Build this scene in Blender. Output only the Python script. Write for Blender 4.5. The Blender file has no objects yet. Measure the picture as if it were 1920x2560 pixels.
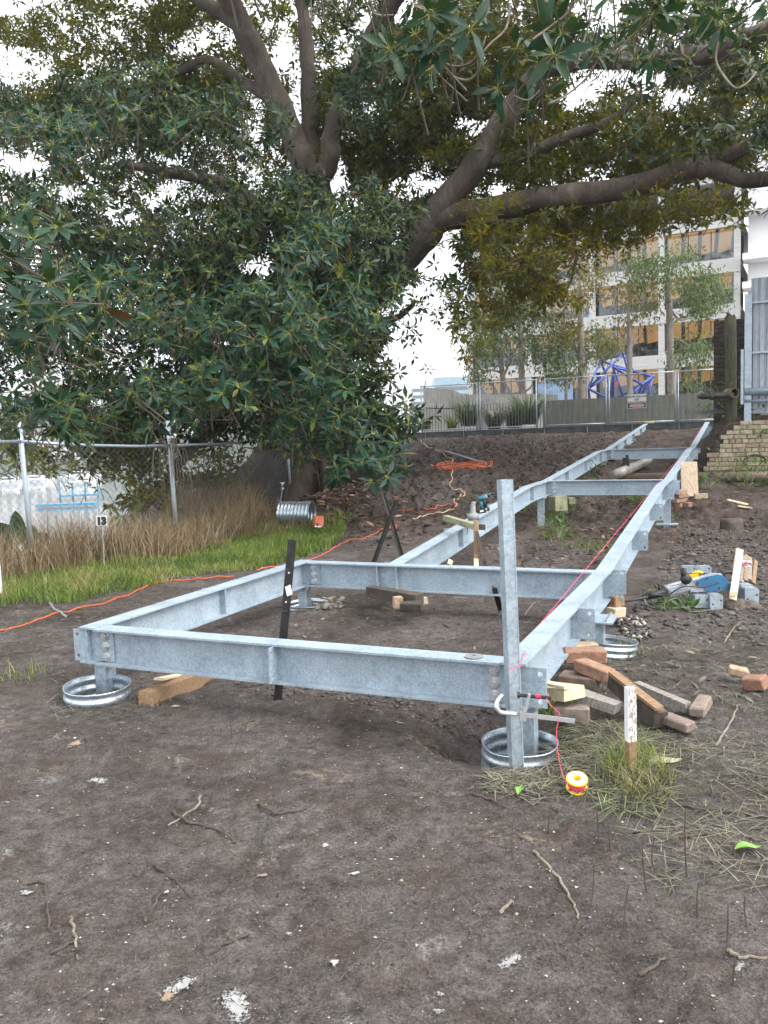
import bpy, math, random
import numpy as np
from mathutils import Vector, Matrix

# ------------------------------------------------------------------ camera, sky, sun, exposure
scene = bpy.context.scene
CH = 1.70                                   # eye height above the bare ground
FPX, PITCH, ROLL, YAW = 2040.74, 0.091468, -0.033943, 0.416814
_cp, _sp = math.cos(PITCH), math.sin(PITCH)
FW = np.array([0, _cp, -_sp]); _up = np.array([0, _sp, _cp]); _rt = np.array([1.0, 0, 0])
RT = math.cos(ROLL) * _rt + math.sin(ROLL) * _up
UP = -math.sin(ROLL) * _rt + math.cos(ROLL) * _up
CAM = np.array([0, 0, CH])
cam_d = bpy.data.cameras.new('camera'); cam = bpy.data.objects.new('camera', cam_d)
scene.collection.objects.link(cam); scene.camera = cam
cam_d.sensor_fit = 'VERTICAL'; cam_d.sensor_height = 36.0; cam_d.lens = FPX / 2560 * 36
cam_d.clip_start = 0.05; cam_d.clip_end = 6000
_m = Matrix(((RT[0], UP[0], -FW[0], 0), (RT[1], UP[1], -FW[1], 0), (RT[2], UP[2], -FW[2], CH), (0, 0, 0, 1)))
cam.matrix_world = _m

SUN_EL, SUN_AZ = math.radians(50), math.radians(118)     # azimuth from +Y towards +X
world = bpy.data.worlds.new('World'); scene.world = world; world.use_nodes = True
wn, wl = world.node_tree.nodes, world.node_tree.links
wn.clear()
w_out = wn.new('ShaderNodeOutputWorld'); w_bg = wn.new('ShaderNodeBackground')
w_sky = wn.new('ShaderNodeTexSky'); w_sky.sky_type = 'NISHITA'; w_sky.sun_disc = False
w_sky.sun_elevation = SUN_EL; w_sky.sun_rotation = SUN_AZ
w_sky.air_density = 1.0; w_sky.dust_density = 5.0; w_sky.ozone_density = 1.0
w_hsv = wn.new('ShaderNodeHueSaturation'); w_hsv.inputs['Saturation'].default_value = 0.20
w_bg.inputs['Strength'].default_value = 0.15
w_mix = wn.new('ShaderNodeMix'); w_mix.data_type = 'RGBA'; w_mix.inputs[0].default_value = 0.5      # thin even cloud over the clear sky
w_mix.inputs[7].default_value = (6.4, 6.7, 7.1, 1)
wl.new(w_sky.outputs[0], w_hsv.inputs['Color']); wl.new(w_hsv.outputs[0], w_mix.inputs[6]); wl.new(w_mix.outputs[2], w_bg.inputs['Color'])
wl.new(w_bg.outputs[0], w_out.inputs['Surface'])
sun_d = bpy.data.lights.new('sun', 'SUN'); sun_d.energy = 0.6; sun_d.angle = math.radians(35)
sun_d.color = (1.0, 0.96, 0.90)
sun = bpy.data.objects.new('sun', sun_d); scene.collection.objects.link(sun)
_sd = Vector((math.cos(SUN_EL) * math.sin(SUN_AZ), math.cos(SUN_EL) * math.cos(SUN_AZ), math.sin(SUN_EL)))
sun.rotation_euler = _sd.to_track_quat('Z', 'Y').to_euler(); sun.location = (0, 30, 60)
scene.view_settings.view_transform = 'Standard'; scene.view_settings.look = 'None'
scene.view_settings.exposure = 1.5; scene.view_settings.gamma = 1.0
scene.view_settings.use_curve_mapping = False
scene.render.engine = 'CYCLES'
scene.cycles.use_denoising = True
scene.cycles.max_bounces = 5; scene.cycles.diffuse_bounces = 2; scene.cycles.glossy_bounces = 2
scene.cycles.transmission_bounces = 4; scene.cycles.transparent_max_bounces = 8
scene.cycles.caustics_reflective = False; scene.cycles.caustics_refractive = False

# ------------------------------------------------------------------ helpers
rng = random.Random(7); nr = np.random.default_rng(11)
E2 = np.array([math.sin(YAW), math.cos(YAW), 0]); E1 = np.array([math.cos(YAW), -math.sin(YAW), 0]); EZ = np.array([0, 0, 1.0])
def ray(u, v): return FW + RT * (u - 960) / FPX - UP * (v - 1280) / FPX
def at(u, v, Y): d = ray(u, v); return CAM + d * (Y / d[1])            # point of the place at depth Y
def atz(u, v, z): d = ray(u, v); return CAM + d * ((z - CH) / d[2])
def ata(u, v, a): d = ray(u, v); return CAM + d * (a / (d @ E1))
def fr(s, a, z=0.0): return E2 * s + E1 * a + EZ * z                   # frame coordinates: along, across, up
def lerp(a, b, t): return a + (b - a) * t
def sstep(e0, e1, x): t = np.clip((x - e0) / (e1 - e0), 0, 1); return t * t * (3 - 2 * t)

_perm = np.random.default_rng(5).random(65536)
def _h(ix, iy): return _perm[(ix * 374761 + iy * 668265 + (ix * iy) % 7919 * 31) & 65535]
def vnoise(x, y):
    ix = np.floor(x).astype(np.int64); iy = np.floor(y).astype(np.int64)
    fx = x - ix; fy = y - iy; fx = fx * fx * (3 - 2 * fx); fy = fy * fy * (3 - 2 * fy)
    a = _h(ix, iy); b = _h(ix + 1, iy); c = _h(ix, iy + 1); d = _h(ix + 1, iy + 1)
    return (a + (b - a) * fx) * (1 - fy) + (c + (d - c) * fx) * fy
def fbm(x, y, o=4, g=0.5):
    s = 0; A = 1.0; t = 0
    for i in range(o):
        s = s + A * vnoise(x * 2 ** i + 17.3 * i, y * 2 ** i - 9.1 * i); t += A; A *= g
    return s / t - 0.5

LABELS = {}
ORG = {}
COL = scene.collection
def link(o): COL.objects.link(o); return o
def tagit(o, label, cat, group=None):
    assert label not in LABELS, label
    LABELS[label] = o.name
    o['label'] = label; o['category'] = cat
    if group: o['group'] = group
    return o
def thing(name, label, cat, loc=(0, 0, 0), group=None):
    o = link(bpy.data.objects.new(name, None)); o.location = tuple(float(c) for c in loc)
    o.empty_display_size = 0.1
    ORG[o.name] = np.array(loc, float)
    return tagit(o, label, cat, group)

class MB:
    def __init__(s): s.v = []; s.f = []
    def add(s, vs, fs):
        n = len(s.v); s.v.extend([tuple(float(c) for c in p) for p in vs]); s.f.extend([tuple(i + n for i in f) for f in fs]); return s
    def hexa(s, b, t):   # 4 bottom points, 4 top points, same turn
        return s.add(list(b) + list(t), [(3, 2, 1, 0), (4, 5, 6, 7), (0, 1, 5, 4), (1, 2, 6, 5), (2, 3, 7, 6), (3, 0, 4, 7)])
    def box(s, c, x, y, z, j=0.0):   # centre, three half-extent vectors
        c, x, y, z = (np.array(k, float) for k in (c, x, y, z))
        J = lambda: np.array([rng.uniform(-j, j) for _ in range(3)]) if j else 0
        P = lambda a, b, d: c + a * x + b * y + d * z + J()
        return s.hexa([P(-1, -1, -1), P(1, -1, -1), P(1, 1, -1), P(-1, 1, -1)], [P(-1, -1, 1), P(1, -1, 1), P(1, 1, 1), P(-1, 1, 1)])
    def bar(s, p, q, w, h, up=(0, 0, 1), j=0.0):   # rectangular bar from p to q
        p, q = np.array(p, float), np.array(q, float); d = q - p; L = np.linalg.norm(d); d /= L
        up = np.array(up, float); sd = np.cross(d, up)
        if np.linalg.norm(sd) < 1e-4: sd = np.cross(d, (1, 0, 0))
        sd /= np.linalg.norm(sd); u = np.cross(sd, d)
        return s.box((p + q) / 2, d * L / 2, sd * w / 2, u * h / 2, j)
    def tube(s, path, r, n=8, cap=True, ell=None):
        P = [np.array(p, float) for p in path]; m = len(P)
        R = [r] * m if np.isscalar(r) else list(r)
        T = [P[min(i + 1, m - 1)] - P[max(i - 1, 0)] for i in range(m)]
        T = [t / (np.linalg.norm(t) + 1e-12) for t in T]
        ref = np.array([0, 0, 1.0]) if abs(T[0][2]) < 0.9 else np.array([1.0, 0, 0])
        N = np.cross(T[0], ref); N /= np.linalg.norm(N)
        vs = []
        for i in range(m):
            N = N - T[i] * (N @ T[i]); N /= np.linalg.norm(N) + 1e-12; B = np.cross(T[i], N)
            for k in range(n):
                a = 2 * math.pi * k / n
                vs.append(P[i] + R[i] * (math.cos(a) * N + math.sin(a) * B))
        fs = [(i * n + k, i * n + (k + 1) % n, (i + 1) * n + (k + 1) % n, (i + 1) * n + k) for i in range(m - 1) for k in range(n)]
        if cap: fs += [tuple(range(n - 1, -1, -1)), tuple((m - 1) * n + k for k in range(n))]
        return s.add(vs, fs)
    def ring(s, c, ax, r, t, n=40):   # torus-like hoop, radius r, tube t
        ax = np.array(ax, float); ax /= np.linalg.norm(ax)
        x = np.cross(ax, (0, 0, 1)) if abs(ax[2]) < .9 else np.cross(ax, (1, 0, 0)); x = x / np.linalg.norm(x); y = np.cross(ax, x)
        vs = []; fs = []; m = 6
        for i in range(n):
            a = 2 * math.pi * i / n; d = math.cos(a) * x + math.sin(a) * y
            for k in range(m):
                b = 2 * math.pi * k / m; vs.append(np.array(c) + d * (r + t * math.cos(b)) + ax * t * math.sin(b))
        for i in range(n):
            for k in range(m):
                fs.append((i * m + k, i * m + (k + 1) % m, ((i + 1) % n) * m + (k + 1) % m, ((i + 1) % n) * m + k))
        return s.add(vs, fs)
    def lathe(s, c, ax, prof, n=32, wob=None):   # prof: list (radius, height along ax)
        ax = np.array(ax, float); ax /= np.linalg.norm(ax)
        x = np.cross(ax, (0, 0, 1)) if abs(ax[2]) < .9 else np.cross(ax, (1, 0, 0)); x = x / np.linalg.norm(x); y = np.cross(ax, x)
        vs = []
        for j, (r, h) in enumerate(prof):
            for i in range(n):
                a = 2 * math.pi * i / n; rr = r * (1 + (wob(a, h) if wob else 0))
                vs.append(np.array(c) + (math.cos(a) * x + math.sin(a) * y) * rr + ax * h)
        fs = [(j * n + i, j * n + (i + 1) % n, (j + 1) * n + (i + 1) % n, (j + 1) * n + i) for j in range(len(prof) - 1) for i in range(n)]
        return s.add(vs, fs)
    def prism(s, prof, p, q, X, Y):   # polygon prof in plane (X,Y) swept p->q
        n = len(prof); X = np.array(X); Y = np.array(Y)
        vs = [np.array(p) + a * X + b * Y for a, b in prof] + [np.array(q) + a * X + b * Y for a, b in prof]
        return s.add(vs, [tuple(range(n - 1, -1, -1)), tuple(range(n, 2 * n))] + [(i, (i + 1) % n, n + (i + 1) % n, n + i) for i in range(n)])

def obj(name, mb, mat, parent=None, smooth=False):
    o_w = ORG[parent.name] if parent is not None else np.zeros(3)
    me = bpy.data.meshes.new(name)
    V_ = np.array(mb.v) - o_w
    me.from_pydata(V_.tolist(), [], mb.f); me.materials.append(mat)
    if smooth: me.polygons.foreach_set('use_smooth', [True] * len(me.polygons))
    o = link(bpy.data.objects.new(name, me))
    if parent is not None: o.parent = parent
    ORG[o.name] = o_w
    return o
def single(name, mb, mat, label, cat, group=None, smooth=False, loc=None):
    """a thing that is one mesh; its origin is put at its base"""
    V_ = np.array(mb.v); c = V_.mean(0) if loc is None else np.array(loc, float); c[2] = V_[:, 2].min() if loc is None else c[2]
    me = bpy.data.meshes.new(name); me.from_pydata((V_ - c).tolist(), [], mb.f); me.materials.append(mat)
    if smooth: me.polygons.foreach_set('use_smooth', [True] * len(me.polygons))
    o = link(bpy.data.objects.new(name, me)); o.location = c.tolist(); ORG[o.name] = c
    return tagit(o, label, cat, group)
def struct(name, mb, mat, smooth=False):
    o = obj(name, mb, mat, None, smooth); o['kind'] = 'structure'; return o
def stuff_of(o): o['kind'] = 'stuff'; return o
def mesh_np(name, V_, tris=None, quads=None, cols=None, smooth=False):
    me = bpy.data.meshes.new(name)
    V_ = np.ascontiguousarray(V_, dtype=np.float32)
    t = np.zeros((0, 3), np.int32) if tris is None else np.asarray(tris, np.int32)
    q = np.zeros((0, 4), np.int32) if quads is None else np.asarray(quads, np.int32)
    loops = np.concatenate([t.ravel(), q.ravel()])
    starts = np.concatenate([np.arange(len(t)) * 3, len(t) * 3 + np.arange(len(q)) * 4]).astype(np.int32)
    me.vertices.add(len(V_)); me.vertices.foreach_set('co', V_.ravel())
    me.loops.add(len(loops)); me.loops.foreach_set('vertex_index', loops.astype(np.int32))
    me.polygons.add(len(starts)); me.polygons.foreach_set('loop_start', starts)
    if smooth: me.polygons.foreach_set('use_smooth', np.ones(len(starts), bool))
    me.update(calc_edges=True)
    if cols is not None:
        ca = me.color_attributes.new('Col', 'FLOAT_COLOR', 'POINT')
        c4 = np.concatenate([cols, np.ones((len(cols), 1))], 1).astype(np.float32); ca.data.foreach_set('color', c4.ravel())
    return me

# ------------------------------------------------------------------ materials
class NT:
    def __init__(s, name):
        s.m = bpy.data.materials.new(name); s.m.use_nodes = True; s.t = s.m.node_tree; s.n = s.t.nodes; s.l = s.t.links
        s.b = s.n['Principled BSDF']; s.out = s.n['Material Output']; s.co = None
    def coord(s):
        if s.co is None: s.co = s.n.new('ShaderNodeNewGeometry').outputs['Position']
        return s.co
    def noise(s, sc, det=4, rough=.55, dist=0.0, vec=None):
        k = s.n.new('ShaderNodeTexNoise'); k.inputs['Scale'].default_value = sc; k.inputs['Detail'].default_value = det
        k.inputs['Roughness'].default_value = rough; k.inputs['Distortion'].default_value = dist
        s.l.new(vec or s.coord(), k.inputs['Vector']); return k.outputs['Fac']
    def voro(s, sc, out='Distance', feat='F1', vec=None):
        k = s.n.new('ShaderNodeTexVoronoi'); k.feature = feat; k.inputs['Scale'].default_value = sc
        s.l.new(vec or s.coord(), k.inputs['Vector']); return k.outputs[out]
    def stretch(s, sx, sy, sz):
        k = s.n.new('ShaderNodeMapping'); k.inputs['Scale'].default_value = (sx, sy, sz); s.l.new(s.coord(), k.inputs['Vector']); return k.outputs[0]
    def ramp(s, fac, stops):
        k = s.n.new('ShaderNodeValToRGB'); e = k.color_ramp.elements
        while len(e) < len(stops): e.new(0.5)
        for el, (p, c) in zip(e, stops):
            el.position = p; el.color = (c, c, c, 1) if np.isscalar(c) else (*c, 1)
        s.l.new(fac, k.inputs[0]); return k.outputs[0]
    def mix(s, fac, a, b, mode='MIX'):
        k = s.n.new('ShaderNodeMix'); k.data_type = 'RGBA'; k.blend_type = mode
        for i, x in ((0, fac), (6, a), (7, b)):
            if isinstance(x, (int, float)): k.inputs[i].default_value = x
            elif isinstance(x, tuple): k.inputs[i].default_value = (*x, 1)
            else: s.l.new(x, k.inputs[i])
        return k.outputs[2]
    def math(s, op, a, b=0.0):
        k = s.n.new('ShaderNodeMath'); k.operation = op
        for i, x in enumerate((a, b)):
            if isinstance(x, (int, float)): k.inputs[i].default_value = x
            else: s.l.new(x, k.inputs[i])
        return k.outputs[0]
    def bump(s, h, st=.3, d=.02):
        k = s.n.new('ShaderNodeBump'); k.inputs['Strength'].default_value = st; k.inputs['Distance'].default_value = d
        s.l.new(h, k.inputs['Height']); s.l.new(k.outputs[0], s.b.inputs['Normal']); return k
    def set(s, col=None, rough=None, metal=None, spec=None):
        for key, x in (('Base Color', col), ('Roughness', rough), ('Metallic', metal), ('Specular IOR Level', spec)):
            if x is None: continue
            if isinstance(x, tuple): s.b.inputs[key].default_value = (*x, 1)
            elif isinstance(x, (int, float)): s.b.inputs[key].default_value = x
            else: s.l.new(x, s.b.inputs[key])
        return s.m

def m_simple(name, a, b, sc=8, rough=.7, metal=0.0, bump=.15, bd=.01, stretch=None, spec=None, lo=.3, hi=.7):
    t = NT(name); vec = t.stretch(*stretch) if stretch else None
    f = t.noise(sc, 6, .6, vec=vec); f2 = t.noise(sc * 9, 3, .6, vec=vec)
    c = t.ramp(f, [(lo, a), (hi, b)])
    c = t.mix(.25, c, t.ramp(f2, [(.3, .25), (.7, .95)]), 'OVERLAY')
    if bump: t.bump(f2, bump, bd)
    return t.set(c, rough, metal, spec)

def m_galv(name, a, b, crackle=True, rough=.56, metal=.18):
    t = NT(name)
    big = t.noise(5, 5, .6, .4); sp = t.noise(38, 3, .55, .8); fine = t.noise(160, 2)
    c = t.ramp(sp, [(.36, a), (.62, b)])
    if crackle:   # blotchy zinc bloom with a net of darker joints
        cr = t.voro(48, 'Distance', 'DISTANCE_TO_EDGE')
        net = t.ramp(cr, [(.02, 0.0), (.16, 1.0)])
        where = t.ramp(t.noise(3.2, 2), [(.44, 0.0), (.56, 1.0)])
        dk = t.mix(1.0, net, (1, 1, 1), 'MIX'); k = t.mix(where, (1, 1, 1), net)
        c = t.mix(.55, c, k, 'MULTIPLY')
        c = t.mix(t.math('MULTIPLY', where, .5), c, tuple(min(1, x * 1.25) for x in b))
    c = t.mix(.35, c, t.ramp(big, [(.3, .35), (.7, .72)]), 'OVERLAY')
    spots = t.ramp(t.voro(9.0), [(.035, 0.0), (.06, 1.0)])
    c = t.mix(t.math('MULTIPLY', t.math('SUBTRACT', 1.0, spots), .35), c, (.16, .15, .14))
    dirt = t.math('MULTIPLY', t.ramp(t.noise(2.3, 6, .7), [(.54, 0.0), (.70, 1.0)]), t.ramp(t.noise(30, 4, .7), [(.4, 0.0), (.6, 1.0)])); c = t.mix(t.math('MULTIPLY', dirt, .42), c, (.17, .145, .125))
    r = t.ramp(fine, [(.3, rough - .08), (.7, rough + .14)])
    t.bump(sp, .05, .004)
    return t.set(c, r, metal)

M = {}
M['galv'] = m_galv('galvanised_steel', (.245, .31, .37), (.36, .43, .485))
M['galv_post'] = m_galv('galvanised_tube', (.30, .375, .44), (.46, .53, .59), False, .38, .5)
M['galv_corr'] = m_galv('galvanised_corrugated', (.40, .48, .55), (.60, .67, .72), False, .28, .75)
M['bolt'] = m_simple('zinc_bolt', (.46, .48, .49), (.66, .68, .69), 60, .3, .6, 0)
M['old_steel'] = m_simple('weathered_dark_steel', (.075, .085, .085), (.17, .185, .18), 4, .6, .25, .1)
M['soil'] = None
M['wood_pale'] = m_simple('pale_timber', (.52, .40, .25), (.68, .56, .38), 6, .7, 0, .2, .004, (3, 3, 22))
M['wood_new'] = m_simple('new_pine', (.60, .47, .28), (.74, .62, .42), 5, .65, 0, .15, .004, (18, 3, 3))
M['wood_grey'] = m_simple('weathered_timber', (.13, .12, .105), (.36, .33, .29), 7, .85, 0, .5, .006, (4, 18, 6))
M['wood_brown'] = m_simple('brown_hardwood', (.16, .095, .05), (.34, .22, .125), 6, .75, 0, .4, .006, (5, 16, 9))
M['wood_dark'] = m_simple('dark_wet_timber', (.035, .026, .02), (.11, .085, .065), 9, .75, 0, .5, .006)
M['ply'] = m_simple('plywood', (.30, .22, .15), (.50, .39, .28), 3.5, .7, 0, .15, .004, (9, 3, 1.6))
M['wood_green'] = m_simple('mossy_timber', (.17, .18, .11), (.34, .34, .22), 8, .8, 0, .4, .006)
M['picket'] = m_simple('black_star_picket', (.012, .012, .012), (.04, .038, .036), 25, .45, .3, .1)
M['white_paint'] = m_simple('white_paint', (.70, .71, .72), (.84, .85, .86), 20, .5, 0, .05)
M['orange'] = m_simple('orange_plastic', (.45, .085, .03), (.60, .14, .05), 20, .45, 0, 0)
M['orange_pale'] = m_simple('faded_orange_cord', (.62, .33, .22), (.75, .48, .36), 20, .55, 0, 0)
M['pink'] = m_simple('pink_string', (.80, .04, .12), (.88, .09, .20), 40, .7, 0, 0)
M['yellow'] = m_simple('yellow_plastic', (.80, .50, .02), (.85, .58, .04), 20, .4, 0, 0)
M['black'] = m_simple('black_rubber', (.012, .012, .013), (.03, .03, .031), 20, .5, 0, 0)
M['grey_plastic'] = m_simple('grey_plastic', (.16, .17, .17), (.26, .27, .27), 20, .5, 0, 0)
M['chrome'] = m_simple('bright_steel', (.50, .51, .53), (.66, .67, .69), 30, .25, .55, 0)
M['blue_tool'] = m_simple('blue_tool_body', (.025, .11, .22), (.04, .17, .31), 20, .42, 0, 0)
M['teal_tool'] = m_simple('teal_tool_body', (.01, .10, .13), (.02, .16, .20), 20, .4, 0, 0)
M['silver_tool'] = m_simple('silver_tool_body', (.38, .40, .45), (.55, .57, .62), 12, .4, .3, .05)
M['concrete'] = m_simple('board_formed_concrete', (.30, .295, .27), (.46, .45, .42), 2.2, .85, 0, .3, .01, (6, 6, .8))
M['concrete_mossy'] = m_simple('stained_concrete', (.155, .165, .135), (.27, .275, .24), 2.5, .9, 0, .3, .01, (4, 4, .7))
M['concrete_bld'] = m_simple('building_concrete', (.44, .43, .41), (.56, .55, .53), .5, .85, 0, .2, .02, (.6, .6, 9))
M['white_bld'] = m_simple('white_render', (.80, .80, .80), (.84, .84, .84), 1, .7, 0, 0)
M['blue_paint'] = m_simple('blue_painted_tube', (.035, .07, .32), (.055, .10, .42), 4, .4, 0, 0)
M['rust_pipe'] = m_simple('brown_painted_pipe', (.10, .065, .05), (.22, .15, .12), 5, .55, .1, .2)
M['pipe_grey'] = m_simple('grey_brown_pipe', (.20, .18, .16), (.46, .43, .39), 4, .4, .2, .15)
M['iron'] = m_simple('dark_cast_iron', (.022, .022, .021), (.085, .082, .075), 8, .5, .3, .3)
M['pole'] = m_simple('mossy_timber_pole', (.045, .048, .028), (.12, .12, .075), 3, .9, 0, .5, .01, (8, 8, 1))
M['corr'] = m_simple('grey_corrugated_sheet', (.30, .335, .38), (.42, .455, .50), 1.6, .5, .15, .05, .01, (3, 3, .5))
M['chain'] = m_simple('dull_wire', (.10, .105, .11), (.20, .205, .21), 20, .5, .5, 0)
def m_rustpost():
    t = NT('fence_pipe_rust_foot'); sep = t.n.new('ShaderNodeSeparateXYZ'); t.l.new(t.coord(), sep.inputs[0])
    h = t.math('ADD', sep.outputs[2], t.math('MULTIPLY', t.noise(14, 3), .25))
    rust = t.ramp(h, [(.35, 1.0), (.52, 0.0)])
    dirty = t.ramp(h, [(.5, 1.0), (1.0, 0.0)])
    c = t.mix(dirty, (.46, .52, .58), (.30, .28, .25)); c = t.mix(rust, c, (.26, .085, .03))
    return t.set(c, .5, .25)
M['fence_pipe'] = m_rustpost()
def m_bark():
    t = NT('fig_bark'); v = t.stretch(1, 1, .45)
    f = t.noise(2.2, 6, .6, .3, v); g = t.noise(14, 5, .65, .2, v)
    c = t.ramp(f, [(.3, (.042, .030, .024)), (.55, (.092, .070, .056)), (.75, (.165, .132, .108))])
    c = t.mix(.4, c, t.ramp(g, [(.3, .2), (.7, .85)]), 'OVERLAY'); t.bump(g, .7, .03)
    return t.set(c, .85)
M['bark'] = m_bark()
M['twig'] = m_simple('pale_twig', (.13, .10, .075), (.27, .23, .18), 12, .85, 0, .2)
M['twig_dark'] = m_simple('dark_twig', (.04, .028, .022), (.10, .075, .06), 12, .85, 0, .2)
M['gumbark'] = m_simple('gum_bark', (.20, .165, .145), (.42, .37, .335), 4, .8, 0, .2, .02, (2, 2, .6))
def m_leaf(name, rough=.32, trans=.35, tcol=(1.5, 1.25, .35), spec=.36):
    t = NT(name); a = t.n.new('ShaderNodeAttribute'); a.attribute_name = 'Col'
    n = t.noise(9, 2); c = t.mix(.3, a.outputs['Color'], t.ramp(n, [(.3, .3), (.7, .8)]), 'OVERLAY')
    t.set(c, rough, 0, spec)
    tr = t.n.new('ShaderNodeBsdfTranslucent'); t.l.new(t.mix(1.0, c, tcol, 'MULTIPLY'), tr.inputs['Color'])
    k = t.n.new('ShaderNodeMixShader'); k.inputs[0].default_value = trans
    t.l.new(t.b.outputs[0], k.inputs[1]); t.l.new(tr.outputs[0], k.inputs[2]); t.l.new(k.outputs[0], t.out.inputs['Surface'])
    return t.m
M['figleaf'] = m_leaf('fig_leaf', .40, .45, (2.9, 2.3, .5))
M['figleaf_near'] = m_leaf('glossy_fig_leaf', .33, .16, (2.6, 2.3, .6), .22)
M['gumleaf'] = m_leaf('gum_leaf', .5, .4, (1.4, 1.4, .6))
M['grass'] = m_leaf('grass_blade', .5, .35, (1.3, 1.4, .5))
M['dead'] = m_leaf('dead_leaf', .75, .1, (1.1, 1, .8), .3)
def m_single_leaf(i, col):
    t = NT('fig_leaf_%s' % 'abc'[i]); n = t.noise(9, 2); c = t.mix(.3, col, t.ramp(n, [(.3, .3), (.7, .8)]), 'OVERLAY'); t.set(c, .33, 0, .22)
    tr = t.n.new('ShaderNodeBsdfTranslucent'); t.l.new(t.mix(1.0, c, (2.6, 2.1, .5), 'MULTIPLY'), tr.inputs['Color'])
    k = t.n.new('ShaderNodeMixShader'); k.inputs[0].default_value = .12
    t.l.new(t.b.outputs[0], k.inputs[1]); t.l.new(tr.outputs[0], k.inputs[2]); t.l.new(k.outputs[0], t.out.inputs['Surface']); return t.m
def m_brick(name, cols, moss=0):
    t = NT(name); oi = t.n.new('ShaderNodeObjectInfo')
    c = t.ramp(oi.outputs['Random'], [(i / (len(cols) - 1), x) for i, x in enumerate(cols)])
    f = t.noise(26, 5, .65); c = t.mix(.45, c, t.ramp(f, [(.3, .15), (.7, .9)]), 'OVERLAY')
    d = t.ramp(t.noise(7, 5, .6), [(.52, 0.0), (.68, 1.0)]); c = t.mix(t.math('MULTIPLY', d, .5), c, (.11, .10, .085))
    t.bump(f, .5, .006); return t.set(c, .88)
M['brick_cream'] = m_brick('cream_brick', [(.34, .28, .19), (.44, .37, .25), (.30, .21, .15), (.48, .42, .30), (.38, .32, .20)])
M['brick_red'] = m_brick('orange_red_brick', [(.26, .135, .085), (.31, .175, .115), (.21, .11, .075)])
M['brick_worn'] = m_brick('worn_mortared_brick', [(.17, .12, .095), (.24, .19, .155), (.14, .10, .085)])
M['brick_buff'] = m_brick('buff_brick', [(.42, .33, .20), (.36, .26, .17), (.48, .40, .27)])
M['brick_dark'] = m_brick('sooty_brick', [(.04, .032, .028), (.065, .05, .042), (.05, .04, .038)])
M['mortar'] = m_simple('mortar', (.13, .115, .095), (.22, .20, .165), 14, .95, 0, .4)
def m_soil():
    t = NT('bare_wet_soil')
    f1 = t.noise(1.15, 7, .66, .3); f2 = t.noise(13, 6, .7); f3 = t.noise(75, 4, .7)
    c = t.ramp(f1, [(.30, (.066, .053, .047)), (.46, (.106, .089, .081)), (.58, (.136, .118, .109)), (.72, (.18, .156, .14))])
    c = t.mix(.62, c, t.ramp(f2, [(.3, .08), (.7, .86)]), 'OVERLAY')
    c = t.mix(.6, c, t.ramp(f3, [(.3, .08), (.7, .92)]), 'OVERLAY'); f4 = t.noise(260, 3, .7); c = t.mix(.5, c, t.ramp(f4, [(.32, .1), (.68, .9)]), 'OVERLAY')
    # reddish humus and pale grit
    c = t.mix(t.ramp(t.noise(2.6, 5, .65), [(.52, 0.0), (.7, .6)]), c, (.088, .060, .044))
    sand = t.math('MULTIPLY', t.ramp(t.noise(1.7, 3, .5, vec=t.stretch(1, 1, 0)), [(.60, 0.0), (.68, 1.0)]), t.ramp(t.noise(24, 5, .7), [(.5, 0.0), (.62, 1.0)]))
    c = t.mix(t.math('MULTIPLY', sand, .75), c, (.36, .28, .19))
    lime = t.math('MULTIPLY', t.ramp(t.noise(3.1, 2, .5, .3), [(.655, 0.0), (.70, 1.0)]), t.ramp(t.noise(42, 5, .75), [(.47, 0.0), (.56, 1.0)]))
    c = t.mix(t.math('MULTIPLY', lime, .55), c, (.40, .385, .36))
    chips = t.ramp(t.voro(70), [(.10, 1.0), (.15, 0.0)]); cw = t.ramp(t.noise(6, 2), [(.48, 0.0), (.6, 1.0)])
    c = t.mix(t.math('MULTIPLY', t.math('MULTIPLY', chips, cw), .6), c, (.46, .42, .36))
    mk = t.n.new('ShaderNodeAttribute'); mk.attribute_name = 'Col'; c = t.mix(t.math('MULTIPLY', mk.outputs['Fac'], .8), c, t.mix(1.0, c, (.74, .60, .51), 'MULTIPLY'))
    wet = t.ramp(t.noise(1.3, 4, .6), [(.4, .72), (.62, .95)])
    h = t.math('ADD', t.math('MULTIPLY', f2, 1.0), t.math('MULTIPLY', f3, .55))
    t.bump(h, 1.0, .045)
    return t.set(c, wet, 0, .16)
M['soil'] = m_soil()
M['clod'] = m_simple('soil_clod', (.055, .042, .035), (.14, .112, .095), 20, .9, 0, .6, .01)
M['pebble'] = None

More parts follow.
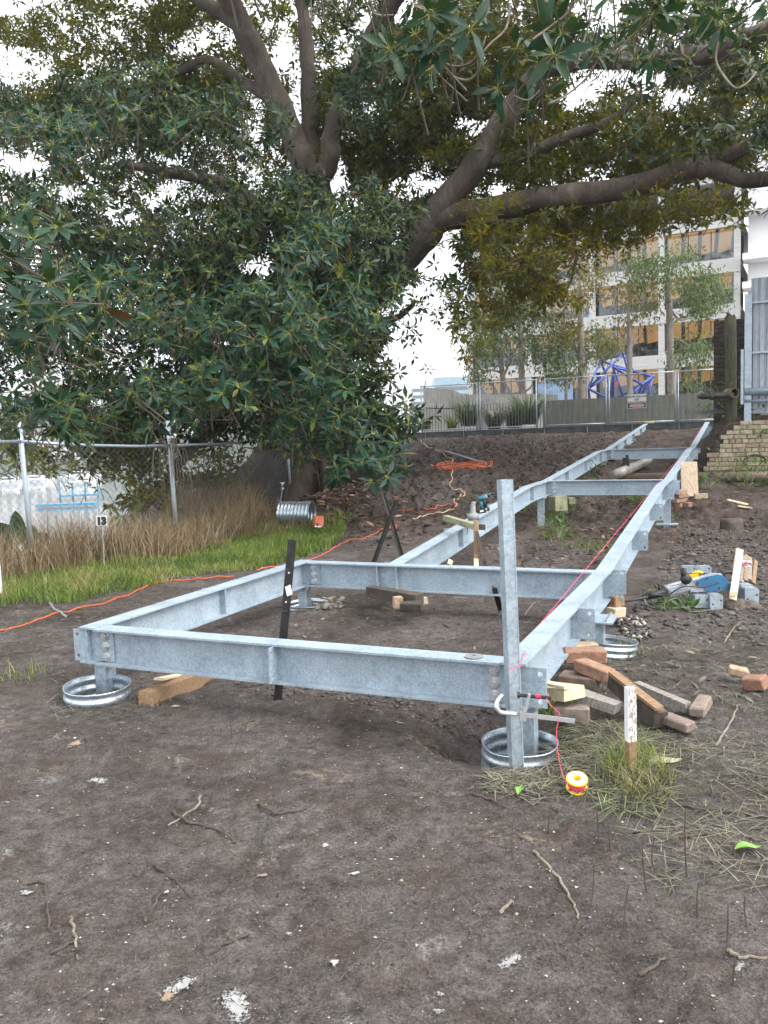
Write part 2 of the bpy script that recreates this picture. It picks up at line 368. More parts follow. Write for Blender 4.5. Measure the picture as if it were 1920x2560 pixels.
# ------------------------------------------------------------------ ground
_by = np.array([-20, 2, 8, 11.2, 13.2, 16, 18, 21, 24, 30, 60, 400.]); _bx = np.array([-14, -10, -7.6, -5.5, -4.15, -3.9, -3.95, -4.9, -6.5, -9, -12, -12.])
PIT = [(fr(4.30, -1.13), .34, .20), (fr(4.70, -1.42), .45, .30), (fr(4.32, -1.46), .26, .16), (fr(4.30, -4.08), .30, .07), (fr(4.75, -3.85), .4, .09), (fr(7.35, -4.2), .35, .06), (fr(6.5, -1.05), .4, .07), (fr(6.2, -.75), .3, .05)]
def gbase(x, y):
    x = np.asarray(x, float); y = np.asarray(y, float)
    s = x * E2[0] + y * E2[1]; a = x * E1[0] + y * E1[1]
    rise = np.interp(s, [-50, 10.5, 12.5, 14.3, 15.2, 20, 26, 29.5, 33, 60, 75, 300], [0, 0, .06, .14, .36, .82, 1.36, 1.58, 1.60, 2.6, 3.0, 3.0])
    lo = np.interp(s, [0, 12, 20, 26, 29, 31, 400], [-9.5, -9.5, -9.6, -11.0, -13.0, -16, -30])
    w = sstep(lo - 1.6, lo + 1.9, a)
    z = rise * w
    # dug trench between the rails
    tr = sstep(15.2, 16.2, s) * (1 - sstep(21.5, 23, s)) * sstep(-2.95, -2.6, a) * (1 - sstep(-1.0, -.6, a))
    z = z - .30 * tr
    # right of the ramp it stays lower up to the retaining wall, then steps up behind it
    rs = sstep(-.9, -.3, a)
    z = z - rs * .40 * sstep(14.5, 19, s) * (1 - sstep(20.0, 20.2, s))
    z = z + rs * (1 - sstep(26, 30, s)) * sstep(20.05, 20.2, s) * (1.72 - rise)
    for c, r, d in PIT:
        z = z - d * np.exp(-((x - c[0]) ** 2 + (y - c[1]) ** 2) / (r * r * .5))
    xb = np.interp(y, _by, _bx)
    z = z - np.clip((xb - x) * 1.6, 0, 9)
    return z
def gz(x, y):
    x = np.asarray(x, float); y = np.asarray(y, float)
    s = x * E2[0] + y * E2[1]; a = x * E1[0] + y * E1[1]
    z = gbase(x, y)
    mud = sstep(11, 14.5, s) * (1 - sstep(31, 33, s)) * sstep(-12, -9, a)
    n = fbm(x * 1.1, y * 1.1, 3) * .07 + fbm(x * 4.3 + 3, y * 4.3, 5, .62) * .075
    rid = np.abs(fbm(x * 3.1 + 9, y * 3.1, 4, .6))
    z = z + n * (1 + .6 * mud) + mud * (.06 - rid * .55 + fbm(x * 9, y * 9, 3) * .10)
    return z
def ghit(u, v, dz=0.0):
    d = ray(u, v)
    t = np.arange(1.2, 60, .04); P = CAM + d * t[:, None]
    g = gz(P[:, 0], P[:, 1]) + dz
    k = np.nonzero(P[:, 2] < g)[0]
    if len(k) == 0: return P[-1]
    return np.array([P[k[0], 0], P[k[0], 1], g[k[0]]])
def on(x, y, dz=0.0): return np.array([x, y, float(gz(x, y)) + dz])

def ground_mesh():
    ys = [-30, -12, -4, 0.2]; y = 1.2
    while y < 40: ys.append(y); y += max(.028, .0062 * y)
    while y < 420: ys.append(y); y *= 1.12
    xs = list(np.arange(-4.6, 4.8, .03)); x = 4.8; d = .03
    R = []
    while x < 16: R.append(x); d = min(d * 1.05, .12); x += d
    while x < 500: R.append(x); d *= 1.25; x += d
    x = -4.6 - .03; d = .03; L = []
    while x > -14: L.append(x); d = min(d * 1.05, .14); x -= d
    while x > -60: L.append(x); d *= 1.3; x -= d
    xs = np.array(L[::-1] + xs + R); ys = np.array(ys)
    X, Y = np.meshgrid(xs, ys); Z = gz(X, Y)
    nx, ny = len(xs), len(ys)
    V_ = np.stack([X, Y, Z], -1).reshape(-1, 3)
    i = (np.arange(ny - 1)[:, None] * nx + np.arange(nx - 1)[None]).ravel()
    q = np.stack([i, i + 1, i + nx + 1, i + nx], 1)
    s_ = V_ @ E2; a_ = V_ @ E1; mud = sstep(10.5, 14, s_ + 2 * fbm(V_[:, 0], V_[:, 1], 3)) * (1 - sstep(33, 36, s_)) * sstep(-14, -10, a_) * (.75 + .5 * fbm(V_[:, 0] * .7 + 3, V_[:, 1] * .7, 3)); wp = [ghit(1105, 1098), ghit(1118, 1135), ghit(1128, 1190), ghit(1090, 1240)]; dd = np.min([np.hypot(V_[:, 0] - lerp(wp[k], wp[k + 1], t)[0], V_[:, 1] - lerp(wp[k], wp[k + 1], t)[1]) for k in range(3) for t in (0, .2, .4, .6, .8, 1)], 0); mud = mud - 1.1 * np.exp(-(dd / .75) ** 2) * mud; me = mesh_np('ground', V_, quads=q, smooth=True, cols=np.repeat(mud[:, None], 3, 1)); me.materials.append(M['soil'])
    o = link(bpy.data.objects.new('ground', me)); o['kind'] = 'structure'; ORG['ground'] = np.zeros(3)
    return o
ground = ground_mesh()
def m_water():
    t = NT('harbour_water'); n = t.noise(.8, 4, .6, vec=t.stretch(1, .35, 1)); t.bump(n, .12, .1)
    return t.set((.22, .25, .27), .06, 0, 1.0)
M['water'] = m_water()
struct('water', MB().add([(-900, -60, -5.2), (-4, -60, -5.2), (60, 900, -5.2), (-900, 900, -5.2)], [(0, 1, 2, 3)]), M['water'])

# ------------------------------------------------------------------ steel ramp frame
D, W, TF, TW = .25, .142, .013, .010
def ipoly(w=W, d=D):
    h = w / 2; t = TW / 2
    return [(-h, 0), (h, 0), (h, -TF), (t, -TF), (t, -d + TF), (h, -d + TF), (h, -d), (-h, -d), (-h, -d + TF), (-t, -d + TF), (-t, -TF), (-h, -TF)]
def ibeam(pts, lat, w=W, d=D):
    """I section swept along top-centre points, vertical web, lateral direction lat"""
    pr = ipoly(w, d); n = len(pr); mb = MB(); vs = []
    for p in pts: vs += [np.array(p) + lat * a + EZ * b for a, b in pr]
    fs = []
    for i in range(len(pts) - 1):
        fs += [(i * n + k, i * n + (k + 1) % n, (i + 1) * n + (k + 1) % n, (i + 1) * n + k) for k in range(n)]
    m = (len(pts) - 1) * n
    def cap(o, flip):
        c = [(0, 1, 2, 3, 10, 11), (3, 4, 9, 10), (4, 5, 6, 7, 8, 9)]
        return [tuple(o + k for k in (f if not flip else f[::-1])) for f in c]
    fs += cap(0, False) + cap(m, True)
    return mb.add(vs, fs)
frame = thing('steel_ramp_frame', 'galvanised steel beam frame of a ramp and landing, bolted together on short posts', 'steel frame', fr(4.2, -2.6, 0))
ZT = CH - 1.23666
KN = [(7.36, ZT), (12.72, .852), (14.05, .86), (19.6, 1.195), (20.95, 1.205), (29.75, 1.85)]
def zrail(s): return float(np.interp(s, [0] + [k[0] for k in KN] + [40], [ZT] + [k[1] for k in KN] + [1.85]))
AL, AR, ALL = -3.123, -1.128, -4.127            # web lines: left rail, right rail, landing's left beam
beams = {}
def beam(key, pts, lat, mat='galv'):
    o = obj('beam', ibeam(pts, lat), M[mat], frame); beams[key] = o; return o
beam('front', [fr(4.256, ALL + W / 2 + .004, ZT), fr(4.256, AR - W / 2 - .004, ZT)], E2)
beam('left', [fr(4.20, ALL, ZT + .003), fr(7.30, ALL, ZT + .003)], E1)
beam('back', [fr(7.224, ALL + W / 2 + .004, ZT), fr(7.224, AR - W / 2 - .004, ZT)], E2)
beam('right', [fr(4.19, AR, ZT + .003), fr(7.33, AR, ZT + .003)], E1)
beam('railL', [fr(s, AL, z) for s, z in [(7.302, ZT)] + KN[1:]], E1)
beam('railR', [fr(s, AR, z) for s, z in [(7.338, ZT + .002)] + KN[1:5] + [(29.6, 1.84)]], E1)
beam('crossA', [fr(14.02, AL + W / 2 + .004, .858), fr(14.02, AR - W / 2 - .004, .858)], E2)
beam('crossB', [fr(20.9, AL + W / 2 + .004, 1.203), fr(20.9, AR - W / 2 - .004, 1.203)], E2)
def plate(par, name, c, x, z, t, holes=()):
    """thin plate with face axes x,z (half extents); dark round holes as recessed discs"""
    x = np.array(x, float); z = np.array(z, float); n = np.cross(x, z); n /= np.linalg.norm(n)
    o = obj(name, MB().box(c, x, n * t / 2, z), M['galv'], par)
    return o
def hexbolt(par, p, n, r=.024, h=.019):
    n = np.array(n, float); n /= np.linalg.norm(n); q = np.array(p)
    mb = MB().tube([q, q + n * .004], r * 1.45, 14); mb.tube([q + n * .004, q + n * (.004 + h)], r * 1.05, 6); mb.tube([q + n * (.004 + h), q + n * (.010 + h)], r * .55, 8)
    return obj('bolt', mb, M['bolt'], par)
M['hole'] = m_simple('shadowed_bolt_hole', (.20, .22, .24), (.30, .32, .33), 20, .8, 0, 0)
def plate_holes(c, x, z, t, hs, r=.014):
    """plate with two real round holes: built as strips round each hole"""
    c = np.array(c); x = np.array(x); z = np.array(z); n = np.cross(x, z); n = n / np.linalg.norm(n) * t / 2
    mb = MB(); lx = np.linalg.norm(x); lz = np.linalg.norm(z); X = x / lx; Z = z / lz
    # split in vertical blocks: each hole gets a block
    zs = sorted(h[1] for h in hs); cuts = [-lz] + [(zs[i] + zs[i + 1]) / 2 for i in range(len(zs) - 1)] + [lz]
    K = 16
    for b, hz in enumerate(zs):
        hx = [h[0] for h in hs if h[1] == hz][0]; z0, z1 = cuts[b], cuts[b + 1]
        inner = [(hx + r * math.cos(2 * math.pi * k / K), hz + r * math.sin(2 * math.pi * k / K)) for k in range(K)]
        outer = []
        for k in range(K):
            a = 2 * math.pi * k / K; dx, dz = math.cos(a), math.sin(a)
            tt = min([((lx if dx > 0 else -lx) - hx) / dx if abs(dx) > 1e-6 else 9, ((z1 if dz > 0 else z0) - hz) / dz if abs(dz) > 1e-6 else 9])
            outer.append((hx + dx * tt, hz + dz * tt))
        # snap corners
        for cx_, cz_ in ((lx, z1), (-lx, z1), (-lx, z0), (lx, z0)):
            k = min(range(K), key=lambda i: (outer[i][0] - cx_) ** 2 + (outer[i][1] - cz_) ** 2); outer[k] = (cx_, cz_)
        for sgn in (1, -1):
            vs = [c + X * p + Z * q + n * sgn for p, q in inner] + [c + X * p + Z * q + n * sgn for p, q in outer]
            fs = [(k, (k + 1) % K, K + (k + 1) % K, K + k) for k in range(K)]
            mb.add(vs, [f if sgn < 0 else f[::-1] for f in fs])
        vs = [c + X * p + Z * q + n for p, q in inner] + [c + X * p + Z * q - n for p, q in inner]
        mb.add(vs, [(k, (k + 1) % K, K + (k + 1) % K, K + k) for k in range(K)])
    for (ax, ex) in ((X, (lx, lz)), (-X, (lx, lz))):
        p = c + ax * lx; mb.add([p + Z * lz + n, p + Z * lz - n, p - Z * lz - n, p - Z * lz + n], [(0, 1, 2, 3)])
    for az in (Z, -Z):
        p = c + az * lz; mb.add([p + X * lx + n, p + X * lx - n, p - X * lx - n, p - X * lx + n], [(0, 1, 2, 3)])
    return mb
def cleat(key, s, a, z, sgn, ext=.17, drop=0.0):
    """handrail cleat: plate across the web, standing out past the flange"""
    h = D / 2 - TF - .002
    c = fr(s, a + sgn * (TW / 2 + ext / 2), z - D / 2 - drop)
    hs = [(sgn * (ext / 2 - .035), -.075), (sgn * (ext / 2 - .035), .075)]
    obj('cleat_plate', plate_holes(c, E1 * ext / 2, EZ * h, .010, hs), M['galv'], beams[key])
def stiff(key, s, a, z, sgn):
    c = fr(s, a + sgn * (TW / 2 + (W / 2 - TW / 2 - .006) / 2), z - D / 2)
    obj('stiffener', MB().box(c, E1 * (W / 2 - TW / 2 - .006) / 2, E2 * .005, EZ * (D / 2 - TF - .001)), M['galv'], beams[key])
for s in (4.215, 5.75, 7.22): cleat('right', s, AR, ZT, 1)
for s in (7.42, 9.25, 11.1, 12.92, 14.02, 16.0, 17.92, 19.75, 20.95, 22.6, 24.4, 26.2, 28.0): cleat('railR', s, AR, zrail(s), 1)
for s in (5.76,): stiff('left', s, ALL, ZT, 1); cleat('left', s, ALL, ZT, -1)
cleat('left', 4.215, ALL, ZT, -1, .12)
cleat('left', 7.15, ALL, ZT, -1)
for s in (7.42, 9.22, 11.05, 12.84, 15.69, 17.7, 19.7, 22.35, 24.1, 25.95, 28.0):
    cleat('railL', s, AL, zrail(s), -1); stiff('railL', s, AL, zrail(s), 1)
# front beam: cleat standing towards the camera; back beam: two stiffeners; end plates and bolts
o = obj('cleat_plate', plate_holes(fr(4.256 - TW / 2 - .055, -2.63, ZT - D / 2), -E2 * .055, EZ * (D / 2 - TF - .002), .010, [(.03, -.075), (.03, .075)], .012), M['galv'], beams['front'])
for a in (-3.27, -3.066):
    obj('stiffener', MB().box(fr(7.224 - W / 4 - .001, a, ZT - D / 2), E1 * .005, E2 * (W / 4 - .005), EZ * (D / 2 - TF - .001)), M['galv'], beams['back'])
def endplate_bolts(key, s, a_web, sgn, z, reach=.13):
    """fin plate welded to the main beam's web with three bolts through the cross beam's web (near face)"""
    a0 = a_web + sgn * (TW / 2 + .002); a1 = a_web + sgn * (W / 2 + reach)
    obj('fin_plate', MB().box(fr(s - TW / 2 - .006, (a0 + a1) / 2, z - D / 2), E1 * abs(a1 - a0) / 2, E2 * .005, EZ * (D / 2 - TF - .004)), M['galv'], beams[key])
    for dz in (-.072, 0, .072):
        hexbolt(beams[key], fr(s - TW / 2 - .011, a_web + sgn * (W / 2 + reach * .48), z - D / 2 + dz), -E2)
endplate_bolts('front', 4.256, ALL, 1, ZT); endplate_bolts('front', 4.256, AR, -1, ZT, .10)
endplate_bolts('back', 7.224, ALL, 1, ZT); endplate_bolts('back', 7.224, AR, -1, ZT, .10)
endplate_bolts('crossA', 14.02, AL, 1, .858); endplate_bolts('crossB', 20.9, AL, 1, 1.203)
# posts: square tubes with cap plates bolted under the beams
def post(s, a, ztop, zbot, w=.10):
    p = obj('post', MB().box(fr(s, a, (ztop - .014 + zbot) / 2), E1 * w / 2, E2 * w / 2, EZ * (ztop - .014 - zbot) / 2), M['galv_post'], frame)
    obj('cap_plate', MB().box(fr(s, a, ztop - .0075), E1 * .085, E2 * .085, EZ * .0065), M['galv'], p)
    for dx in (-.065, .065):
        hexbolt(p, fr(s - .065, a + dx, ztop - .016), -EZ, .012, .012)
post(4.33, -4.10, ZT - D, -.12); post(4.36, -1.10, ZT - D, -.16); post(7.22, -4.12, ZT - D, -.1); post(6.50, -1.06, ZT - D, -.1, .11)
post(13.55, AL + .01, zrail(13.55) - D, .0); post(13.45, AR + .03, zrail(13.45) - D, .0)
post(20.3, AL, zrail(20.3) - D, .35)
obj('base_plate', MB().box(fr(13.45, AR + .03, .19), E1 * .16, E2 * .10, EZ * .008), M['galv'], frame)
obj('post_bracket', MB().box(fr(6.50, -.99, ZT - D - .006), E1 * .07, E2 * .16, EZ * .006), M['galv'], frame)
for ds in (-.12, -.04, .04, .12): hexbolt(frame, fr(6.50 + ds, -.97, ZT - D), EZ, .013, .014)
# weld runs along the right landing beam's lower fillet, scattered beads
mbw = MB()
for i in range(16):
    s = 4.34 + i * .075; p = fr(s, AR + TW / 2 + .004, ZT - D + TF + .004); mbw.tube([p, p + E2 * .022 + E1 * .003], .0035, 5)
stuff_of(obj('weld_bead', mbw, M['galv'], beams['right']))

# ------------------------------------------------------------------ fig tree
def smooth_path(pts, rad, k=6):
    P = np.array(pts, float); n = len(P); out = []; ro = []
    for i in range(n - 1):
        p0 = P[max(i - 1, 0)]; p1 = P[i]; p2 = P[i + 1]; p3 = P[min(i + 2, n - 1)]
        for t in np.linspace(0, 1, k, endpoint=False):
            out.append(.5 * ((2 * p1) + (-p0 + p2) * t + (2 * p0 - 5 * p1 + 4 * p2 - p3) * t * t + (-p0 + 3 * p1 - 3 * p2 + p3) * t ** 3))
            ro.append(rad[i] + (rad[i + 1] - rad[i]) * t)
    out.append(P[-1]); ro.append(rad[-1]); return out, ro
TC = at(790, 1215, 25.0); TC[2] = 0.0
fig = thing('fig_tree', 'huge old fig tree with buttressed trunk and dense dark glossy leaves behind the wire fence', 'tree', TC)
def trunk_mesh():
    nA, hs = 144, np.array([-.5, -.1, .1, .3, .5, .8, 1.1, 1.5, 2, 2.6, 3.3, 4.2, 5.2, 6.4, 7.6, 8.6])
    lob = [(-2.98, 3.6, .2), (-2.5, 2.3, .14), (-1.75, 1.25, .16), (-1.05, 1.6, .14), (-.4, 1.3, .15), (.6, 1.7, .16), (1.5, 1.5, .2), (2.4, 1.6, .17)]
    vs = []
    for h in hs:
        core = np.interp(h, [-.5, .5, 2, 5, 8.6], [1.55, 1.42, 1.22, 1.0, .62])
        fl = math.exp(-max(h, 0) / .75); fl2 = math.exp(-max(h, 0) / 2.2)
        cx = np.interp(h, [0, 3, 8.6], [0, -.05, -.12])
        for i in range(nA):
            t = 2 * math.pi * i / nA - math.pi; r = core
            for a0, L, wd in lob:
                d = (t - a0 + math.pi) % (2 * math.pi) - math.pi
                r += L * fl * math.exp(-(d / wd) ** 2) * .8 + .22 * fl2 * math.exp(-(d / (wd * 1.7)) ** 2)
            r += fl * (.26 * math.sin(t * 13 + .8 * h) + .16 * math.sin(t * 23 + 1.3)) + .06 * math.sin(t * 9 + h * .7) + .045 * math.sin(t * 17 - h * 1.3)
            vs.append((TC[0] + cx + r * math.cos(t), TC[1] + r * math.sin(t), h))
    fs = [(j * nA + i, j * nA + (i + 1) % nA, (j + 1) * nA + (i + 1) % nA, (j + 1) * nA + i) for j in range(len(hs) - 1) for i in range(nA)]
    return MB().add(vs, fs)
obj('trunk', trunk_mesh(), M['bark'], fig, True)
def limb(px, rad, n=14):
    """px: (u, v, depth) points of the limb's centre line"""
    P, R = smooth_path([at(*p) for p in px], rad); P = [p + np.array([.02 * math.sin(i * 1.7), .02 * math.cos(i * 1.3), 0]) for i, p in enumerate(P)]
    R = [r * (1 + .05 * math.sin(i * .9)) for i, r in enumerate(R)]
    return obj('limb', MB().tube(P, R, n), M['bark'], fig, True)
limb([(798, 760, 24.9), (788, 560, 24.6), (782, 455, 24.4), (742, 365, 24.2), (690, 245, 24), (634, 125, 23.8), (585, 25, 23.5), (535, -90, 23.2)], [.95, .62, .50, .36, .35, .33, .30, .26])
limb([(788, 470, 24.5), (778, 345, 24.6), (770, 185, 25), (762, 75, 25.3), (744, -60, 25.6)], [.40, .27, .23, .2, .17])
limb([(790, 455, 24.3), (822, 405, 24), (830, 330, 23.8), (862, 238, 23.4), (905, 150, 23), (940, 72, 22.6), (985, 5, 22.2), (1040, -90, 21.6)], [.36, .30, .26, .24, .23, .22, .2, .17])
limb([(800, 930, 24.6), (860, 830, 24), (935, 735, 23.4), (1010, 650, 22.9), (1070, 570, 22.5), (1105, 520, 22.2), (1195, 405, 21.6), (1244, 326, 21.3), (1293, 255, 21), (1360, 165, 20.6), (1430, 60, 20)], [.62, .50, .42, .40, .46, .40, .33, .31, .29, .24, .18])
limb([(1060, 575, 22.5), (1112, 545, 22.2), (1207, 528, 21.6), (1355, 497, 20.8), (1472, 484, 20.2), (1607, 463, 19.6), (1699, 426, 19.2), (1785, 422, 18.9), (1860, 450, 18.6), (1960, 440, 18.2), (2100, 400, 17.6), (2350, 330, 16.5), (2600, 300, 15.5)], [.40, .36, .32, .29, .27, .27, .25, .20, .17, .15, .12, .09, .04])
limb([(1740, 420, 19.0), (1800, 395, 18.9), (1860, 372, 18.6), (1940, 330, 18.2), (2080, 280, 17.5)], [.18, .17, .16, .15, .12])
limb([(1390, 170, 20.4), (1453, 152, 17.5), (1600, 148, 15.5), (1761, 138, 14.2), (1860, 100, 13.6), (1990, 40, 13), (2250, -90, 12), (2600, -260, 11)], [.18, .17, .16, .155, .15, .14, .11, .05])
limb([(700, 900, 24.6), (590, 900, 23.5), (504, 872, 22.4), (441, 815, 21.4), (353, 712, 20.2), (270, 650, 19.2), (120, 560, 18)], [.5, .34, .30, .27, .22, .18, .1])
limb([(775, 620, 24.5), (690, 560, 23.8), (600, 480, 23), (545, 455, 22.6), (420, 430, 22), (300, 410, 21.4)], [.36, .24, .2, .18, .13, .08])
limb([(690, 250, 24), (600, 200, 24.5), (520, 150, 25), (430, 190, 25.4), (330, 220, 26)], [.2, .15, .13, .11, .07])
limb([(600, 60, 23.6), (540, 25, 24), (480, -10, 24.4), (380, -70, 25)], [.24, .2, .17, .13])
limb([(1195, 405, 21.6), (1300, 390, 21.4), (1420, 340, 21.2), (1530, 300, 21), (1600, 230, 20.8)], [.2, .15, .13, .11, .08])
limb([(860, 830, 24), (930, 810, 23.4), (1000, 790, 22.8), (1040, 750, 22.4)], [.24, .14, .09, .05])
limb([(1340, 505, 20.9), (1420, 560, 20.7), (1440, 640, 20.6), (1420, 720, 20.6)], [.07, .05, .04, .02], 8)
limb([(1580, 485, 19.8), (1600, 505, 19.7), (1622, 480, 19.6), (1660, 440, 19.4)], [.06, .05, .05, .04], 8)
limb([(640, 980, 24), (560, 1050, 22.5), (470, 1130, 21), (400, 1230, 20), (350, 1280, 19.4)], [.3, .2, .15, .1, .05])

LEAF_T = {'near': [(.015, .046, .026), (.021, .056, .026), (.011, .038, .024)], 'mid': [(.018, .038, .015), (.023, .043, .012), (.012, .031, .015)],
          'back': [(.056, .070, .013), (.046, .060, .012), (.074, .076, .013)], 'olive': [(.080, .088, .014), (.064, .076, .012), (.098, .094, .017)]}  # back and olive tones: backlit glow put into the leaf colour
ELL = [  # u, v, ru, rv, depth range, leaf cover, tone
 (250, 130, 400, 240, 24, 32, 1.6, 'back'), (700, 130, 360, 230, 26, 33, 1.0, 'back'), (1130, 250, 330, 320, 24, 31, 1.7, 'back'), (1660, 180, 400, 260, 22, 30, 1.2, 'back'),
 (480, 430, 520, 260, 25, 32, 1.5, 'back'), (960, -420, 1500, 380, 18, 30, .8, 'back'), (-250, 500, 220, 500, 14, 26, 1.2, 'mid'), (2120, 250, 220, 380, 14, 24, 1.2, 'mid'), (2450, 150, 240, 350, 11, 20, .8, 'mid'),
 (330, 310, 420, 110, 16, 22, 2.0, 'mid'), (90, 560, 260, 160, 14, 20, 1.5, 'mid'), (480, 620, 330, 190, 16, 23, 1.9, 'mid'), (760, 690, 300, 240, 17, 22, 2.4, 'mid'),
 (330, 850, 430, 200, 15, 22, 2.6, 'mid'), (690, 900, 300, 180, 16, 22, 2.6, 'mid'), (850, 560, 170, 120, 17, 22, 2.0, 'mid'), (250, 1040, 320, 90, 15, 21, 1.7, 'mid'),
 (1000, 330, 210, 250, 23.5, 27, 2.0, 'back'), (1210, 200, 260, 200, 21.5, 26, 1.7, 'back'), (1500, 385, 330, 100, 20.5, 25, 2.2, 'back'), (1790, 280, 230, 150, 18.5, 24, 2.2, 'back'), (1700, 130, 240, 90, 12.5, 15, 1.0, 'mid'), (1750, 350, 180, 60, 16, 18, .6, 'mid'),
 (1640, 90, 260, 100, 14, 20, 1.2, 'mid'), (920, 150, 90, 160, 18, 22, 1.6, 'mid'), (1045, 655, 120, 100, 18, 23, .75, 'mid'), (985, 870, 60, 110, 16, 20, .9, 'mid'), (945, 1010, 90, 110, 14, 19, 1.8, 'mid'),
 (1290, 620, 170, 120, 19, 24, 1.9, 'olive'), (1230, 710, 110, 90, 18, 23, 1.7, 'olive'), (1390, 680, 95, 95, 19, 23, 1.7, 'olive'), (1600, 590, 130, 50, 20.5, 23.5, .9, 'olive'), (1250, 770, 80, 45, 18, 22, 1.0, 'olive'), (1510, 560, 150, 75, 20.5, 24, 1.9, 'olive'),
 (1720, 505, 170, 55, 17, 20, 1.4, 'olive'), (1330, 555, 260, 55, 22, 26, 1.8, 'olive'), (1125, 700, 60, 100, 18, 22, .7, 'olive'), (1180, 800, 60, 60, 17, 20, .9, 'olive'), (1440, 780, 50, 40, 18, 21, .8, 'olive'),
 (330, 1190, 200, 100, 17, 23, 2.4, 'olive'), (70, 1140, 90, 70, 13, 17, 1.3, 'olive'), (560, 1140, 150, 120, 19, 23, 1.5, 'olive'), (480, 1280, 150, 60, 15.5, 20, 1.3, 'olive'), (330, 1290, 120, 40, 14.5, 17, .7, 'olive'), (110, 1045, 160, 60, 12, 17, 1.6, 'mid'),
 (100, 750, 150, 150, 7, 10, 1.5, 'near'), (50, 630, 120, 90, 8, 11, 1.1, 'near'), (140, 990, 170, 70, 7.5, 10.5, 1.2, 'near'), (440, 1000, 130, 80, 10, 14, 1.0, 'near'), (230, 330, 230, 60, 11, 15, .9, 'near'),
 (800, 1085, 110, 85, 13, 16, 2.0, 'near'), (905, 1110, 100, 80, 13, 16, 2.0, 'near'), (640, 890, 210, 150, 12, 15.5, 1.4, 'near'), (520, 790, 160, 120, 11, 15, 1.1, 'near'), (820, 740, 160, 190, 13, 17, 1.5, 'near'), (948, 1185, 45, 30, 12.5, 14, 1.4, 'near'), (370, 690, 120, 90, 11, 14, .9, 'near'),
 (1190, 80, 170, 100, 5.8, 7.6, .7, 'near'), (1370, 140, 130, 100, 5.8, 7.6, .8, 'near'), (1480, 20, 150, 50, 6, 8, .7, 'near'), (1790, 10, 170, 50, 6.5, 8.5, .6, 'near'), (1100, -150, 500, 120, 5.5, 8, .7, 'near'), (-150, 800, 100, 250, 7, 10, 1.2, 'near'),
]
GAPS = [(655, 1200, 85, 80), (300, 530, 42, 42), (742, 250, 34, 52), (752, 335, 18, 34), (845, 445, 34, 50), (640, 665, 48, 32), (1095, 572, 55, 32), (1075, 640, 70, 55), (1050, 850, 85, 150), (60, 395, 80, 42), (60, 165, 85, 50), (555, 90, 55, 42),
        (30, 15, 60, 30), (480, 105, 40, 34), (1020, 30, 55, 40), (1480, 185, 110, 28), (1600, 195, 80, 26), (1470, 220, 50, 26), (1025, 470, 65, 34), (1175, 318, 46, 30), (1500, 30, 36, 60), (715, 120, 24, 70), (860, 130, 30, 60),
        (430, 400, 40, 20), (170, 480, 50, 24), (1250, 470, 26, 18), (1440, 250, 60, 30), (1700, 240, 50, 24), (1880, 20, 40, 30), (1900, 390, 30, 20), (560, 860, 40, 22), (260, 1010, 30, 26), (120, 1080, 60, 46), (180, 1230, 110, 60), (60, 1230, 60, 60),
        (500, 1165, 60, 24), (560, 1250, 60, 40), (400, 500, 50, 20), (930, 270, 24, 30), (1000, 1000, 14, 60), (1760, 640, 150, 90), (1520, 720, 60, 60), (1640, 660, 60, 60), (1540, 960, 200, 300), (640, 300, 24, 60), (905, 60, 24, 40)]
def proj_np(P):
    q = P - CAM; z = q @ FW; return 960 + FPX * (q @ RT) / z, 1280 - FPX * (q @ UP) / z
def make_rosettes():
    pos = []; ax = []; tone = []; size = []
    RC = .55
    for (u, v, ru, rv, y0, y1, od, tn) in ELL:
        ym = (y0 + y1) / 2; rc = RC if tn != 'near' else .42; od = od * {'near': 1.7, 'mid': 1.9, 'back': 2.6, 'olive': 1.9}[tn]
        n = int(math.ceil(od * math.pi * ru * rv / (.57 * math.pi * (rc * FPX / ym) ** 2))); n = max(n, 2)
        for _ in range(n):
            r = math.sqrt(rng.random()); th = rng.uniform(0, 6.283); cu = u + ru * r * math.cos(th); cv = v + rv * r * math.sin(th)
            if tn in ('back', 'mid', 'olive') and fbm(np.array(cu / 85.), np.array(cv / 60.), 2) > (.27 if tn != 'back' else .24): continue
            c = at(cu, cv, rng.uniform(y0, y1)); k = 9 if tn != 'near' else 5
            for _ in range(k):
                d = nr.normal(size=3); d /= np.linalg.norm(d); rr = rc * rng.random() ** .45
                p = c + d * rr * np.array([1.15, 1.15, .75])
                a = d * .55 + np.array([0, -.45 if tn in ('near', 'mid') else -.1, .55]) + nr.normal(size=3) * .28
                pos.append(p); ax.append(a / np.linalg.norm(a)); tone.append(tn); size.append(rng.uniform(.68, 1.22))
    pos = np.array(pos); ax = np.array(ax); tone = np.array(tone); size = np.array(size)
    U_, V2 = proj_np(pos); keep = np.ones(len(pos), bool)
    for (gu, gv, gr, gs) in GAPS:
        d = ((U_ - gu) / gr) ** 2 + ((V2 - gv) / gs) ** 2
        keep &= ~((d < 1) & (nr.random(len(pos)) < .86))
    keep &= pos[:, 2] > .35
    # keep leaves off the open view down the ramp
    return pos[keep], ax[keep], tone[keep], size[keep]
rp, ra, rtn, rsz = make_rosettes()
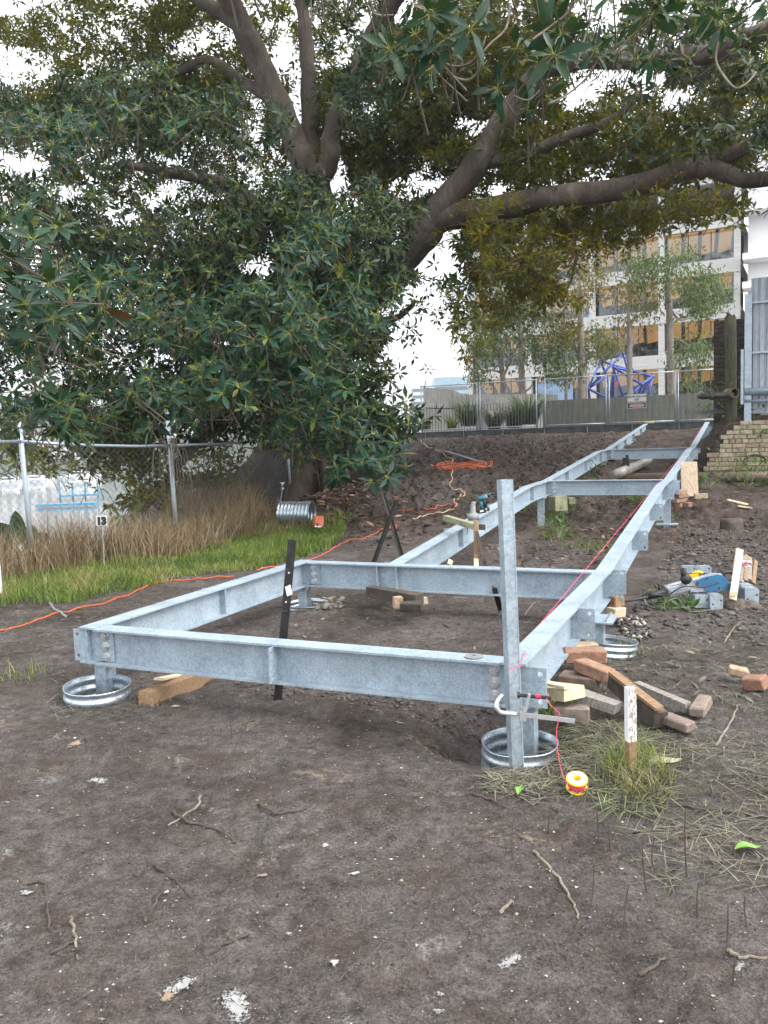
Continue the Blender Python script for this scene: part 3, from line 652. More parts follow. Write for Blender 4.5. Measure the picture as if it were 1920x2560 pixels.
def leaf_frames(rp, ra, rtn, rsz, nl=9):
    """per-leaf base point, direction, upper normal, length, width, colour"""
    N = len(rp); ref = np.tile([0, 0, 1.0], (N, 1)); ref[np.abs(ra[:, 2]) > .9] = (1, 0, 0)
    B = np.cross(ra, ref); B /= np.linalg.norm(B, axis=1)[:, None]; C_ = np.cross(ra, B)
    base = []; dr = []; nm = []; L = []; col = []; own = []
    tcol = np.zeros((N, 3))
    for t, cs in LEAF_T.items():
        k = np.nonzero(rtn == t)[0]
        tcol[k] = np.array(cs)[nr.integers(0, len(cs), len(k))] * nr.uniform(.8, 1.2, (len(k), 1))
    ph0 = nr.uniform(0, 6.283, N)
    for i in range(nl):
        ph = ph0 + i * 2.39996 + nr.normal(size=N) * .25; th = np.radians(26 + 76 * (i + .5) / nl) + nr.normal(size=N) * .2
        d = np.cos(th)[:, None] * ra + np.sin(th)[:, None] * (np.cos(ph)[:, None] * B + np.sin(ph)[:, None] * C_)
        d[:, 2] -= .28; d /= np.linalg.norm(d, axis=1)[:, None]
        n = ra - d * np.sum(ra * d, 1)[:, None] + nr.normal(size=(N, 3)) * .12; n -= d * np.sum(n * d, 1)[:, None]; n /= np.linalg.norm(n, axis=1)[:, None] + 1e-9
        base.append(rp + d * .035); dr.append(d); nm.append(n); L.append(rsz * nr.uniform(.135, .27, N)); own.append(np.arange(N))
        c = tcol * nr.uniform(.75, 1.3, (N, 1)); odd = nr.random(N)
        c[odd < .006] = (.10, .055, .02); c[odd > .985] = (.13, .15, .03); col.append(c)
    return (np.concatenate(x) for x in (base, dr, nm, L, col, own))
lb, ld, ln, lL, lc, lown = leaf_frames(rp, ra, rtn, rsz)
def leaf_mesh(b, d, n, L, c, hi):
    s = np.cross(d, n); Wd = (L * .33)[:, None] / 2; L = L[:, None]; N = len(b)
    if hi:
        P = [b, b + d * L * .30 + s * Wd * .85 + n * Wd * .22, b + d * L * .30 - n * L * .0, b + d * L * .30 - s * Wd * .85 + n * Wd * .22,
             b + d * L * .66 + s * Wd * .88 + n * Wd * .16 - n * L * .03, b + d * L * .66 - n * L * .04, b + d * L * .66 - s * Wd * .88 + n * Wd * .16 - n * L * .03, b + d * L - n * L * .13]
        V_ = np.stack(P, 1).reshape(-1, 3); o = (np.arange(N) * 8)[:, None]
        t = np.concatenate([o + k for k in ([0, 2, 1], [0, 3, 2], [4, 5, 7], [5, 6, 7])]); q = np.concatenate([o + k for k in ([1, 2, 5, 4], [2, 3, 6, 5])])
        return V_, t, q, np.repeat(c, 8, 0)
    P = [b, b + d * L * .48 + s * Wd + n * Wd * .2, b + d * L * .5, b + d * L * .48 - s * Wd + n * Wd * .2, b + d * L - n * L * .12]
    V_ = np.stack(P, 1).reshape(-1, 3); o = (np.arange(N) * 5)[:, None]
    t = np.concatenate([o + k for k in ([0, 2, 1], [0, 3, 2], [1, 2, 4], [2, 3, 4])])
    return V_, t, None, np.repeat(c, 5, 0)
_dist = np.linalg.norm(lb - CAM, axis=1); _lu, _lv = proj_np(lb)
near = (_dist < 12.5); vis = near & (_lu > 10) & (_lu < 1910) & (_lv > 10) & (_lv < 1250)
order = np.argsort(np.where(vis, _dist / lL, 1e9)); own_set = set()
for i in order[:2000]:      # whole rosettes, nearest first
    own_set.add(int(lown[i]))
    if len(own_set) >= 33: break
picked = np.isin(lown, list(own_set)); picked_idx = np.nonzero(picked)[0][:300]
pm = np.zeros(len(lb), bool); pm[picked_idx] = True
def crown_part(name, m, hi):
    V_, t, q, c = leaf_mesh(lb[m], ld[m], ln[m], lL[m], lc[m], hi)
    me = mesh_np(name, V_ - TC, t, q, c); me.materials.append(M['figleaf']); o = link(bpy.data.objects.new(name, me)); o.parent = fig; ORG[o.name] = TC; return stuff_of(o)
front = np.isin(rtn[lown], ['near', 'mid']); farf = front & ~near; near = near & front; back_ = ~front
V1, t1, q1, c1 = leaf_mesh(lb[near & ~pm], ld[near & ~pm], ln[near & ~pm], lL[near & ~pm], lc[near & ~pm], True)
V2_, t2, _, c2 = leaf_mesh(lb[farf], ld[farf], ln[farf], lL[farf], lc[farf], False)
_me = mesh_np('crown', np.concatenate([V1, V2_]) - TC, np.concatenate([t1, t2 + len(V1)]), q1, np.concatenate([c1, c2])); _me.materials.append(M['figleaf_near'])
crown = link(bpy.data.objects.new('crown', _me)); crown.parent = fig; ORG[crown.name] = TC; crown['kind'] = 'stuff'
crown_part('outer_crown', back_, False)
# the leaves that show largest are objects of their own
LM = []
for i, c in enumerate(((.016, .047, .026), (.023, .057, .026), (.075, .045, .02))):
    z3 = np.zeros((1, 3)); V_, t, q, cc = leaf_mesh(z3, np.array([[0, 1., 0]]), np.array([[0, 0, 1.]]), np.array([1.0]), z3, True)
    me = mesh_np('leaf', V_, t, q); me.materials.append(m_single_leaf(i, c)); LM.append(me)
for i in picked_idx:
    k = 2 if lc[i][0] > .07 else (0 if lc[i][1] < .042 else 1)
    o = link(bpy.data.objects.new('leaf', LM[k])); o.parent = crown
    d, n = ld[i], ln[i]; s = np.cross(d, n); L = lL[i]
    p = lb[i] - TC
    o.matrix_local = Matrix(((s[0] * L, d[0] * L, n[0] * L, p[0]), (s[1] * L, d[1] * L, n[1] * L, p[1]), (s[2] * L, d[2] * L, n[2] * L, p[2]), (0, 0, 0, 1)))
# petioles and twig ends of the nearer rosettes: thin three-sided sticks
def sticks(p, q, r0, r1, c):
    d = q - p; d /= np.linalg.norm(d, axis=1)[:, None] + 1e-9; ref = np.tile([.3, .5, .81], (len(p), 1)); x = np.cross(d, ref); x /= np.linalg.norm(x, axis=1)[:, None] + 1e-9; y = np.cross(d, x)
    P = []
    for (b, r) in ((p, r0), (q, r1)):
        for k in range(3): P.append(b + r * (math.cos(2.094 * k) * x + math.sin(2.094 * k) * y))
    V_ = np.stack(P, 1).reshape(-1, 3); o = (np.arange(len(p)) * 6)[:, None]
    return V_, np.concatenate([o + k for k in ([0, 1, 4, 3], [1, 2, 5, 4], [2, 0, 3, 5])]), np.repeat(c, 6, 0)
nm_ = (_dist < 19); a = sticks(lb[nm_] - ld[nm_] * .035, lb[nm_] + ld[nm_] * .06, .005, .003, np.tile([.24, .26, .06], (nm_.sum(), 1)))
rd = np.linalg.norm(rp - CAM, axis=1); rm = rd < 20
tq = rp[rm]; back = -ra[rm] * .45 + np.array([0, .25, -.02]) + nr.normal(size=(rm.sum(), 3)) * .1
b = sticks(tq + back, tq, .010, .005, np.tile([.13, .105, .075], (rm.sum(), 1)))
me = mesh_np('twigs', np.concatenate([a[0], b[0]]) - TC, None, np.concatenate([a[1], b[1] + len(a[0])]), np.concatenate([a[2], b[2]])); me.materials.append(M['dead'])
tw = link(bpy.data.objects.new('twigs', me)); tw.parent = fig; stuff_of(tw); ORG[tw.name] = TC
# bare hanging twigs at the top right and a few pale ones among the leaves
for pts, r in (([(1090, 105), (1100, 145), (1130, 165), (1170, 160), (1200, 130), (1215, 90)], .016), ([(1118, 180), (1140, 195), (1170, 200), (1195, 180), (1203, 140), (1225, 110), (1265, 70), (1275, 10)], .018),
               ([(1330, 100), (1370, 70), (1420, 30), (1440, -20)], .016), ([(1370, 260), (1420, 235), (1470, 190), (1500, 140)], .016), ([(1440, 170), (1460, 100), (1480, 40)], .014),
               ([(1390, 145), (1440, 148), (1470, 160)], .014), ([(1780, 20), (1795, 90), (1790, 150), (1810, 190), (1840, 220), (1870, 205), (1890, 180)], .016), ([(925, 0), (930, 25), (945, 38), (985, 38)], .015),
               ([(1285, 240), (1320, 250), (1350, 225)], .012)):
    P, R = smooth_path([at(u, v, 6.6 + .1 * math.sin(i)) for i, (u, v) in enumerate(pts)], [r * .6 * (1 - .4 * i / len(pts)) for i in range(len(pts))], 5)
    obj('hanging_twig', MB().tube(P, R, 6), M['twig'], fig, True)

# ------------------------------------------------------------------ far edge beam, walls and fences at the head of the ramp
def kx(u): return (u - 960) / FPX
def a_on(u, s): k = kx(u); return s * (E2[1] * k - E2[0]) / (E2[1] + E2[0] * k)      # across-coordinate of image column u on the line s
def Yon(u, s): return s / (E2[1] + E2[0] * kx(u))
eb = thing('steel_edge_beam', 'long dark weathered steel beam across the top of the muddy slope', 'steel beam', fr(29.93, -7, 1.6))
_p0, _p1 = fr(29.93, -13.4, 1.815), fr(29.93, -.75, 1.87)
bo = obj('beam', ibeam([_p0, _p1], E2), M['old_steel'], eb)
for a in np.arange(-12.9, -1, 1.55):
    z = lerp(1.815, 1.87, (a + 13.4) / 12.65)
    obj('stiffener', MB().box(fr(29.93 - .036, a, z - D / 2), E1 * .008, E2 * .031, EZ * (D / 2 - TF - .001)), M['galv_post'], bo)
for i, (da, c) in enumerate(((-.16, 'wood_brown'), (.1, 'wood_pale'))):
    single('timber_offcut', MB().bar(fr(29.86, AL + da - .14, 1.895 + .0 * i), fr(29.9, AL + da + .16, 1.895), .09, .06, j=.004), M[c],
           ['brown timber offcut on the far end of the left ramp beam', 'pale timber offcut beside the brown one on the far beam end'][i], 'timber')
# board-formed concrete wall: core and one mesh per board mark
cw = thing('concrete_wall', 'stained board-formed concrete wall behind the construction site sign', 'wall', fr(32, -4, 1.6))
A0, A1 = a_on(1362, 32) , -.55
obj('core', MB().box(fr(32.11, (A0 + A1) / 2, 2.0), E1 * (A1 - A0) / 2, E2 * .10, EZ * .90), M['concrete_mossy'], cw)
nb = 34; bw = (A1 - A0) / nb; _bm = None
for i in range(nb):
    pr = rng.uniform(.004, .016); t_ = rng.uniform(-.012, .004)
    obj('board_mark', MB().box(fr(32.01 - pr / 2, A0 + (i + .5) * bw, 2.0 + t_ / 2), E1 * (bw / 2 - .006), E2 * (pr / 2 + .004), EZ * (.885 + t_ / 2)), M['concrete_mossy'], cw)
# low railing of upright bars
bf = thing('bar_fence', 'railing of thin dark upright bars in front of strappy plants', 'fence', fr(31.2, -10, 1.6))
for i, a in enumerate(np.arange(a_on(985, 31.2), a_on(1360, 31.2), .122)):
    h = 2.87 + rng.uniform(-.03, .03); lean = rng.uniform(-.01, .01)
    obj('bar', MB().tube([fr(31.2, a, 1.62), fr(31.2, a + lean, h)], .0155, 6), M['old_steel'], bf)
obj('bottom_rail', MB().box(fr(31.2, a_on(1172, 31.2), 1.70), E1 * 3.1, E2 * .012, EZ * .02), M['old_steel'], bf)
# temporary fence panels
def temp_panel(a0, a1, label, z0=1.78, z1=3.66):
    t = thing('temporary_fence_panel', label, 'fence panel', fr(30.9, (a0 + a1) / 2, z0), 'temporary fence panels at the top of the slope')
    for a in (a0, a1): obj('post', MB().tube([fr(30.9, a, z0 - .05), fr(30.9, a, z1 + .05)], .024, 8), M['galv_post'], t, True)
    for z in (z1, z0 + .15): obj('rail', MB().tube([fr(30.9, a0, z), fr(30.9, a1, z)], .021, 8), M['galv_post'], t, True)
    mb = MB()
    for a in np.arange(a0 + .09, a1, .09): mb.tube([fr(30.9, a, z0 + .16), fr(30.9, a, z1)], .0024, 3, False)
    for z in np.arange(z0 + .3, z1, .27): mb.tube([fr(30.9, a0, z), fr(30.9, a1, z)], .0024, 3, False)
    stuff_of(obj('wire_mesh', mb, M['chain'], t))
for (u0, u1, lb_) in ((1062, 1200, 'leftmost temporary mesh fence panel, above the bar railing'), (1207, 1347, 'temporary mesh fence panel in front of the strappy plants'), (1369, 1520, 'temporary mesh fence panel at the left end of the concrete wall'),
                     (1528, 1693, 'temporary mesh fence panel that carries the danger sign'), (1699, 1800, 'temporary mesh fence panel next to the dark brick wall')):
    temp_panel(a_on(u0, 30.9), a_on(u1, 30.9), lb_)
def text_mesh(s, size, align='CENTER', bold=.0):
    cu = bpy.data.curves.new('txt', 'FONT'); cu.body = s; cu.size = size; cu.align_x = align; cu.align_y = 'CENTER'; cu.extrude = .0015; cu.offset = bold; cu.resolution_u = 3
    o = link(bpy.data.objects.new('txt', cu)); bpy.context.view_layer.update(); dg = bpy.context.evaluated_depsgraph_get()
    me = bpy.data.meshes.new_from_object(o.evaluated_get(dg)); bpy.data.objects.remove(o); bpy.data.curves.remove(cu); return me
def text_part(parent, name, s, size, mat, pos, X, Z, bold=0.0):
    me = text_mesh(s, size, bold=bold); me.materials.clear(); me.materials.append(mat)
    o = link(bpy.data.objects.new(name, me)); o.parent = parent; X = np.array(X) / np.linalg.norm(X); Z = np.array(Z) / np.linalg.norm(Z); N = np.cross(X, Z)
    p = np.array(pos) - ORG[parent.name]; o.matrix_local = Matrix(((X[0], Z[0], N[0], p[0]), (X[1], Z[1], N[1], p[1]), (X[2], Z[2], N[2], p[2]), (0, 0, 0, 1))); ORG[o.name] = ORG[parent.name]
    return o
M['sign_white'] = m_simple('sign_white', (.72, .73, .72), (.80, .80, .79), 8, .5, 0, 0)
M['sign_black'] = m_simple('sign_black', (.02, .02, .02), (.035, .035, .035), 8, .5, 0, 0)
M['sign_red'] = m_simple('sign_red', (.40, .02, .04), (.50, .035, .06), 8, .5, 0, 0)
sc_ = at(1592, 1003, Yon(1592, 30.85)); sg = thing('danger_sign', 'white danger construction site sign hung upside down on the temporary fence', 'sign', sc_)
SX, SZ = -E1, -EZ     # it hangs upside down
obj('board', MB().box(sc_, E1 * .33, E2 * .006, EZ * .25), M['sign_white'], sg)
obj('black_panel', MB().box(sc_ - SZ * -.155 - E2 * .008, E1 * .315, E2 * .002, EZ * .078), M['sign_black'], sg)
def disc(c, X, Z, rx, rz, n=24): return MB().add([c] + [c + X * rx * math.cos(2 * math.pi * i / n) + Z * rz * math.sin(2 * math.pi * i / n) for i in range(n)], [(0, 1 + (i + 1) % n, 1 + i) for i in range(n)])
dc = sc_ + SZ * .155
obj('white_oval', disc(dc - E2 * .012, E1, EZ, .27, .066), M['sign_white'], sg); obj('red_oval', disc(dc - E2 * .014, E1, EZ, .255, .056), M['sign_red'], sg)
text_part(sg, 'lettering', 'DANGER', .115, M['sign_white'], dc - E2 * .017, SX, SZ, .003)
for i, w in enumerate(('CONSTRUCTION', 'SITE', 'DO NOT ENTER')):
    text_part(sg, 'lettering', w, .088 if i != 2 else .092, M['sign_black'], sc_ + SZ * (.035 - .105 * i) - E2 * .009, SX, SZ, .002)
# strappy plants behind the railing
def strap_clump(c, R, n, label, cols):
    t = thing('strappy_plant', label, 'plant', c, 'strappy plants behind the railing'); V_ = []; Q = []; CC = []
    for i in range(n):
        az = rng.uniform(0, 6.283); b = np.array(c) + np.array([math.cos(az), math.sin(az), 0]) * R * .35 * rng.random(); L = R * rng.uniform(.9, 1.5); up = rng.uniform(1.0, 1.75); w = .022
        d = np.array([math.cos(az), math.sin(az), 0]); sd = np.array([-d[1], d[0], 0]); col = np.array(rng.choice(cols)) * rng.uniform(.7, 1.3); o = len(V_)
        for k, tt in enumerate((0, .35, .7, 1.0)):
            p = b + d * L * (tt ** 1.5) * .8 + EZ * L * (up * tt - .75 * tt * tt); ww = w * (1 - tt * .8)
            V_ += [p - sd * ww, p + sd * ww]; CC += [col, col]
        Q += [(o + 2 * k, o + 2 * k + 1, o + 2 * k + 3, o + 2 * k + 2) for k in range(3)]
    me = mesh_np('foliage', np.array(V_) - ORG[t.name], None, Q, np.array(CC)); me.materials.append(M['gumleaf']); o = link(bpy.data.objects.new('foliage', me)); o.parent = t; stuff_of(o)
for u, v, R, n, lb_ in ((1172, 1050, .95, 330, 'leftmost large strappy plant behind the railing'), (1235, 1058, .72, 260, 'low strappy plant in the middle behind the railing'), (1287, 1055, .85, 300, 'strappy plant left of the tallest clump'), (1322, 1046, 1.1, 420, 'tallest strappy plant clump behind the railing')):
    strap_clump(at(u, v + 15, 34.6 + rng.uniform(-.3, .3)), R, n, lb_, [(.05, .085, .03), (.035, .065, .03), (.10, .13, .045)])
for u, v, R, n, lb_ in ((1065, 1075, .42, 110, 'small yellow green plant at the left of the railing'), (1130, 1072, .5, 120, 'pale green plant between the small and the large clump')):
    strap_clump(at(u, v, 33.6), R, n, lb_, [(.20, .22, .05), (.12, .16, .04)])
# curved pale concrete walls in the courtyard
cv = thing('curved_concrete_wall', 'pale curved board-marked concrete wall behind the gum trees', 'wall', at(1250, 1030, 41))
top = [(1134, 975, 41.5), (1155, 984, 41.0), (1190, 986.5, 40.5), (1240, 986, 40), (1300, 985, 39.8), (1350, 985, 40), (1395, 987, 40.5)]
mb = MB(); T_ = [at(*p) for p in top]; Tp, _r = smooth_path(T_, [1] * 7, 6)
for i in range(len(Tp) - 1):
    p, q = Tp[i], Tp[i + 1]; pb, qb = p.copy(), q.copy(); pb[2] = qb[2] = 1.5; bk = np.array([0, .25, 0]); mb.hexa([pb, qb, qb + bk, pb + bk], [p, q, q + bk, p + bk])
obj('wall_face', mb, M['concrete'], cv)
pw = thing('concrete_plinth', 'tall straight pale concrete block left of the curved wall', 'wall', at(1095, 1025, 42))
p, q = at(1058, 968, 42.2), at(1134, 975, 41.6); mb = MB(); pb, qb = p.copy(), q.copy(); pb[2] = at(1058, 1019, 42.2)[2]; qb[2] = at(1134, 1021, 41.6)[2]; bk = np.array([.3, 2.5, 0]); mb.hexa([pb, qb, qb + bk, pb + bk], [p, q, q + bk, p + bk])
obj('upper_block', mb, M['concrete'], pw)
p, q = at(1052, 1021, 41.9), at(1160, 1024, 41.2); mb = MB(); pb, qb = p.copy(), q.copy(); pb[2] = qb[2] = 1.3; mb.hexa([pb, qb, qb + bk, pb + bk], [p, q, q + bk, p + bk]); obj('lower_block', mb, M['concrete'], pw)

# ------------------------------------------------------------------ concrete building
YB = math.radians(28); B2 = np.array([math.sin(YB), math.cos(YB), 0]); B1 = np.array([math.cos(YB), -math.sin(YB), 0])
def bp(a, d, z): return B2 * (73 + d) + B1 * a + EZ * z
bld = thing('concrete_building', 'grey brutalist concrete office building with warm glowing timber ceilings', 'building', bp(-17, 0, 3))
LV = [6.7, 10.4, 14.0, 17.6, 21.2]; AX0, AX1 = -29.2, -5.6
def bbox(n, m, a0, a1, d0, d1, z0, z1, par=bld): return obj(n, MB().box(bp((a0 + a1) / 2, (d0 + d1) / 2, (z0 + z1) / 2), B1 * (a1 - a0) / 2, B2 * (d1 - d0) / 2, EZ * (z1 - z0) / 2), M[m], par)
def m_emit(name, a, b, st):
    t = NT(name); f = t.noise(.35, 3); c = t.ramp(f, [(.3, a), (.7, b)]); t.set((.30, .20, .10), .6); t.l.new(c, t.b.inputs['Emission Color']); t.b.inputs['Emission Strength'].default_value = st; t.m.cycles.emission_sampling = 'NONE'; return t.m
M['ceil'] = m_emit('glowing_timber_ceiling', (.40, .18, .04), (.58, .30, .08), .40)  # panels glow by themselves, standing in for lamplight inside the rooms
M['bdark'] = m_simple('dark_interior', (.03, .027, .024), (.09, .075, .06), .7, .8, 0, 0)
M['rib'] = m_simple('dark_ceiling_rib', (.05, .035, .025), (.09, .07, .05), 2, .7, 0, 0)
def m_glass():
    t = NT('window_glass'); g = t.n.new('ShaderNodeBsdfGlossy'); g.inputs['Roughness'].default_value = .03; g.inputs['Color'].default_value = (.8, .85, .9, 1)
    tr = t.n.new('ShaderNodeBsdfTransparent'); tr.inputs['Color'].default_value = (.80, .84, .86, 1); k = t.n.new('ShaderNodeMixShader'); k.inputs[0].default_value = .08
    t.l.new(tr.outputs[0], k.inputs[1]); t.l.new(g.outputs[0], k.inputs[2]); t.l.new(k.outputs[0], t.out.inputs['Surface']); return t.m
M['glass'] = m_glass()
M['bluepanel'] = m_simple('pale_blue_panel', (.20, .30, .44), (.26, .37, .52), 1, .6, 0, 0)
bbox('ground_slab', 'concrete_bld', AX0, AX1, -2, 16, 2.2, 3.0)
cols_a = [-29.0, -23.3, -17.5, -11.7, -5.85]
for li, zb in enumerate(LV):
    z0 = LV[li - 1] + 1.12 if li else 3.0
    bbox('spandrel', 'concrete_bld', AX0, AX1, -.25, .25, zb, zb + 1.12)
    bbox('floor_slab', 'concrete_bld', AX0, AX1, .26, 15, zb + .62, zb + .95)
    bbox('back_wall', 'bdark', AX0 + .3, AX1 - .3, 7.0, 7.2, z0, zb + .6)
    for a in cols_a: bbox('column', 'concrete_bld', a - .24, a + .24, -.18, .32, z0, zb - .003)
    if li > 3: continue
    for k in range(4):
        c0, c1 = cols_a[k] + .26, cols_a[k + 1] - .26
        n = 4; w = (c1 - c0) / n
        for j in range(n):      # each ceiling bay: a sloping self-glowing panel between dark ribs
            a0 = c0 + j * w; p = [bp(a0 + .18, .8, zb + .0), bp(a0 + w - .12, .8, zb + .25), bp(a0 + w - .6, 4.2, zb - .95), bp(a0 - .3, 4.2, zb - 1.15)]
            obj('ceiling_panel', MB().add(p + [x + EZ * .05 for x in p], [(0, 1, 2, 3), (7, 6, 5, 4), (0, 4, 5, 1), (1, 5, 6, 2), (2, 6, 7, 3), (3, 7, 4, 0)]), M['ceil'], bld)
            obj('ceiling_rib', MB().bar(bp(a0 + w, .75, zb + .05), bp(a0 + w - .45, 4.2, zb - 1.1), .22, .3), M['rib'], bld)
        zs = z0 + .05
        win = bbox('window', 'bdark', c0, c1, .62, .70, zs - .04, zs + .06)
        for j in range(3):
            x0 = c0 + j * (c1 - c0) / 3; x1 = c0 + (j + 1) * (c1 - c0) / 3
            bbox('pane', 'glass', x0 + .04, x1 - .04, .645, .66, zs + .07, zb - .02, win); bbox('mullion', 'rib', x1 - .035, x1 + .035, .63, .70, zs + .06, zb - .01, win)
        for j in range(3):
            x = rng.uniform(c0 + .6, c1 - .8); hh = rng.uniform(.6, 1.3); bbox('furniture', rng.choice(['bdark', 'bluepanel', 'wood_brown', 'grey_plastic']), x, x + rng.uniform(.6, 1.6), 2.0 + j, 2.5 + j, z0 + .02, z0 + hh)
bbox('side_wall', 'concrete_bld', AX0 - .02, AX0 + .25, .27, 15, 3.0, 22.3)
bbox('blue_screen', 'bluepanel', -22.6, -19.4, .3, .45, 3.05, 6.2)
wb = thing('white_building', 'bright white rendered block with balconies right of the concrete building', 'building', bp(-1, -2, 3))
bbox('wall', 'white_bld', -5.1, 16, .6, 14, 2.4, 30, wb)
for z in (8.9, 12.4, 14.6, 18.3): bbox('balcony_slab', 'white_bld', -5.35, -2.2, -1.6, .58, z, z + .5, wb)

# ------------------------------------------------------------------ gum trees
def gum(label, base, pts, rad, crowns, cols, Yd, branches=()):
    """pts and crowns in image columns/rows at depth Yd (crowns scattered in depth)"""
    b = at(base[0], base[1], Yd); b[2] = min(b[2], 2.0); t = thing('gum_tree', label, 'tree', b, 'young gum trees in the courtyard')
    P, R = smooth_path([b] + [at(u, v, Yd) for u, v in pts], rad, 5); obj('trunk', MB().tube(P, R, 8), M['gumbark'], t, True)
    for br in branches:
        P, R = smooth_path([at(u, v, Yd + dy) for u, v, dy in br], np.linspace(.07, .02, len(br)), 4); obj('branch', MB().tube(P, R, 6), M['gumbark'], t, True)
    B = []; Dn = []; Nn = []; LL = []; CC = []
    for (u, v, ru, rv, n) in crowns:
        k = max(3, n // 26)
        for _ in range(k):
            r = math.sqrt(rng.random()); th = rng.uniform(0, 6.283); c = at(u + ru * r * math.cos(th), v + rv * r * math.sin(th), Yd + rng.uniform(-1.6, 1.6))
            m = 26; p = c + nr.normal(size=(m, 3)) * .26; d = nr.normal(size=(m, 3)) * .6 + np.array([0, 0, -.7]); d /= np.linalg.norm(d, axis=1)[:, None]; nn = np.cross(d, nr.normal(size=(m, 3))); nn /= np.linalg.norm(nn, axis=1)[:, None]
            B.append(p); Dn.append(d); Nn.append(nn); LL.append(nr.uniform(.16, .28, m)); CC.append(np.array(rng.choice(cols))[None] * nr.uniform(.7, 1.35, (m, 1)))
    B, Dn, Nn, LL, CC = (np.concatenate(x) for x in (B, Dn, Nn, LL, CC))
    V_, tt, _, c = leaf_mesh(B, Dn, Nn, LL, CC, False); me = mesh_np('crown', V_ - ORG[t.name], tt, None, c); me.materials.append(M['gumleaf']); o = link(bpy.data.objects.new('crown', me)); o.parent = t; stuff_of(o)
GC = [(.10, .14, .07), (.14, .17, .08), (.08, .12, .06)]; GB = [(.17, .15, .075), (.14, .14, .07), (.20, .16, .08)]
gum('thin gum tree at the left edge of the courtyard', (1189, 1032), [(1186, 960), (1184, 900), (1178, 860)], [.10, .085, .06, .03], [(1195, 900, 35, 45, 500), (1175, 850, 40, 30, 300), (1210, 945, 25, 15, 120)], GC, 42)
gum('leaning gum tree with forked branches left of the straight one', (1256, 1030), [(1257, 950), (1248, 890), (1238, 850), (1226, 800), (1215, 770)], [.16, .14, .12, .10, .06, .03], [(1235, 860, 45, 45, 900), (1210, 800, 50, 40, 900), (1270, 890, 25, 30, 250), (1200, 930, 20, 12, 90)], GC, 41.5, [((1257, 945, 0), (1272, 910, .2), (1285, 880, .4), (1295, 865, .4)), ((1250, 930, 0), (1225, 925, -.3), (1200, 930, -.5))])
gum('straight gum tree in front of the curved wall', (1306, 1015), [(1304, 930), (1302, 860), (1301, 790), (1300, 720)], [.17, .15, .13, .10, .05], [(1330, 800, 60, 50, 1300), (1280, 780, 45, 40, 700), (1345, 870, 40, 40, 700), (1300, 720, 60, 40, 800)], GC, 41, [((1303, 985, 0), (1325, 970, .2), (1332, 955, .3)), ((1302, 860, 0), (1330, 830, .3), (1345, 810, .5))])
gum('small bushy gum tree behind the left end of the concrete wall', (1416, 1000), [(1415, 940), (1414, 900), (1412, 870)], [.09, .08, .06, .03], [(1400, 930, 40, 25, 600), (1420, 880, 45, 30, 700), (1370, 920, 25, 15, 150)], GC, 40, [((1416, 960, 0), (1435, 930, .2), (1455, 900, .3))])
gum('tall pale-trunked gum tree left of the blue sculpture', (1453, 1000), [(1454, 930), (1452, 860), (1451, 790), (1450, 700)], [.20, .18, .16, .14, .08], [(1440, 720, 60, 40, 700), (1420, 830, 50, 30, 800), (1395, 800, 30, 20, 250), (1480, 660, 60, 40, 700)], GB, 40.5, [((1452, 900, 0), (1436, 860, .3), (1424, 835, .4))])
gum('forked gum tree with a bronze crown beside the tall pale one', (1465, 998), [(1463, 930), (1464, 890), (1455, 850), (1445, 820)], [.12, .11, .10, .07, .03], [(1510, 865, 45, 28, 900), (1490, 840, 35, 20, 400), (1475, 895, 20, 15, 120)], GB + GC, 42.5, [((1464, 900, 0), (1485, 885, .2), (1505, 870, .3))])
gum('sparse brown gum tree in front of the blue sculpture', (1576, 990), [(1574, 930), (1574, 860), (1572, 820), (1570, 760)], [.16, .14, .12, .10, .05], [(1560, 730, 60, 40, 420), (1610, 730, 50, 50, 420), (1560, 790, 40, 30, 160), (1625, 790, 30, 30, 160)], GB, 39, [((1574, 865, 0), (1556, 840, .2), (1545, 815, .3)), ((1576, 870, 0), (1592, 845, .2), (1610, 830, .3)), ((1573, 820, 0), (1588, 790, .2), (1600, 760, .3))])
gum('big gum tree with a round green crown right of the blue sculpture', (1683, 985), [(1676, 900), (1675, 820), (1673, 760), (1672, 700), (1668, 670)], [.21, .19, .17, .15, .11, .06], [(1762, 730, 52, 55, 1700), (1730, 770, 40, 25, 500), (1640, 690, 70, 50, 900), (1600, 660, 60, 40, 600), (1690, 650, 60, 30, 500), (1740, 885, 50, 35, 900), (1690, 900, 22, 15, 120), (1720, 960, 20, 14, 140), (1760, 975, 16, 10, 100)], GC, 38.5,
    [((1675, 815, 0), (1700, 795, .2), (1722, 790, .3), (1745, 770, .4)), ((1674, 770, 0), (1700, 800, .2), (1735, 790, .3)), ((1672, 700, 0), (1690, 675, .2), (1700, 650, .3)), ((1676, 840, 0), (1700, 850, .2), (1730, 870, .3))])

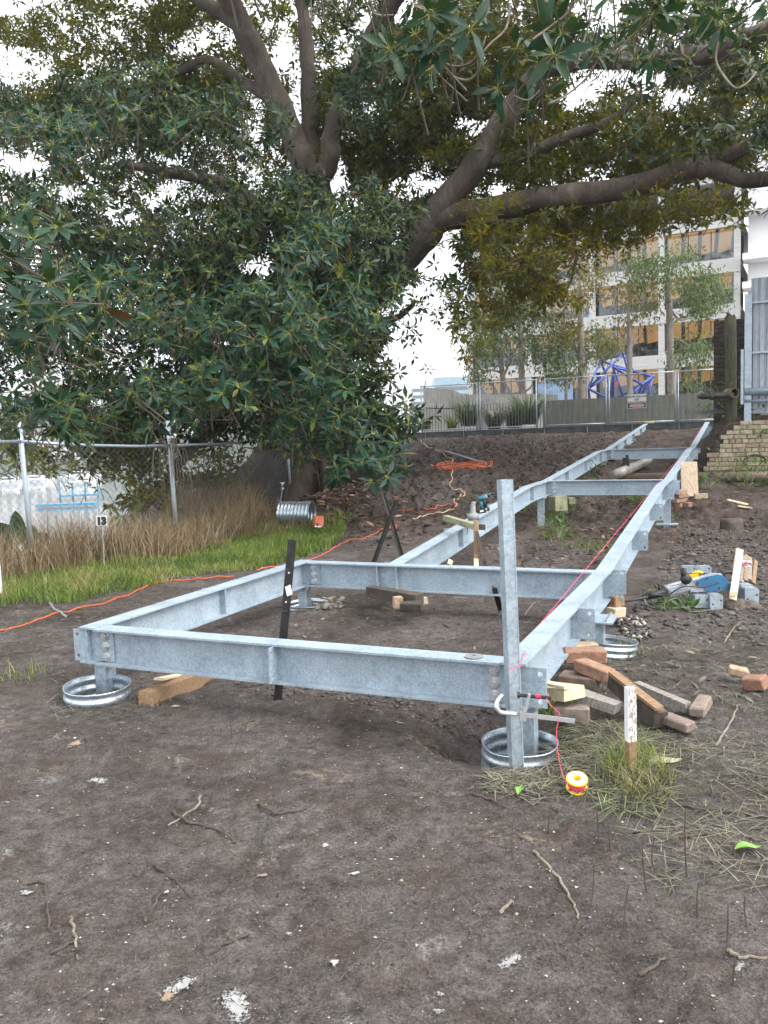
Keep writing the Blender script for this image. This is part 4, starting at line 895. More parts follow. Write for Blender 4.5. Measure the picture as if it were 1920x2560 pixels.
# ------------------------------------------------------------------ blue tube sculpture
sv = {'A': (1385, 540, 0), 'B': (1200, 605, .9), 'C': (1095, 835, -.3), 'D': (1112, 930, 1.0), 'E': (1310, 660, -1.2), 'F': (1275, 925, -.6), 'G': (1630, 735, .2), 'H': (1540, 800, -1.0), 'I': (1470, 690, 1.1), 'J': (1500, 935, 1.0), 'K': (1585, 930, -.2), 'L': (1300, 930, .9), 'N': (1395, 935, -1.0), 'O': (1250, 735, 1.2)}
sp = {k: at(1140 + x / 3.318, 720 + y / 3.318, 45 + d * .8) for k, (x, y, d) in sv.items()}
scu = thing('tube_sculpture', 'open polyhedron sculpture of bright blue tubes in the courtyard', 'sculpture', at(1552, 1000, 45))
for e in 'AB AC BC CD AI BI AJ BO CF EN EH EL EF IG GH GK GJ HL HJ DF OL EI CO HN'.split():
    obj('tube', MB().tube([sp[e[0]], sp[e[1]]], .066, 8), M['blue_paint'], scu, True)
for k in 'ABCEGHI': obj('node_joint', MB().lathe(sp[k] - EZ * .1, EZ, [(.02, 0), (.1, .04), (.12, .1), (.1, .16), (.02, .2)], 10), M['blue_paint'], scu, True)
hv = thing('hazard_flag', 'orange red flag tied to the fence post by the blue sculpture', 'flag', at(1540, 958, 30.8))
for i in range(3): obj('strip', MB().bar(at(1535, 955 + i * 4.5, 30.82), at(1546, 953 + i * 4.5, 30.82), .01, .04, j=.006), M['orange'], hv)
single('hazard_ribbon', MB().bar(at(1228, 1028, 31.0), at(1234, 1040, 31.0), .02, .07, (1, 0, 0), .01), M['orange_pale'], 'faded orange ribbon hanging on the bar railing', 'ribbon')

# ------------------------------------------------------------------ brick retaining wall and what stands on it
SW = 20.0
bwall = thing('brick_retaining_wall', 'broken cream brick retaining wall stepping down beside the ramp', 'wall', fr(SW, .3, .6))
rows = [695, 725, 745, 725, 835, 835, 865, 845, 895, 955, 1010]     # left end of each course, bottom to top
Z0, CHT = .685, .1005; AEND = 1.75
ends = [a_on(1560 + x / 3.456, SW) for x in rows]
prof = []; lo_a = ends[0] + .05
for i, a in enumerate(ends): prof += [(a + .03, Z0 + i * CHT), (a + .03, Z0 + (i + 1) * CHT)]
prof = [(AEND, Z0 - .3), (AEND, Z0 + 11 * CHT - .01)] + [(p, min(q, Z0 + 11 * CHT - .012)) for p, q in prof[::-1]] + [(ends[0] + .03, Z0 - .3)]
obj('mortar_core', MB().prism(prof, fr(SW + .018, 0, 0), fr(SW + .30, 0, 0), E1, EZ), M['mortar'], bwall)
bmesh_cache = {}
def brick_mesh(L, Hh, Dp, mat, k):
    key = (L, Hh, Dp, mat.name, k)
    if key not in bmesh_cache:
        mb = MB(); c = .008; j = lambda: rng.uniform(-.004, .004)
        x, y, z = L / 2, Dp / 2, Hh / 2
        P = []
        for (sx, sy, sz) in ((-1, -1, -1), (1, -1, -1), (1, 1, -1), (-1, 1, -1), (-1, -1, 1), (1, -1, 1), (1, 1, 1), (-1, 1, 1)):
            P.append((sx * x + j(), sy * y + j(), sz * z + j()))
        mb.hexa(P[:4], P[4:]); me = bpy.data.meshes.new('brick'); me.from_pydata(mb.v, [], mb.f); me.materials.append(mat)
        import bmesh; bm = bmesh.new(); bm.from_mesh(me); bmesh.ops.bevel(bm, geom=bm.edges[:], offset=c * .8, segments=1, affect='EDGES'); bm.to_mesh(me); bm.free(); bmesh_cache[key] = me
    return bmesh_cache[key]
def put_brick(par, me, c, X, Yd_, tilt=0.0):
    o = link(bpy.data.objects.new('brick', me)); o.parent = par; Zd = np.cross(X, Yd_); p = np.array(c) - ORG[par.name]
    o.matrix_local = Matrix(((X[0], Yd_[0], Zd[0], p[0]), (X[1], Yd_[1], Zd[1], p[1]), (X[2], Yd_[2], Zd[2], p[2]), (0, 0, 0, 1))) @ Matrix.Rotation(tilt, 4, 'Y')
for i, a0 in enumerate(ends):
    hd = i % 2 == 0 and i < 8; L = .135 if hd else .275; a = a0
    while a < AEND - .05:
        me = brick_mesh(L - .014 + rng.choice([-.01, 0, .008]), CHT - .015, .11, M['brick_cream'], rng.randrange(3))
        put_brick(bwall, me, fr(SW + .055 - rng.uniform(0, .014), a + L / 2, Z0 + (i + .5) * CHT), E1, E2, rng.uniform(-.02, .02)); a += L + rng.uniform(-.004, .004)
hp = [at(1560 + x / 3.456, 660 + y / 3.456, Yon(1880, SW) - .12) for x, y in ((1030, 1730), (1040, 1690), (1080, 1660), (1130, 1648), (1180, 1655), (1215, 1680), (1225, 1720))]
P, R = smooth_path(hp, [.022] * 7); single('iron_hoop', MB().tube(P, R, 8), M['iron'], 'rusty half hoop of pipe leaning on the cream brick wall', 'pipe', smooth=True)
# raw earth bank between ramp and wall
def earth_bank():
    na, nh = 60, 46; vs = []
    for j in range(nh):
        t = j / (nh - 1)
        for i in range(na):
            f = i / (na - 1); a = lerp(-1.0, .75, f); top = 1.98 * (1 - .28 * (1 - sstep(0, .3, f))) - .05
            z = .45 + (top - .45) * t; s = 20.02 + 1.15 * t ** 1.5 + (.5 * (1 - sstep(0.0, .35, f)) * t * 1.2)
            k = fbm(np.array(a * 3.3 + 5), np.array(z * 3.3), 4, .62) * .55 + abs(fbm(np.array(a * 9), np.array(z * 9 + 4), 3)) * -.22
            vs.append(fr(max(s + k * .8, 20.1 if a > -.72 else 19.6), a + fbm(np.array(a * 5 + 40), np.array(z * 5), 3) * .2, z + k * .2))
    return MB().add(vs, [(j * na + i, j * na + i + 1, (j + 1) * na + i + 1, (j + 1) * na + i) for j in range(nh - 1) for i in range(na - 1)])
M['soil_dark'] = m_simple('raw_dark_earth', (.028, .021, .016), (.11, .082, .062), 6, .95, 0, .9, .05)
struct('earth_bank', earth_bank(), M['soil_dark'], True)
# dark sooty brick wall with timber pole
pier = thing('sooty_brick_wall', 'dark sooty brick wall end behind the timber pole', 'wall', at(1815, 1045, 20.2))
pY = at(1783, 1040, 20.2); SP = pY @ E2; PA0 = pY @ E1; PA1 = PA0 + 1.05; PZ0, PZ1 = 1.55, 4.22
obj('core', MB().box(fr(SP + .16, (PA0 + PA1) / 2, (PZ0 + PZ1) / 2), E1 * ((PA1 - PA0) / 2 - .02), E2 * .14, EZ * ((PZ1 - PZ0) / 2)), M['mortar'] if False else M['brick_dark'], pier)
i = 0; z = PZ0
while z < PZ1 - .05:
    a = PA0 - (.13 if i % 2 else 0)
    while a < PA1:
        a0, a1 = max(a, PA0), min(a + .27, PA1)
        if a1 - a0 > .05: put_brick(pier, brick_mesh(round(a1 - a0 - .012, 3), .092, .1, M['brick_dark'], i % 2), fr(SP + .05 - rng.uniform(0, .012), (a0 + a1) / 2, z + .052), E1, E2)
        a += .27
    z += .104; i += 1
mb = MB(); zt = at(1828, 797, 19.4)[2]; pc = at(1828, 1020, 19.4); nA = 16; vs = []
for j, zz in enumerate((1.4, 2.2, 3.0, 3.7, zt)):
    for i in range(nA):
        t = 2 * math.pi * i / nA; r = .128 + .006 * math.sin(3 * t + zz); zj = zz + (.14 * max(0, math.sin(t * 1.0 + .2)) + .05 * math.sin(5 * t) if j == 4 else 0)
        vs.append((pc[0] - .012 * (zz - 1.5) + r * math.cos(t), pc[1] + r * math.sin(t), zj))
mb.add(vs, [(j * nA + i, j * nA + (i + 1) % nA, (j + 1) * nA + (i + 1) % nA, (j + 1) * nA + i) for j in range(4) for i in range(nA)] + [tuple(4 * nA + i for i in range(nA))])
single('timber_pole', mb, M['pole'], 'thick mossy timber pole with a broken top before the sooty brick wall', 'pole', smooth=True)
# big iron pipe with elbow
ip = thing('iron_pipe', 'dark cast iron pipe with flanged elbow sticking out beside the timber pole', 'pipe', at(1800, 1000, 18.9))
pl = [at(1752, 985, 20.0), at(1751, 988, 19.5), at(1760, 990, 19.15), at(1782, 989, 19.05), at(1835, 987, 18.95)]
P, R = smooth_path(pl, [.075, .085, .08, .07, .07]); obj('pipe', MB().tube(P, R, 14), M['iron'], ip, True)
fc = at(1780, 989, 19.05); ax = at(1800, 988, 19.0) - fc; ax /= np.linalg.norm(ax); obj('flange', MB().tube([fc - ax * .03, fc + ax * .03], .105, 18), M['iron'], ip)
for k in range(4):
    t = k * 1.571 + .5; y = np.cross(ax, EZ); q = fc + (EZ * math.cos(t) + y * math.sin(t)) * .1; obj('bolt', MB().tube([q - ax * .05, q + ax * .05], .012, 6), M['iron'], ip)
oc = at(1838, 982, 18.85); obj('open_end', MB().lathe(oc, (-.1, 1, 0), [(.085, .02), (.105, 0), (.112, .0), (.112, .35), (.09, .36), (.085, .02)], 24), M['rust_pipe'], ip, True)
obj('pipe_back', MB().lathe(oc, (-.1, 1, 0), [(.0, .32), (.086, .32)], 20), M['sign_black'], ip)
single('steel_angle', MB().bar(at(1714, 1032, 19.6), at(1809, 1029, 19.6), .06, .09), M['old_steel'], 'dark steel angle lying out over the ramp end below the iron pipe', 'steel bar')
# corrugated sheet fence with galvanised post
cf = thing('corrugated_fence', 'grey corrugated metal sheet fence above the cream brick wall', 'fence', at(1900, 1045, 18.6))
SF = SW + .75; c0 = a_on(1879, SF); zt, zb = at(1880, 696, Yon(1880, SF))[2], at(1880, 1034, Yon(1880, SF))[2]
mb = MB(); vs = []; n = 110
for i in range(n):
    a = c0 + i * .0145; k = (i % 10) / 10.0; dpt = .028 if k < .3 else 0.0
    vs += [fr(SF + dpt, a, zb), fr(SF + dpt, a, zt + .02 * (i / n))]
mb.add(vs, [(2 * i, 2 * i + 2, 2 * i + 3, 2 * i + 1) for i in range(n - 1)]); o = obj('corrugated_sheet', mb, M['corr'], cf); sm = o.modifiers.new('thickness', 'SOLIDIFY'); sm.thickness = .004
for v in (757, 882):
    z = at(1885, v, Yon(1885, SF))[2]; obj('fence_rail', MB().box(fr(SF - .03, c0 + .8, z), E1 * .85, E2 * .03, EZ * .022), M['galv_post'], cf)
for v, r in ((978, .085), (1002, .035)):
    z = at(1895, v, Yon(1895, SF - .2))[2]; obj('lower_pipe', MB().tube([fr(SF - .15, c0 - .12, z), fr(SF - .15, c0 + 1.6, z)], r, 14), M['galv_post'], cf, True)
pc = a_on(1872, SF - .1); zt2 = at(1872, 735, Yon(1872, SF - .1))[2]
obj('post', MB().box(fr(SF - .1, pc, (zt2 + 1.74) / 2), E1 * .075, E2 * .06, EZ * (zt2 - 1.74) / 2), M['galv_post'], cf)
obj('side_plate', MB().box(fr(SF - .22, pc - .12, lerp(1.74, zt2, .36)), E1 * .03, E2 * .03, EZ * .62), M['galv_post'], cf)

# ------------------------------------------------------------------ small things: helpers
def gp(u, v, dz=0.0): return ghit(u, v, dz)
def rotm(yaw, pitch=0, roll=0): return np.array((Matrix.Rotation(yaw, 3, 'Z') @ Matrix.Rotation(pitch, 3, 'Y') @ Matrix.Rotation(roll, 3, 'X')))
def block(c, L, Wd, Hh, yaw, pitch=0, roll=0, j=.004, bev=.006):
    """worn rectangular block as a bevelled mesh (MB)"""
    import bmesh
    R = rotm(math.radians(yaw), math.radians(pitch), math.radians(roll)); mb = MB().box(c, R[:, 0] * L / 2, R[:, 1] * Wd / 2, R[:, 2] * Hh / 2, j)
    if bev:
        me = bpy.data.meshes.new('tmp'); me.from_pydata(mb.v, [], mb.f); bm = bmesh.new(); bm.from_mesh(me); bmesh.ops.bevel(bm, geom=bm.edges[:], offset=bev, segments=1, affect='EDGES')
        bm.verts.index_update(); m2 = MB().add([tuple(v.co) for v in bm.verts], [tuple(v.index for v in f.verts) for f in bm.faces]); bm.free(); bpy.data.meshes.remove(me); return m2
    return mb
def rest(c, Hh): c = np.array(c, float); return c + EZ * Hh / 2
# ------------------------------------------------------------------ corrugated steel footing rings
def ring_mesh(c, ax, R, h, wob=0.0, ribs=3, ph=0.0):
    n = 22 if ribs < 5 else 72; pr = []
    for i in range(n + 1):
        t = i / n; pr.append((R + (.006 if ribs < 5 else .011) * math.cos(2 * math.pi * ribs * t), h * t))
    inner = [(r - .006, z) for r, z in pr[::-1]]
    w = (lambda a, z: wob * math.sin(3 * a + ph) * (z / h) ** 2 + wob * .7 * math.sin(5 * a + 1 + ph) * (z / h) ** 3) if wob else None
    return MB().lathe(c, ax, pr + inner + [pr[0]], 56, w)
def footing(label, c, R, h, wob=.02, tilt=(0, 0), ph=0.0):
    o = single('footing_ring', ring_mesh(c, (tilt[0], tilt[1], 1), R, h, wob, 3, ph), M['galv_corr'], label, 'steel ring', 'corrugated steel footing rings round the posts', True); return o
footing('corrugated steel ring round the front left post', np.array([*at(243, 1730, 5.42)[:2], -.10]), .215, .20, .012, (.03, -.05))
footing('bent corrugated steel ring round the front right post beside the string reel', np.array([*at(1298, 1890, 4.36)[:2], -.185]), .205, .195, .03, (.0, -.03), 1.0)
footing('corrugated steel ring sunk in soil at the back left landing post', np.array([*fr(7.24, -4.10)[:2], -.11]), .22, .14, .02, (0, 0), 2.0)
footing('corrugated steel ring half hidden below the right beam near the loose bricks', np.array([*fr(6.48, -.98)[:2], -.10]), .22, .15, .02, (.1, .05), .5)
footing('small corrugated steel ring under the far cross beam', np.array([*fr(20.1, -2.75)[:2], .50]), .17, .22, .02, (0, 0), .2)
dc_ = gp(704, 1308); dx = np.array([.97, -.25, -.02]); dx /= np.linalg.norm(dx)
dz0 = float(gz(dc_[0] + .3, dc_[1])) + .235; dc_[2] = dz0
o = single('corrugated_drum', ring_mesh(dc_, dx, .225, .62, 0, 9), M['galv_corr'], 'loose corrugated steel ring lying on its side in front of the fig trunk', 'steel ring', 'corrugated steel footing rings round the posts', True)
# ------------------------------------------------------------------ stub post, clamp, string
sb, st_ = at(1290, 1912, 4.16), at(1262, 1199, 4.16); sb[2] -= .03
stub = thing('steel_tube', 'tall galvanised square tube clamped upright at the front right corner', 'steel tube', sb)
ax = st_ - sb; ax /= np.linalg.norm(ax); X_ = np.array([.97, .24, 0]); X_ -= ax * (X_ @ ax); X_ /= np.linalg.norm(X_); Y_ = np.cross(ax, X_)
w = .032; wi = .028; q = [(-w, -w), (w, -w), (w, w), (-w, w)]; qi = [(-wi, -wi), (wi, -wi), (wi, wi), (-wi, wi)]
vs = [p + X_ * a + Y_ * b for p in (sb, st_) for a, b in q] + [p + X_ * a + Y_ * b for p in (st_, st_ - ax * .3) for a, b in qi]
fs = [(i, (i + 1) % 4, 4 + (i + 1) % 4, 4 + i) for i in range(4)] + [(4 + i, 4 + (i + 1) % 4, 8 + (i + 1) % 4, 8 + i) for i in range(4)] + [(8 + i, 8 + (i + 1) % 4, 12 + (i + 1) % 4, 12 + i) for i in range(4)] + [(12, 13, 14, 15), (3, 2, 1, 0)]
obj('tube', MB().add(vs, fs), M['galv_post'], stub)
obj('seam_strip', MB().box((sb + st_) / 2 + X_ * .028 - Y_ * .033, X_ * .003, Y_ * .0015, ax * (np.linalg.norm(st_ - sb) / 2)), M['galv'], stub)
def R1(x, y, Y=3.98): return at(1200 + x / 4.608, 1560 + y / 4.608, Y)
clp = thing('bar_clamp', 'chrome bar clamp gripping the upright tube to the beam corner', 'clamp', R1(500, 1060))
jp, jr = smooth_path([R1(258, 815, 4.02), R1(205, 880, 4.0), R1(188, 950), R1(225, 1010), R1(300, 1028), R1(420, 1040)], [.009, .011, .012, .012, .011, .011]); obj('fixed_jaw', MB().tube(jp, jr, 8), M['chrome'], clp, True)
obj('bar', MB().bar(R1(300, 1022), R1(1092, 1118), .010, .021), M['chrome'], clp)
obj('sliding_arm', MB().bar(R1(488, 1095, 3.975), R1(566, 805, 3.975), .014, .026, (0, 1, 0)), M['chrome'], clp)
obj('arm_collar', MB().box(R1(492, 1060, 3.975), (R1(530, 1064, 3.975) - R1(492, 1060, 3.975)), np.array([0, .012, 0]), (R1(490, 1010, 3.975) - R1(492, 1060, 3.975))), M['chrome'], clp)
P = []; Rr = []
for i in range(60):
    t = i / 59; P.append(lerp(R1(455, 820, 3.985), R1(815, 852, 3.985), t)); Rr.append(.0085 + .0018 * (i % 2))
obj('screw', MB().tube(P, Rr, 8), M['black'], clp); obj('screw_handle', MB().tube([R1(780, 800, 3.985), R1(792, 905, 3.985)], .004, 6), M['chrome'], clp); obj('screw_pad', MB().tube([R1(434, 818, 3.985), R1(456, 820, 3.985)], .016, 12), M['black'], clp)
for k in range(5): obj('string_wrap', MB().ring(R1(640 + k * 14, 838, 3.985), (1, 0, .05), .0115, .0016, 14), M['pink'], clp)
sl = [at(1265, 1668, 4.1), at(1285, 1672, 4.09), at(1302, 1665, 4.12), ata(1318, 1600, -1.21), ata(1350, 1560, -1.22), ata(1465, 1422.5, -1.24), ata(1604, 1255.5, -1.25), ata(1719, 1118, -1.25), ata(1755, 1066, -1.2)]
sl2 = []
for i in range(len(sl) - 1):
    for t in np.linspace(0, 1, 8, endpoint=False): sl2.append(lerp(sl[i], sl[i + 1], t))
single('string_line', MB().tube(sl2 + [sl[-1]], [.0016 + .0007 * min(1, i / 30) for i in range(len(sl2) + 1)], 5), M['pink'], 'taut pink string line stretched along the right ramp beam', 'string')
lp, lr = smooth_path([R1(768, 850, 3.96), R1(790, 905, 3.95), R1(850, 970, 3.94), R1(915, 1035, 3.93), R1(912, 1090, 3.93), R1(885, 1200, 3.92), R1(885, 1330, 3.9), R1(900, 1480, 3.87), R1(930, 1660, 3.84), at(1411, 1945, 3.80), at(1424, 1968, 3.77)], [.0016] * 11)
single('loose_string', MB().tube(lp, lr, 5), M['pink'], 'loose pink string hanging from the clamp down to its reel', 'string')
sc0 = gp(1442, 1986, 0) ; rl = thing('string_reel', 'yellow plastic reel of pink string lying on the soil', 'reel', sc0)
rax = np.array([-.05, -.35, 1.0]); rax /= np.linalg.norm(rax); b0 = sc0 + EZ * .012
obj('reel_body', MB().lathe(b0, rax, [(.016, 0), (.050, 0), (.051, .004), (.050, .008), (.030, .010), (.030, .052), (.050, .054), (.051, .058), (.050, .062), (.022, .062), (.018, .058), (.018, .004)], 30), M['yellow'], rl, True)
obj('label_disc', MB().lathe(b0, rax, [(.020, .0635), (.043, .0635), (.043, .0645), (.020, .0645)], 28), M['sign_white'], rl)
obj('string_winding', MB().lathe(b0, rax, [(.030, .012), (.040, .014), (.042, .022), (.043, .032), (.041, .044), (.038, .050), (.030, .051)], 28), M['pink'], rl, True)
# ------------------------------------------------------------------ painted stake
def m_stake():
    t = NT('flaking_white_paint'); v = t.stretch(2.5, 2.5, 1); f = t.noise(38, 5, .7, 0, v); g = t.ramp(f, [(.47, 0.0), (.53, 1.0)])
    return t.set(t.mix(g, (.30, .22, .15), (.74, .75, .76)), .6)
M['flaky'] = m_stake()
kb, kt = at(1578, 1948, 3.93), at(1576, 1718, 3.93); km = lerp(kb, kt, .42); stk = thing('timber_stake', 'short survey stake with flaking white paint on its upper half', 'stake', kb)
SXk = np.array([.95, .28, 0]); SYk = np.array([-.28, .95, 0])
obj('lower_stake', MB().box((kb + km) / 2 - EZ * .05, SXk * .022, SYk * .018, (km - kb) / 2 + EZ * .05, .001), M['wood_brown'], stk); obj('painted_top', MB().box((km + kt) / 2, SXk * .0222, SYk * .0182, (kt - km) / 2, .0008), M['flaky'], stk)
obj('white_edge', MB().box((km + kt) / 2 - SXk * .0232, SXk * .001, SYk * .018, (kt - km) / 2), M['white_paint'], stk)
wl_ = at(-2, 1482, 9.2); single('white_peg', MB().box(wl_ + EZ * .16, (.032, 0, 0), (0, .02, 0), (0, 0, .17), .002), M['white_paint'], 'white peg at the left edge of the grass', 'stake')
# ------------------------------------------------------------------ bricks and timber by the right corner
def brick_at(u, v, Y, yaw, mat, label, L=.26, Wd=.125, Hh=.085, pitch=0, roll=0, cat='brick', grp='loose bricks by the right corner', name='loose_brick', bev=.008, j=.006):
    c = at(u, v, Y); return single(name, block(c, L, Wd, Hh, yaw, pitch, roll, j, bev), M[mat], label, cat, grp)
brick_at(1486, 1676, 4.98, -47, 'brick_red', 'orange red brick tilted on top of the brick pile by the right beam', pitch=9, roll=-6, Hh=.088, L=.235, Wd=.115)
brick_at(1462, 1638, 5.35, -8, 'brick_red', 'orange brick lying under the right beam behind the tilted one', L=.27, Hh=.085)
brick_at(1452, 1618, 5.62, 5, 'brick_buff', 'buff brick on top of the orange brick under the right beam', L=.22, Hh=.06)
brick_at(1450, 1703, 5.02, -30, 'brick_worn', 'pale mortar-crusted brick below the tilted orange brick', L=.25, Hh=.08)
brick_at(1430, 1782, 4.62, -18, 'brick_worn', 'worn brown brick standing under the new pine block', L=.2, Hh=.09, Wd=.1)
brick_at(1690, 1805, 4.40, -62, 'brick_worn', 'mortar-smeared grey brown brick at the end of the dark timbers', L=.20, Hh=.055, Wd=.085)
brick_at(1752, 1765, 4.62, 55, 'brick_worn', 'grey weathered brick tilted in the straw right of the dark timbers', L=.21, Hh=.06, Wd=.085, pitch=-8)
brick_at(1888, 1706, 5.05, -50, 'brick_red', 'broken orange brick alone at the right edge of the picture', L=.14, Hh=.085, Wd=.10, pitch=-14, roll=10)
brick_at(1846, 1680, 5.25, -20, 'brick_buff', 'pale stone chunk just left of the lone orange brick', L=.12, Hh=.06, Wd=.08, pitch=10)
def timber(p, q, w, h, mat, label, up=(0, 0, 1), cat='timber', j=.004):
    mb = MB().bar(p, q, w, h, up, j); return single('timber_piece', mb, M[mat], label, cat, 'timber pieces about the site')
timber(at(1352, 1722, 4.85), at(1437, 1734, 4.58), .16, .062, 'wood_new', 'short new pine block wedged under the right landing beam')
timber(at(1362, 1706, 4.70), at(1418, 1718, 4.55), .05, .016, 'wood_new', 'thin pine shim lying on the pine block')
timber(at(1440, 1735, 4.72), at(1545, 1770, 4.55), .10, .055, 'wood_grey', 'grey weathered plank end beside the pine block')
timber(at(1535, 1698, 4.85), at(1650, 1800, 4.42), .085, .095, 'wood_dark', 'heavy dark timber lying behind the white-topped stake')
timber(at(1532, 1682, 4.80), at(1648, 1773, 4.38), .055, .02, 'wood_brown', 'brown batten lying along the heavy dark timber')
timber(at(1590, 1712, 4.95), at(1720, 1768, 4.62), .055, .05, 'wood_grey', 'slim grey timber behind the dark one')
timber(at(362, 1752, 5.22), at(560, 1672, 6.1), .105, .11, 'wood_brown', 'brown hardwood bearer poking out under the front beam')
timber(at(398, 1698, 5.42), at(455, 1686, 5.75), .075, .012, 'wood_new', 'splintered pine shim on the hardwood bearer')
# under the back beam and the rails
timber(at(925, 1478, 7.75), at(1050, 1498, 7.35), .12, .10, 'wood_dark', 'dark packing timber under the middle of the back beam')
timber(at(1000, 1482, 7.5), at(1042, 1487, 7.4), .09, .03, 'wood_grey', 'grey packing piece on the dark timber under the back beam')
brick_at(994, 1506, 7.35, 10, 'brick_buff', 'upright pale brick under the back beam', L=.09, Wd=.08, Hh=.115, grp='packing under the back beam')
brick_at(1028, 1515, 7.22, -8, 'brick_dark', 'dark brick with white mortar smear fallen under the back beam', L=.20, Wd=.09, Hh=.075, grp='packing under the back beam', roll=10)
brick_at(935, 1489, 7.9, 20, 'brick_buff', 'small buff stone left of the packing under the back beam', L=.13, Wd=.07, Hh=.05, grp='packing under the back beam')
brick_at(1061, 1501, 7.6, 20, 'brick_buff', 'small buff brick right of the packing under the back beam', L=.06, Wd=.05, Hh=.07, grp='packing under the back beam')
brick_at(1538, 1502, 7.05, 30, 'wood_brown', 'timber chock under the right rail next to the breaker tip', L=.12, Wd=.12, Hh=.10, name='timber_chock', cat='timber', grp='packing under the right rail')
brick_at(1540, 1530, 6.98, 25, 'wood_pale', 'pale timber chock below the brown one near the breaker tip', L=.13, Wd=.11, Hh=.08, name='timber_chock', cat='timber', grp='packing under the right rail')
brick_at(1395, 1258, 13.9, 24, 'wood_green', 'stacked greenish timber block by the left ramp post', L=.26, Wd=.2, Hh=.26, name='timber_chock', cat='timber', grp='packing under the left rail')
brick_at(1424, 1252, 14.3, 24, 'wood_green', 'small greenish timber block right of the stacked one', L=.14, Wd=.14, Hh=.12, name='timber_chock', cat='timber', grp='packing under the left rail')
brick_at(1505, 1160, 20.1, 24, 'wood_green', 'green timber packer under the left rail at the far cross beam', L=.36, Wd=.2, Hh=.08, name='timber_chock', cat='timber', grp='packing under the left rail')
brick_at(1502, 1175, 20.0, 24, 'brick_buff', 'brick stack below the green timber packer', L=.28, Wd=.2, Hh=.2, grp='packing under the left rail')
for i, (du, dv, yw) in enumerate(((1668, 1222, 20), (1672, 1232, 28), (1670, 1243, 22), (1674, 1255, 30), (1671, 1268, 24))):
    brick_at(1700 + i % 2 * 4, dv + 8, 14.2, yw, 'brick_red' if i % 2 else 'brick_buff', ['topmost', 'second', 'third', 'fourth', 'lowest'][i] + ' brick in the small stack under the plywood board', L=.24, Wd=.12, Hh=.075, grp='bricks under the plywood board')
brick_at(1752, 1240, 13.9, -10, 'brick_buff', 'loose buff brick right of the plywood board foot', L=.22, Wd=.1, Hh=.09, grp='bricks under the plywood board')
brick_at(1718, 1262, 13.4, 40, 'brick_red', 'broken brick piece in the dirt below the plywood board', L=.14, Wd=.11, Hh=.08, grp='bricks under the plywood board')
bb0, bb1 = at(1725, 1240, 14.6), at(1722, 1155, 15.1); single('plywood_board', MB().box((bb0 + bb1) / 2, np.array([.142, -.03, 0]), np.array([.002, .009, .003]), (bb1 - bb0) / 2, .003), M['ply'], 'plywood board leaning upright against the right rail', 'board')
for i, (p, q) in enumerate((((1820, 1254), (1868, 1264)), ((1846, 1268), (1880, 1270)))):
    a_, b_ = gp(*p, .015), gp(*q, .015); timber(a_, b_, .07, .022, 'wood_new', ['longer pale offcut lying in the dirt below the brown pipe', 'shorter pale offcut in front of the longer one'][i])
a_, b_ = gp(1110, 1128, .03), gp(1215, 1160, .03); timber(a_, b_, .09, .05, 'wood_grey', 'grey timber lying on the muddy slope left of the ramp')
tm = thing('timber_stump', 'low round timber stump in the dirt right of the ramp', 'stump', gp(1828, 1320)); obj('stump_body', MB().lathe(gp(1828, 1320) - EZ * .06, EZ, [(.17, 0), (.165, .12), (.155, .17), (.0, .18)], 18, lambda a, z: .06 * math.sin(3 * a)), M['wood_dark'], tm, True)
# ------------------------------------------------------------------ pipes in the trench
z_ = .56; single('trench_pipe', MB().tube([fr(19.45, -2.75, z_), fr(19.45, 2.0, z_ + .02)], .115, 16), M['rust_pipe'], 'long brown pipe crossing under the ramp in front of the brick wall', 'pipe', smooth=True)
P, R = smooth_path([fr(19.45, -2.70, z_), fr(19.55, -2.85, z_ + .02), at(1556, 1180, 18.8), at(1600, 1162, 20.4), at(1640, 1148, 22)], [.12, .125, .12, .115, .115]); single('inclined_pipe', MB().tube(P, R, 16), M['pipe_grey'], 'grey brown pipe sloping up between the ramp rails', 'pipe', smooth=True)
# ------------------------------------------------------------------ star pickets
def picket(p, q, label, w=.030):
    p, q = np.array(p, float), np.array(q, float); d = q - p; d /= np.linalg.norm(d); x = np.cross(d, (0, 1, 0)); x /= np.linalg.norm(x); y = np.cross(d, x); mb = MB()
    pr = []
    for k in range(3):
        a = k * 2.0944 + .6; c, s = math.cos(a), math.sin(a); n = (-s, c); r = w * (1.0 if k else .75); t = .004
        pr += [(r * c - n[0] * t, r * s - n[1] * t), (r * c + n[0] * t, r * s + n[1] * t), (.008 * math.cos(a + 1.047), .008 * math.sin(a + 1.047))]
    mb.prism(pr, p, q, x, y); t = thing('star_picket', label, 'picket', p, 'black steel star pickets'); obj('shaft', mb, M['picket'], t)
    return t, x, y, d
b_ = gp(690, 1752); tp, x_, y_, d_ = picket(b_ - EZ * .06, at(729, 1349, b_[1] + .02), 'black steel star picket leaning at the front beam', .034)
tp['label'] = 'black steel star picket leaning at the front beam'
tg = at(722, 1476, b_[1] - .03); obj('paper_tag', MB().box(tg, (.016, .004, .006), (0, .001, 0), (-.006, 0, .03), .002), M['sign_white'], tp)
wr = at(706, 1523, b_[1]); obj('tie_wire', MB().ring(wr, at(729, 1349, 5.2) - wr, .036, .003, 16), M['iron'], tp)
for t in (.12, .3, .62, .8): h_ = lerp(b_, at(729, 1349, b_[1] + .02), t) + np.array([.006, -.036, 0]); obj('punched_hole', MB().tube([h_, h_ + np.array([0, .004, 0])], .005, 8), M['sign_white'], tp)
b_ = gp(1008, 1398); picket(b_ - EZ * .05, at(957, 1233, b_[1] + .1), 'black star picket of the crossed pair, leaning left', .04)
b_ = gp(930, 1405); picket(b_ - EZ * .05, at(991, 1250, b_[1] - .05), 'black star picket of the crossed pair, leaning right', .04)
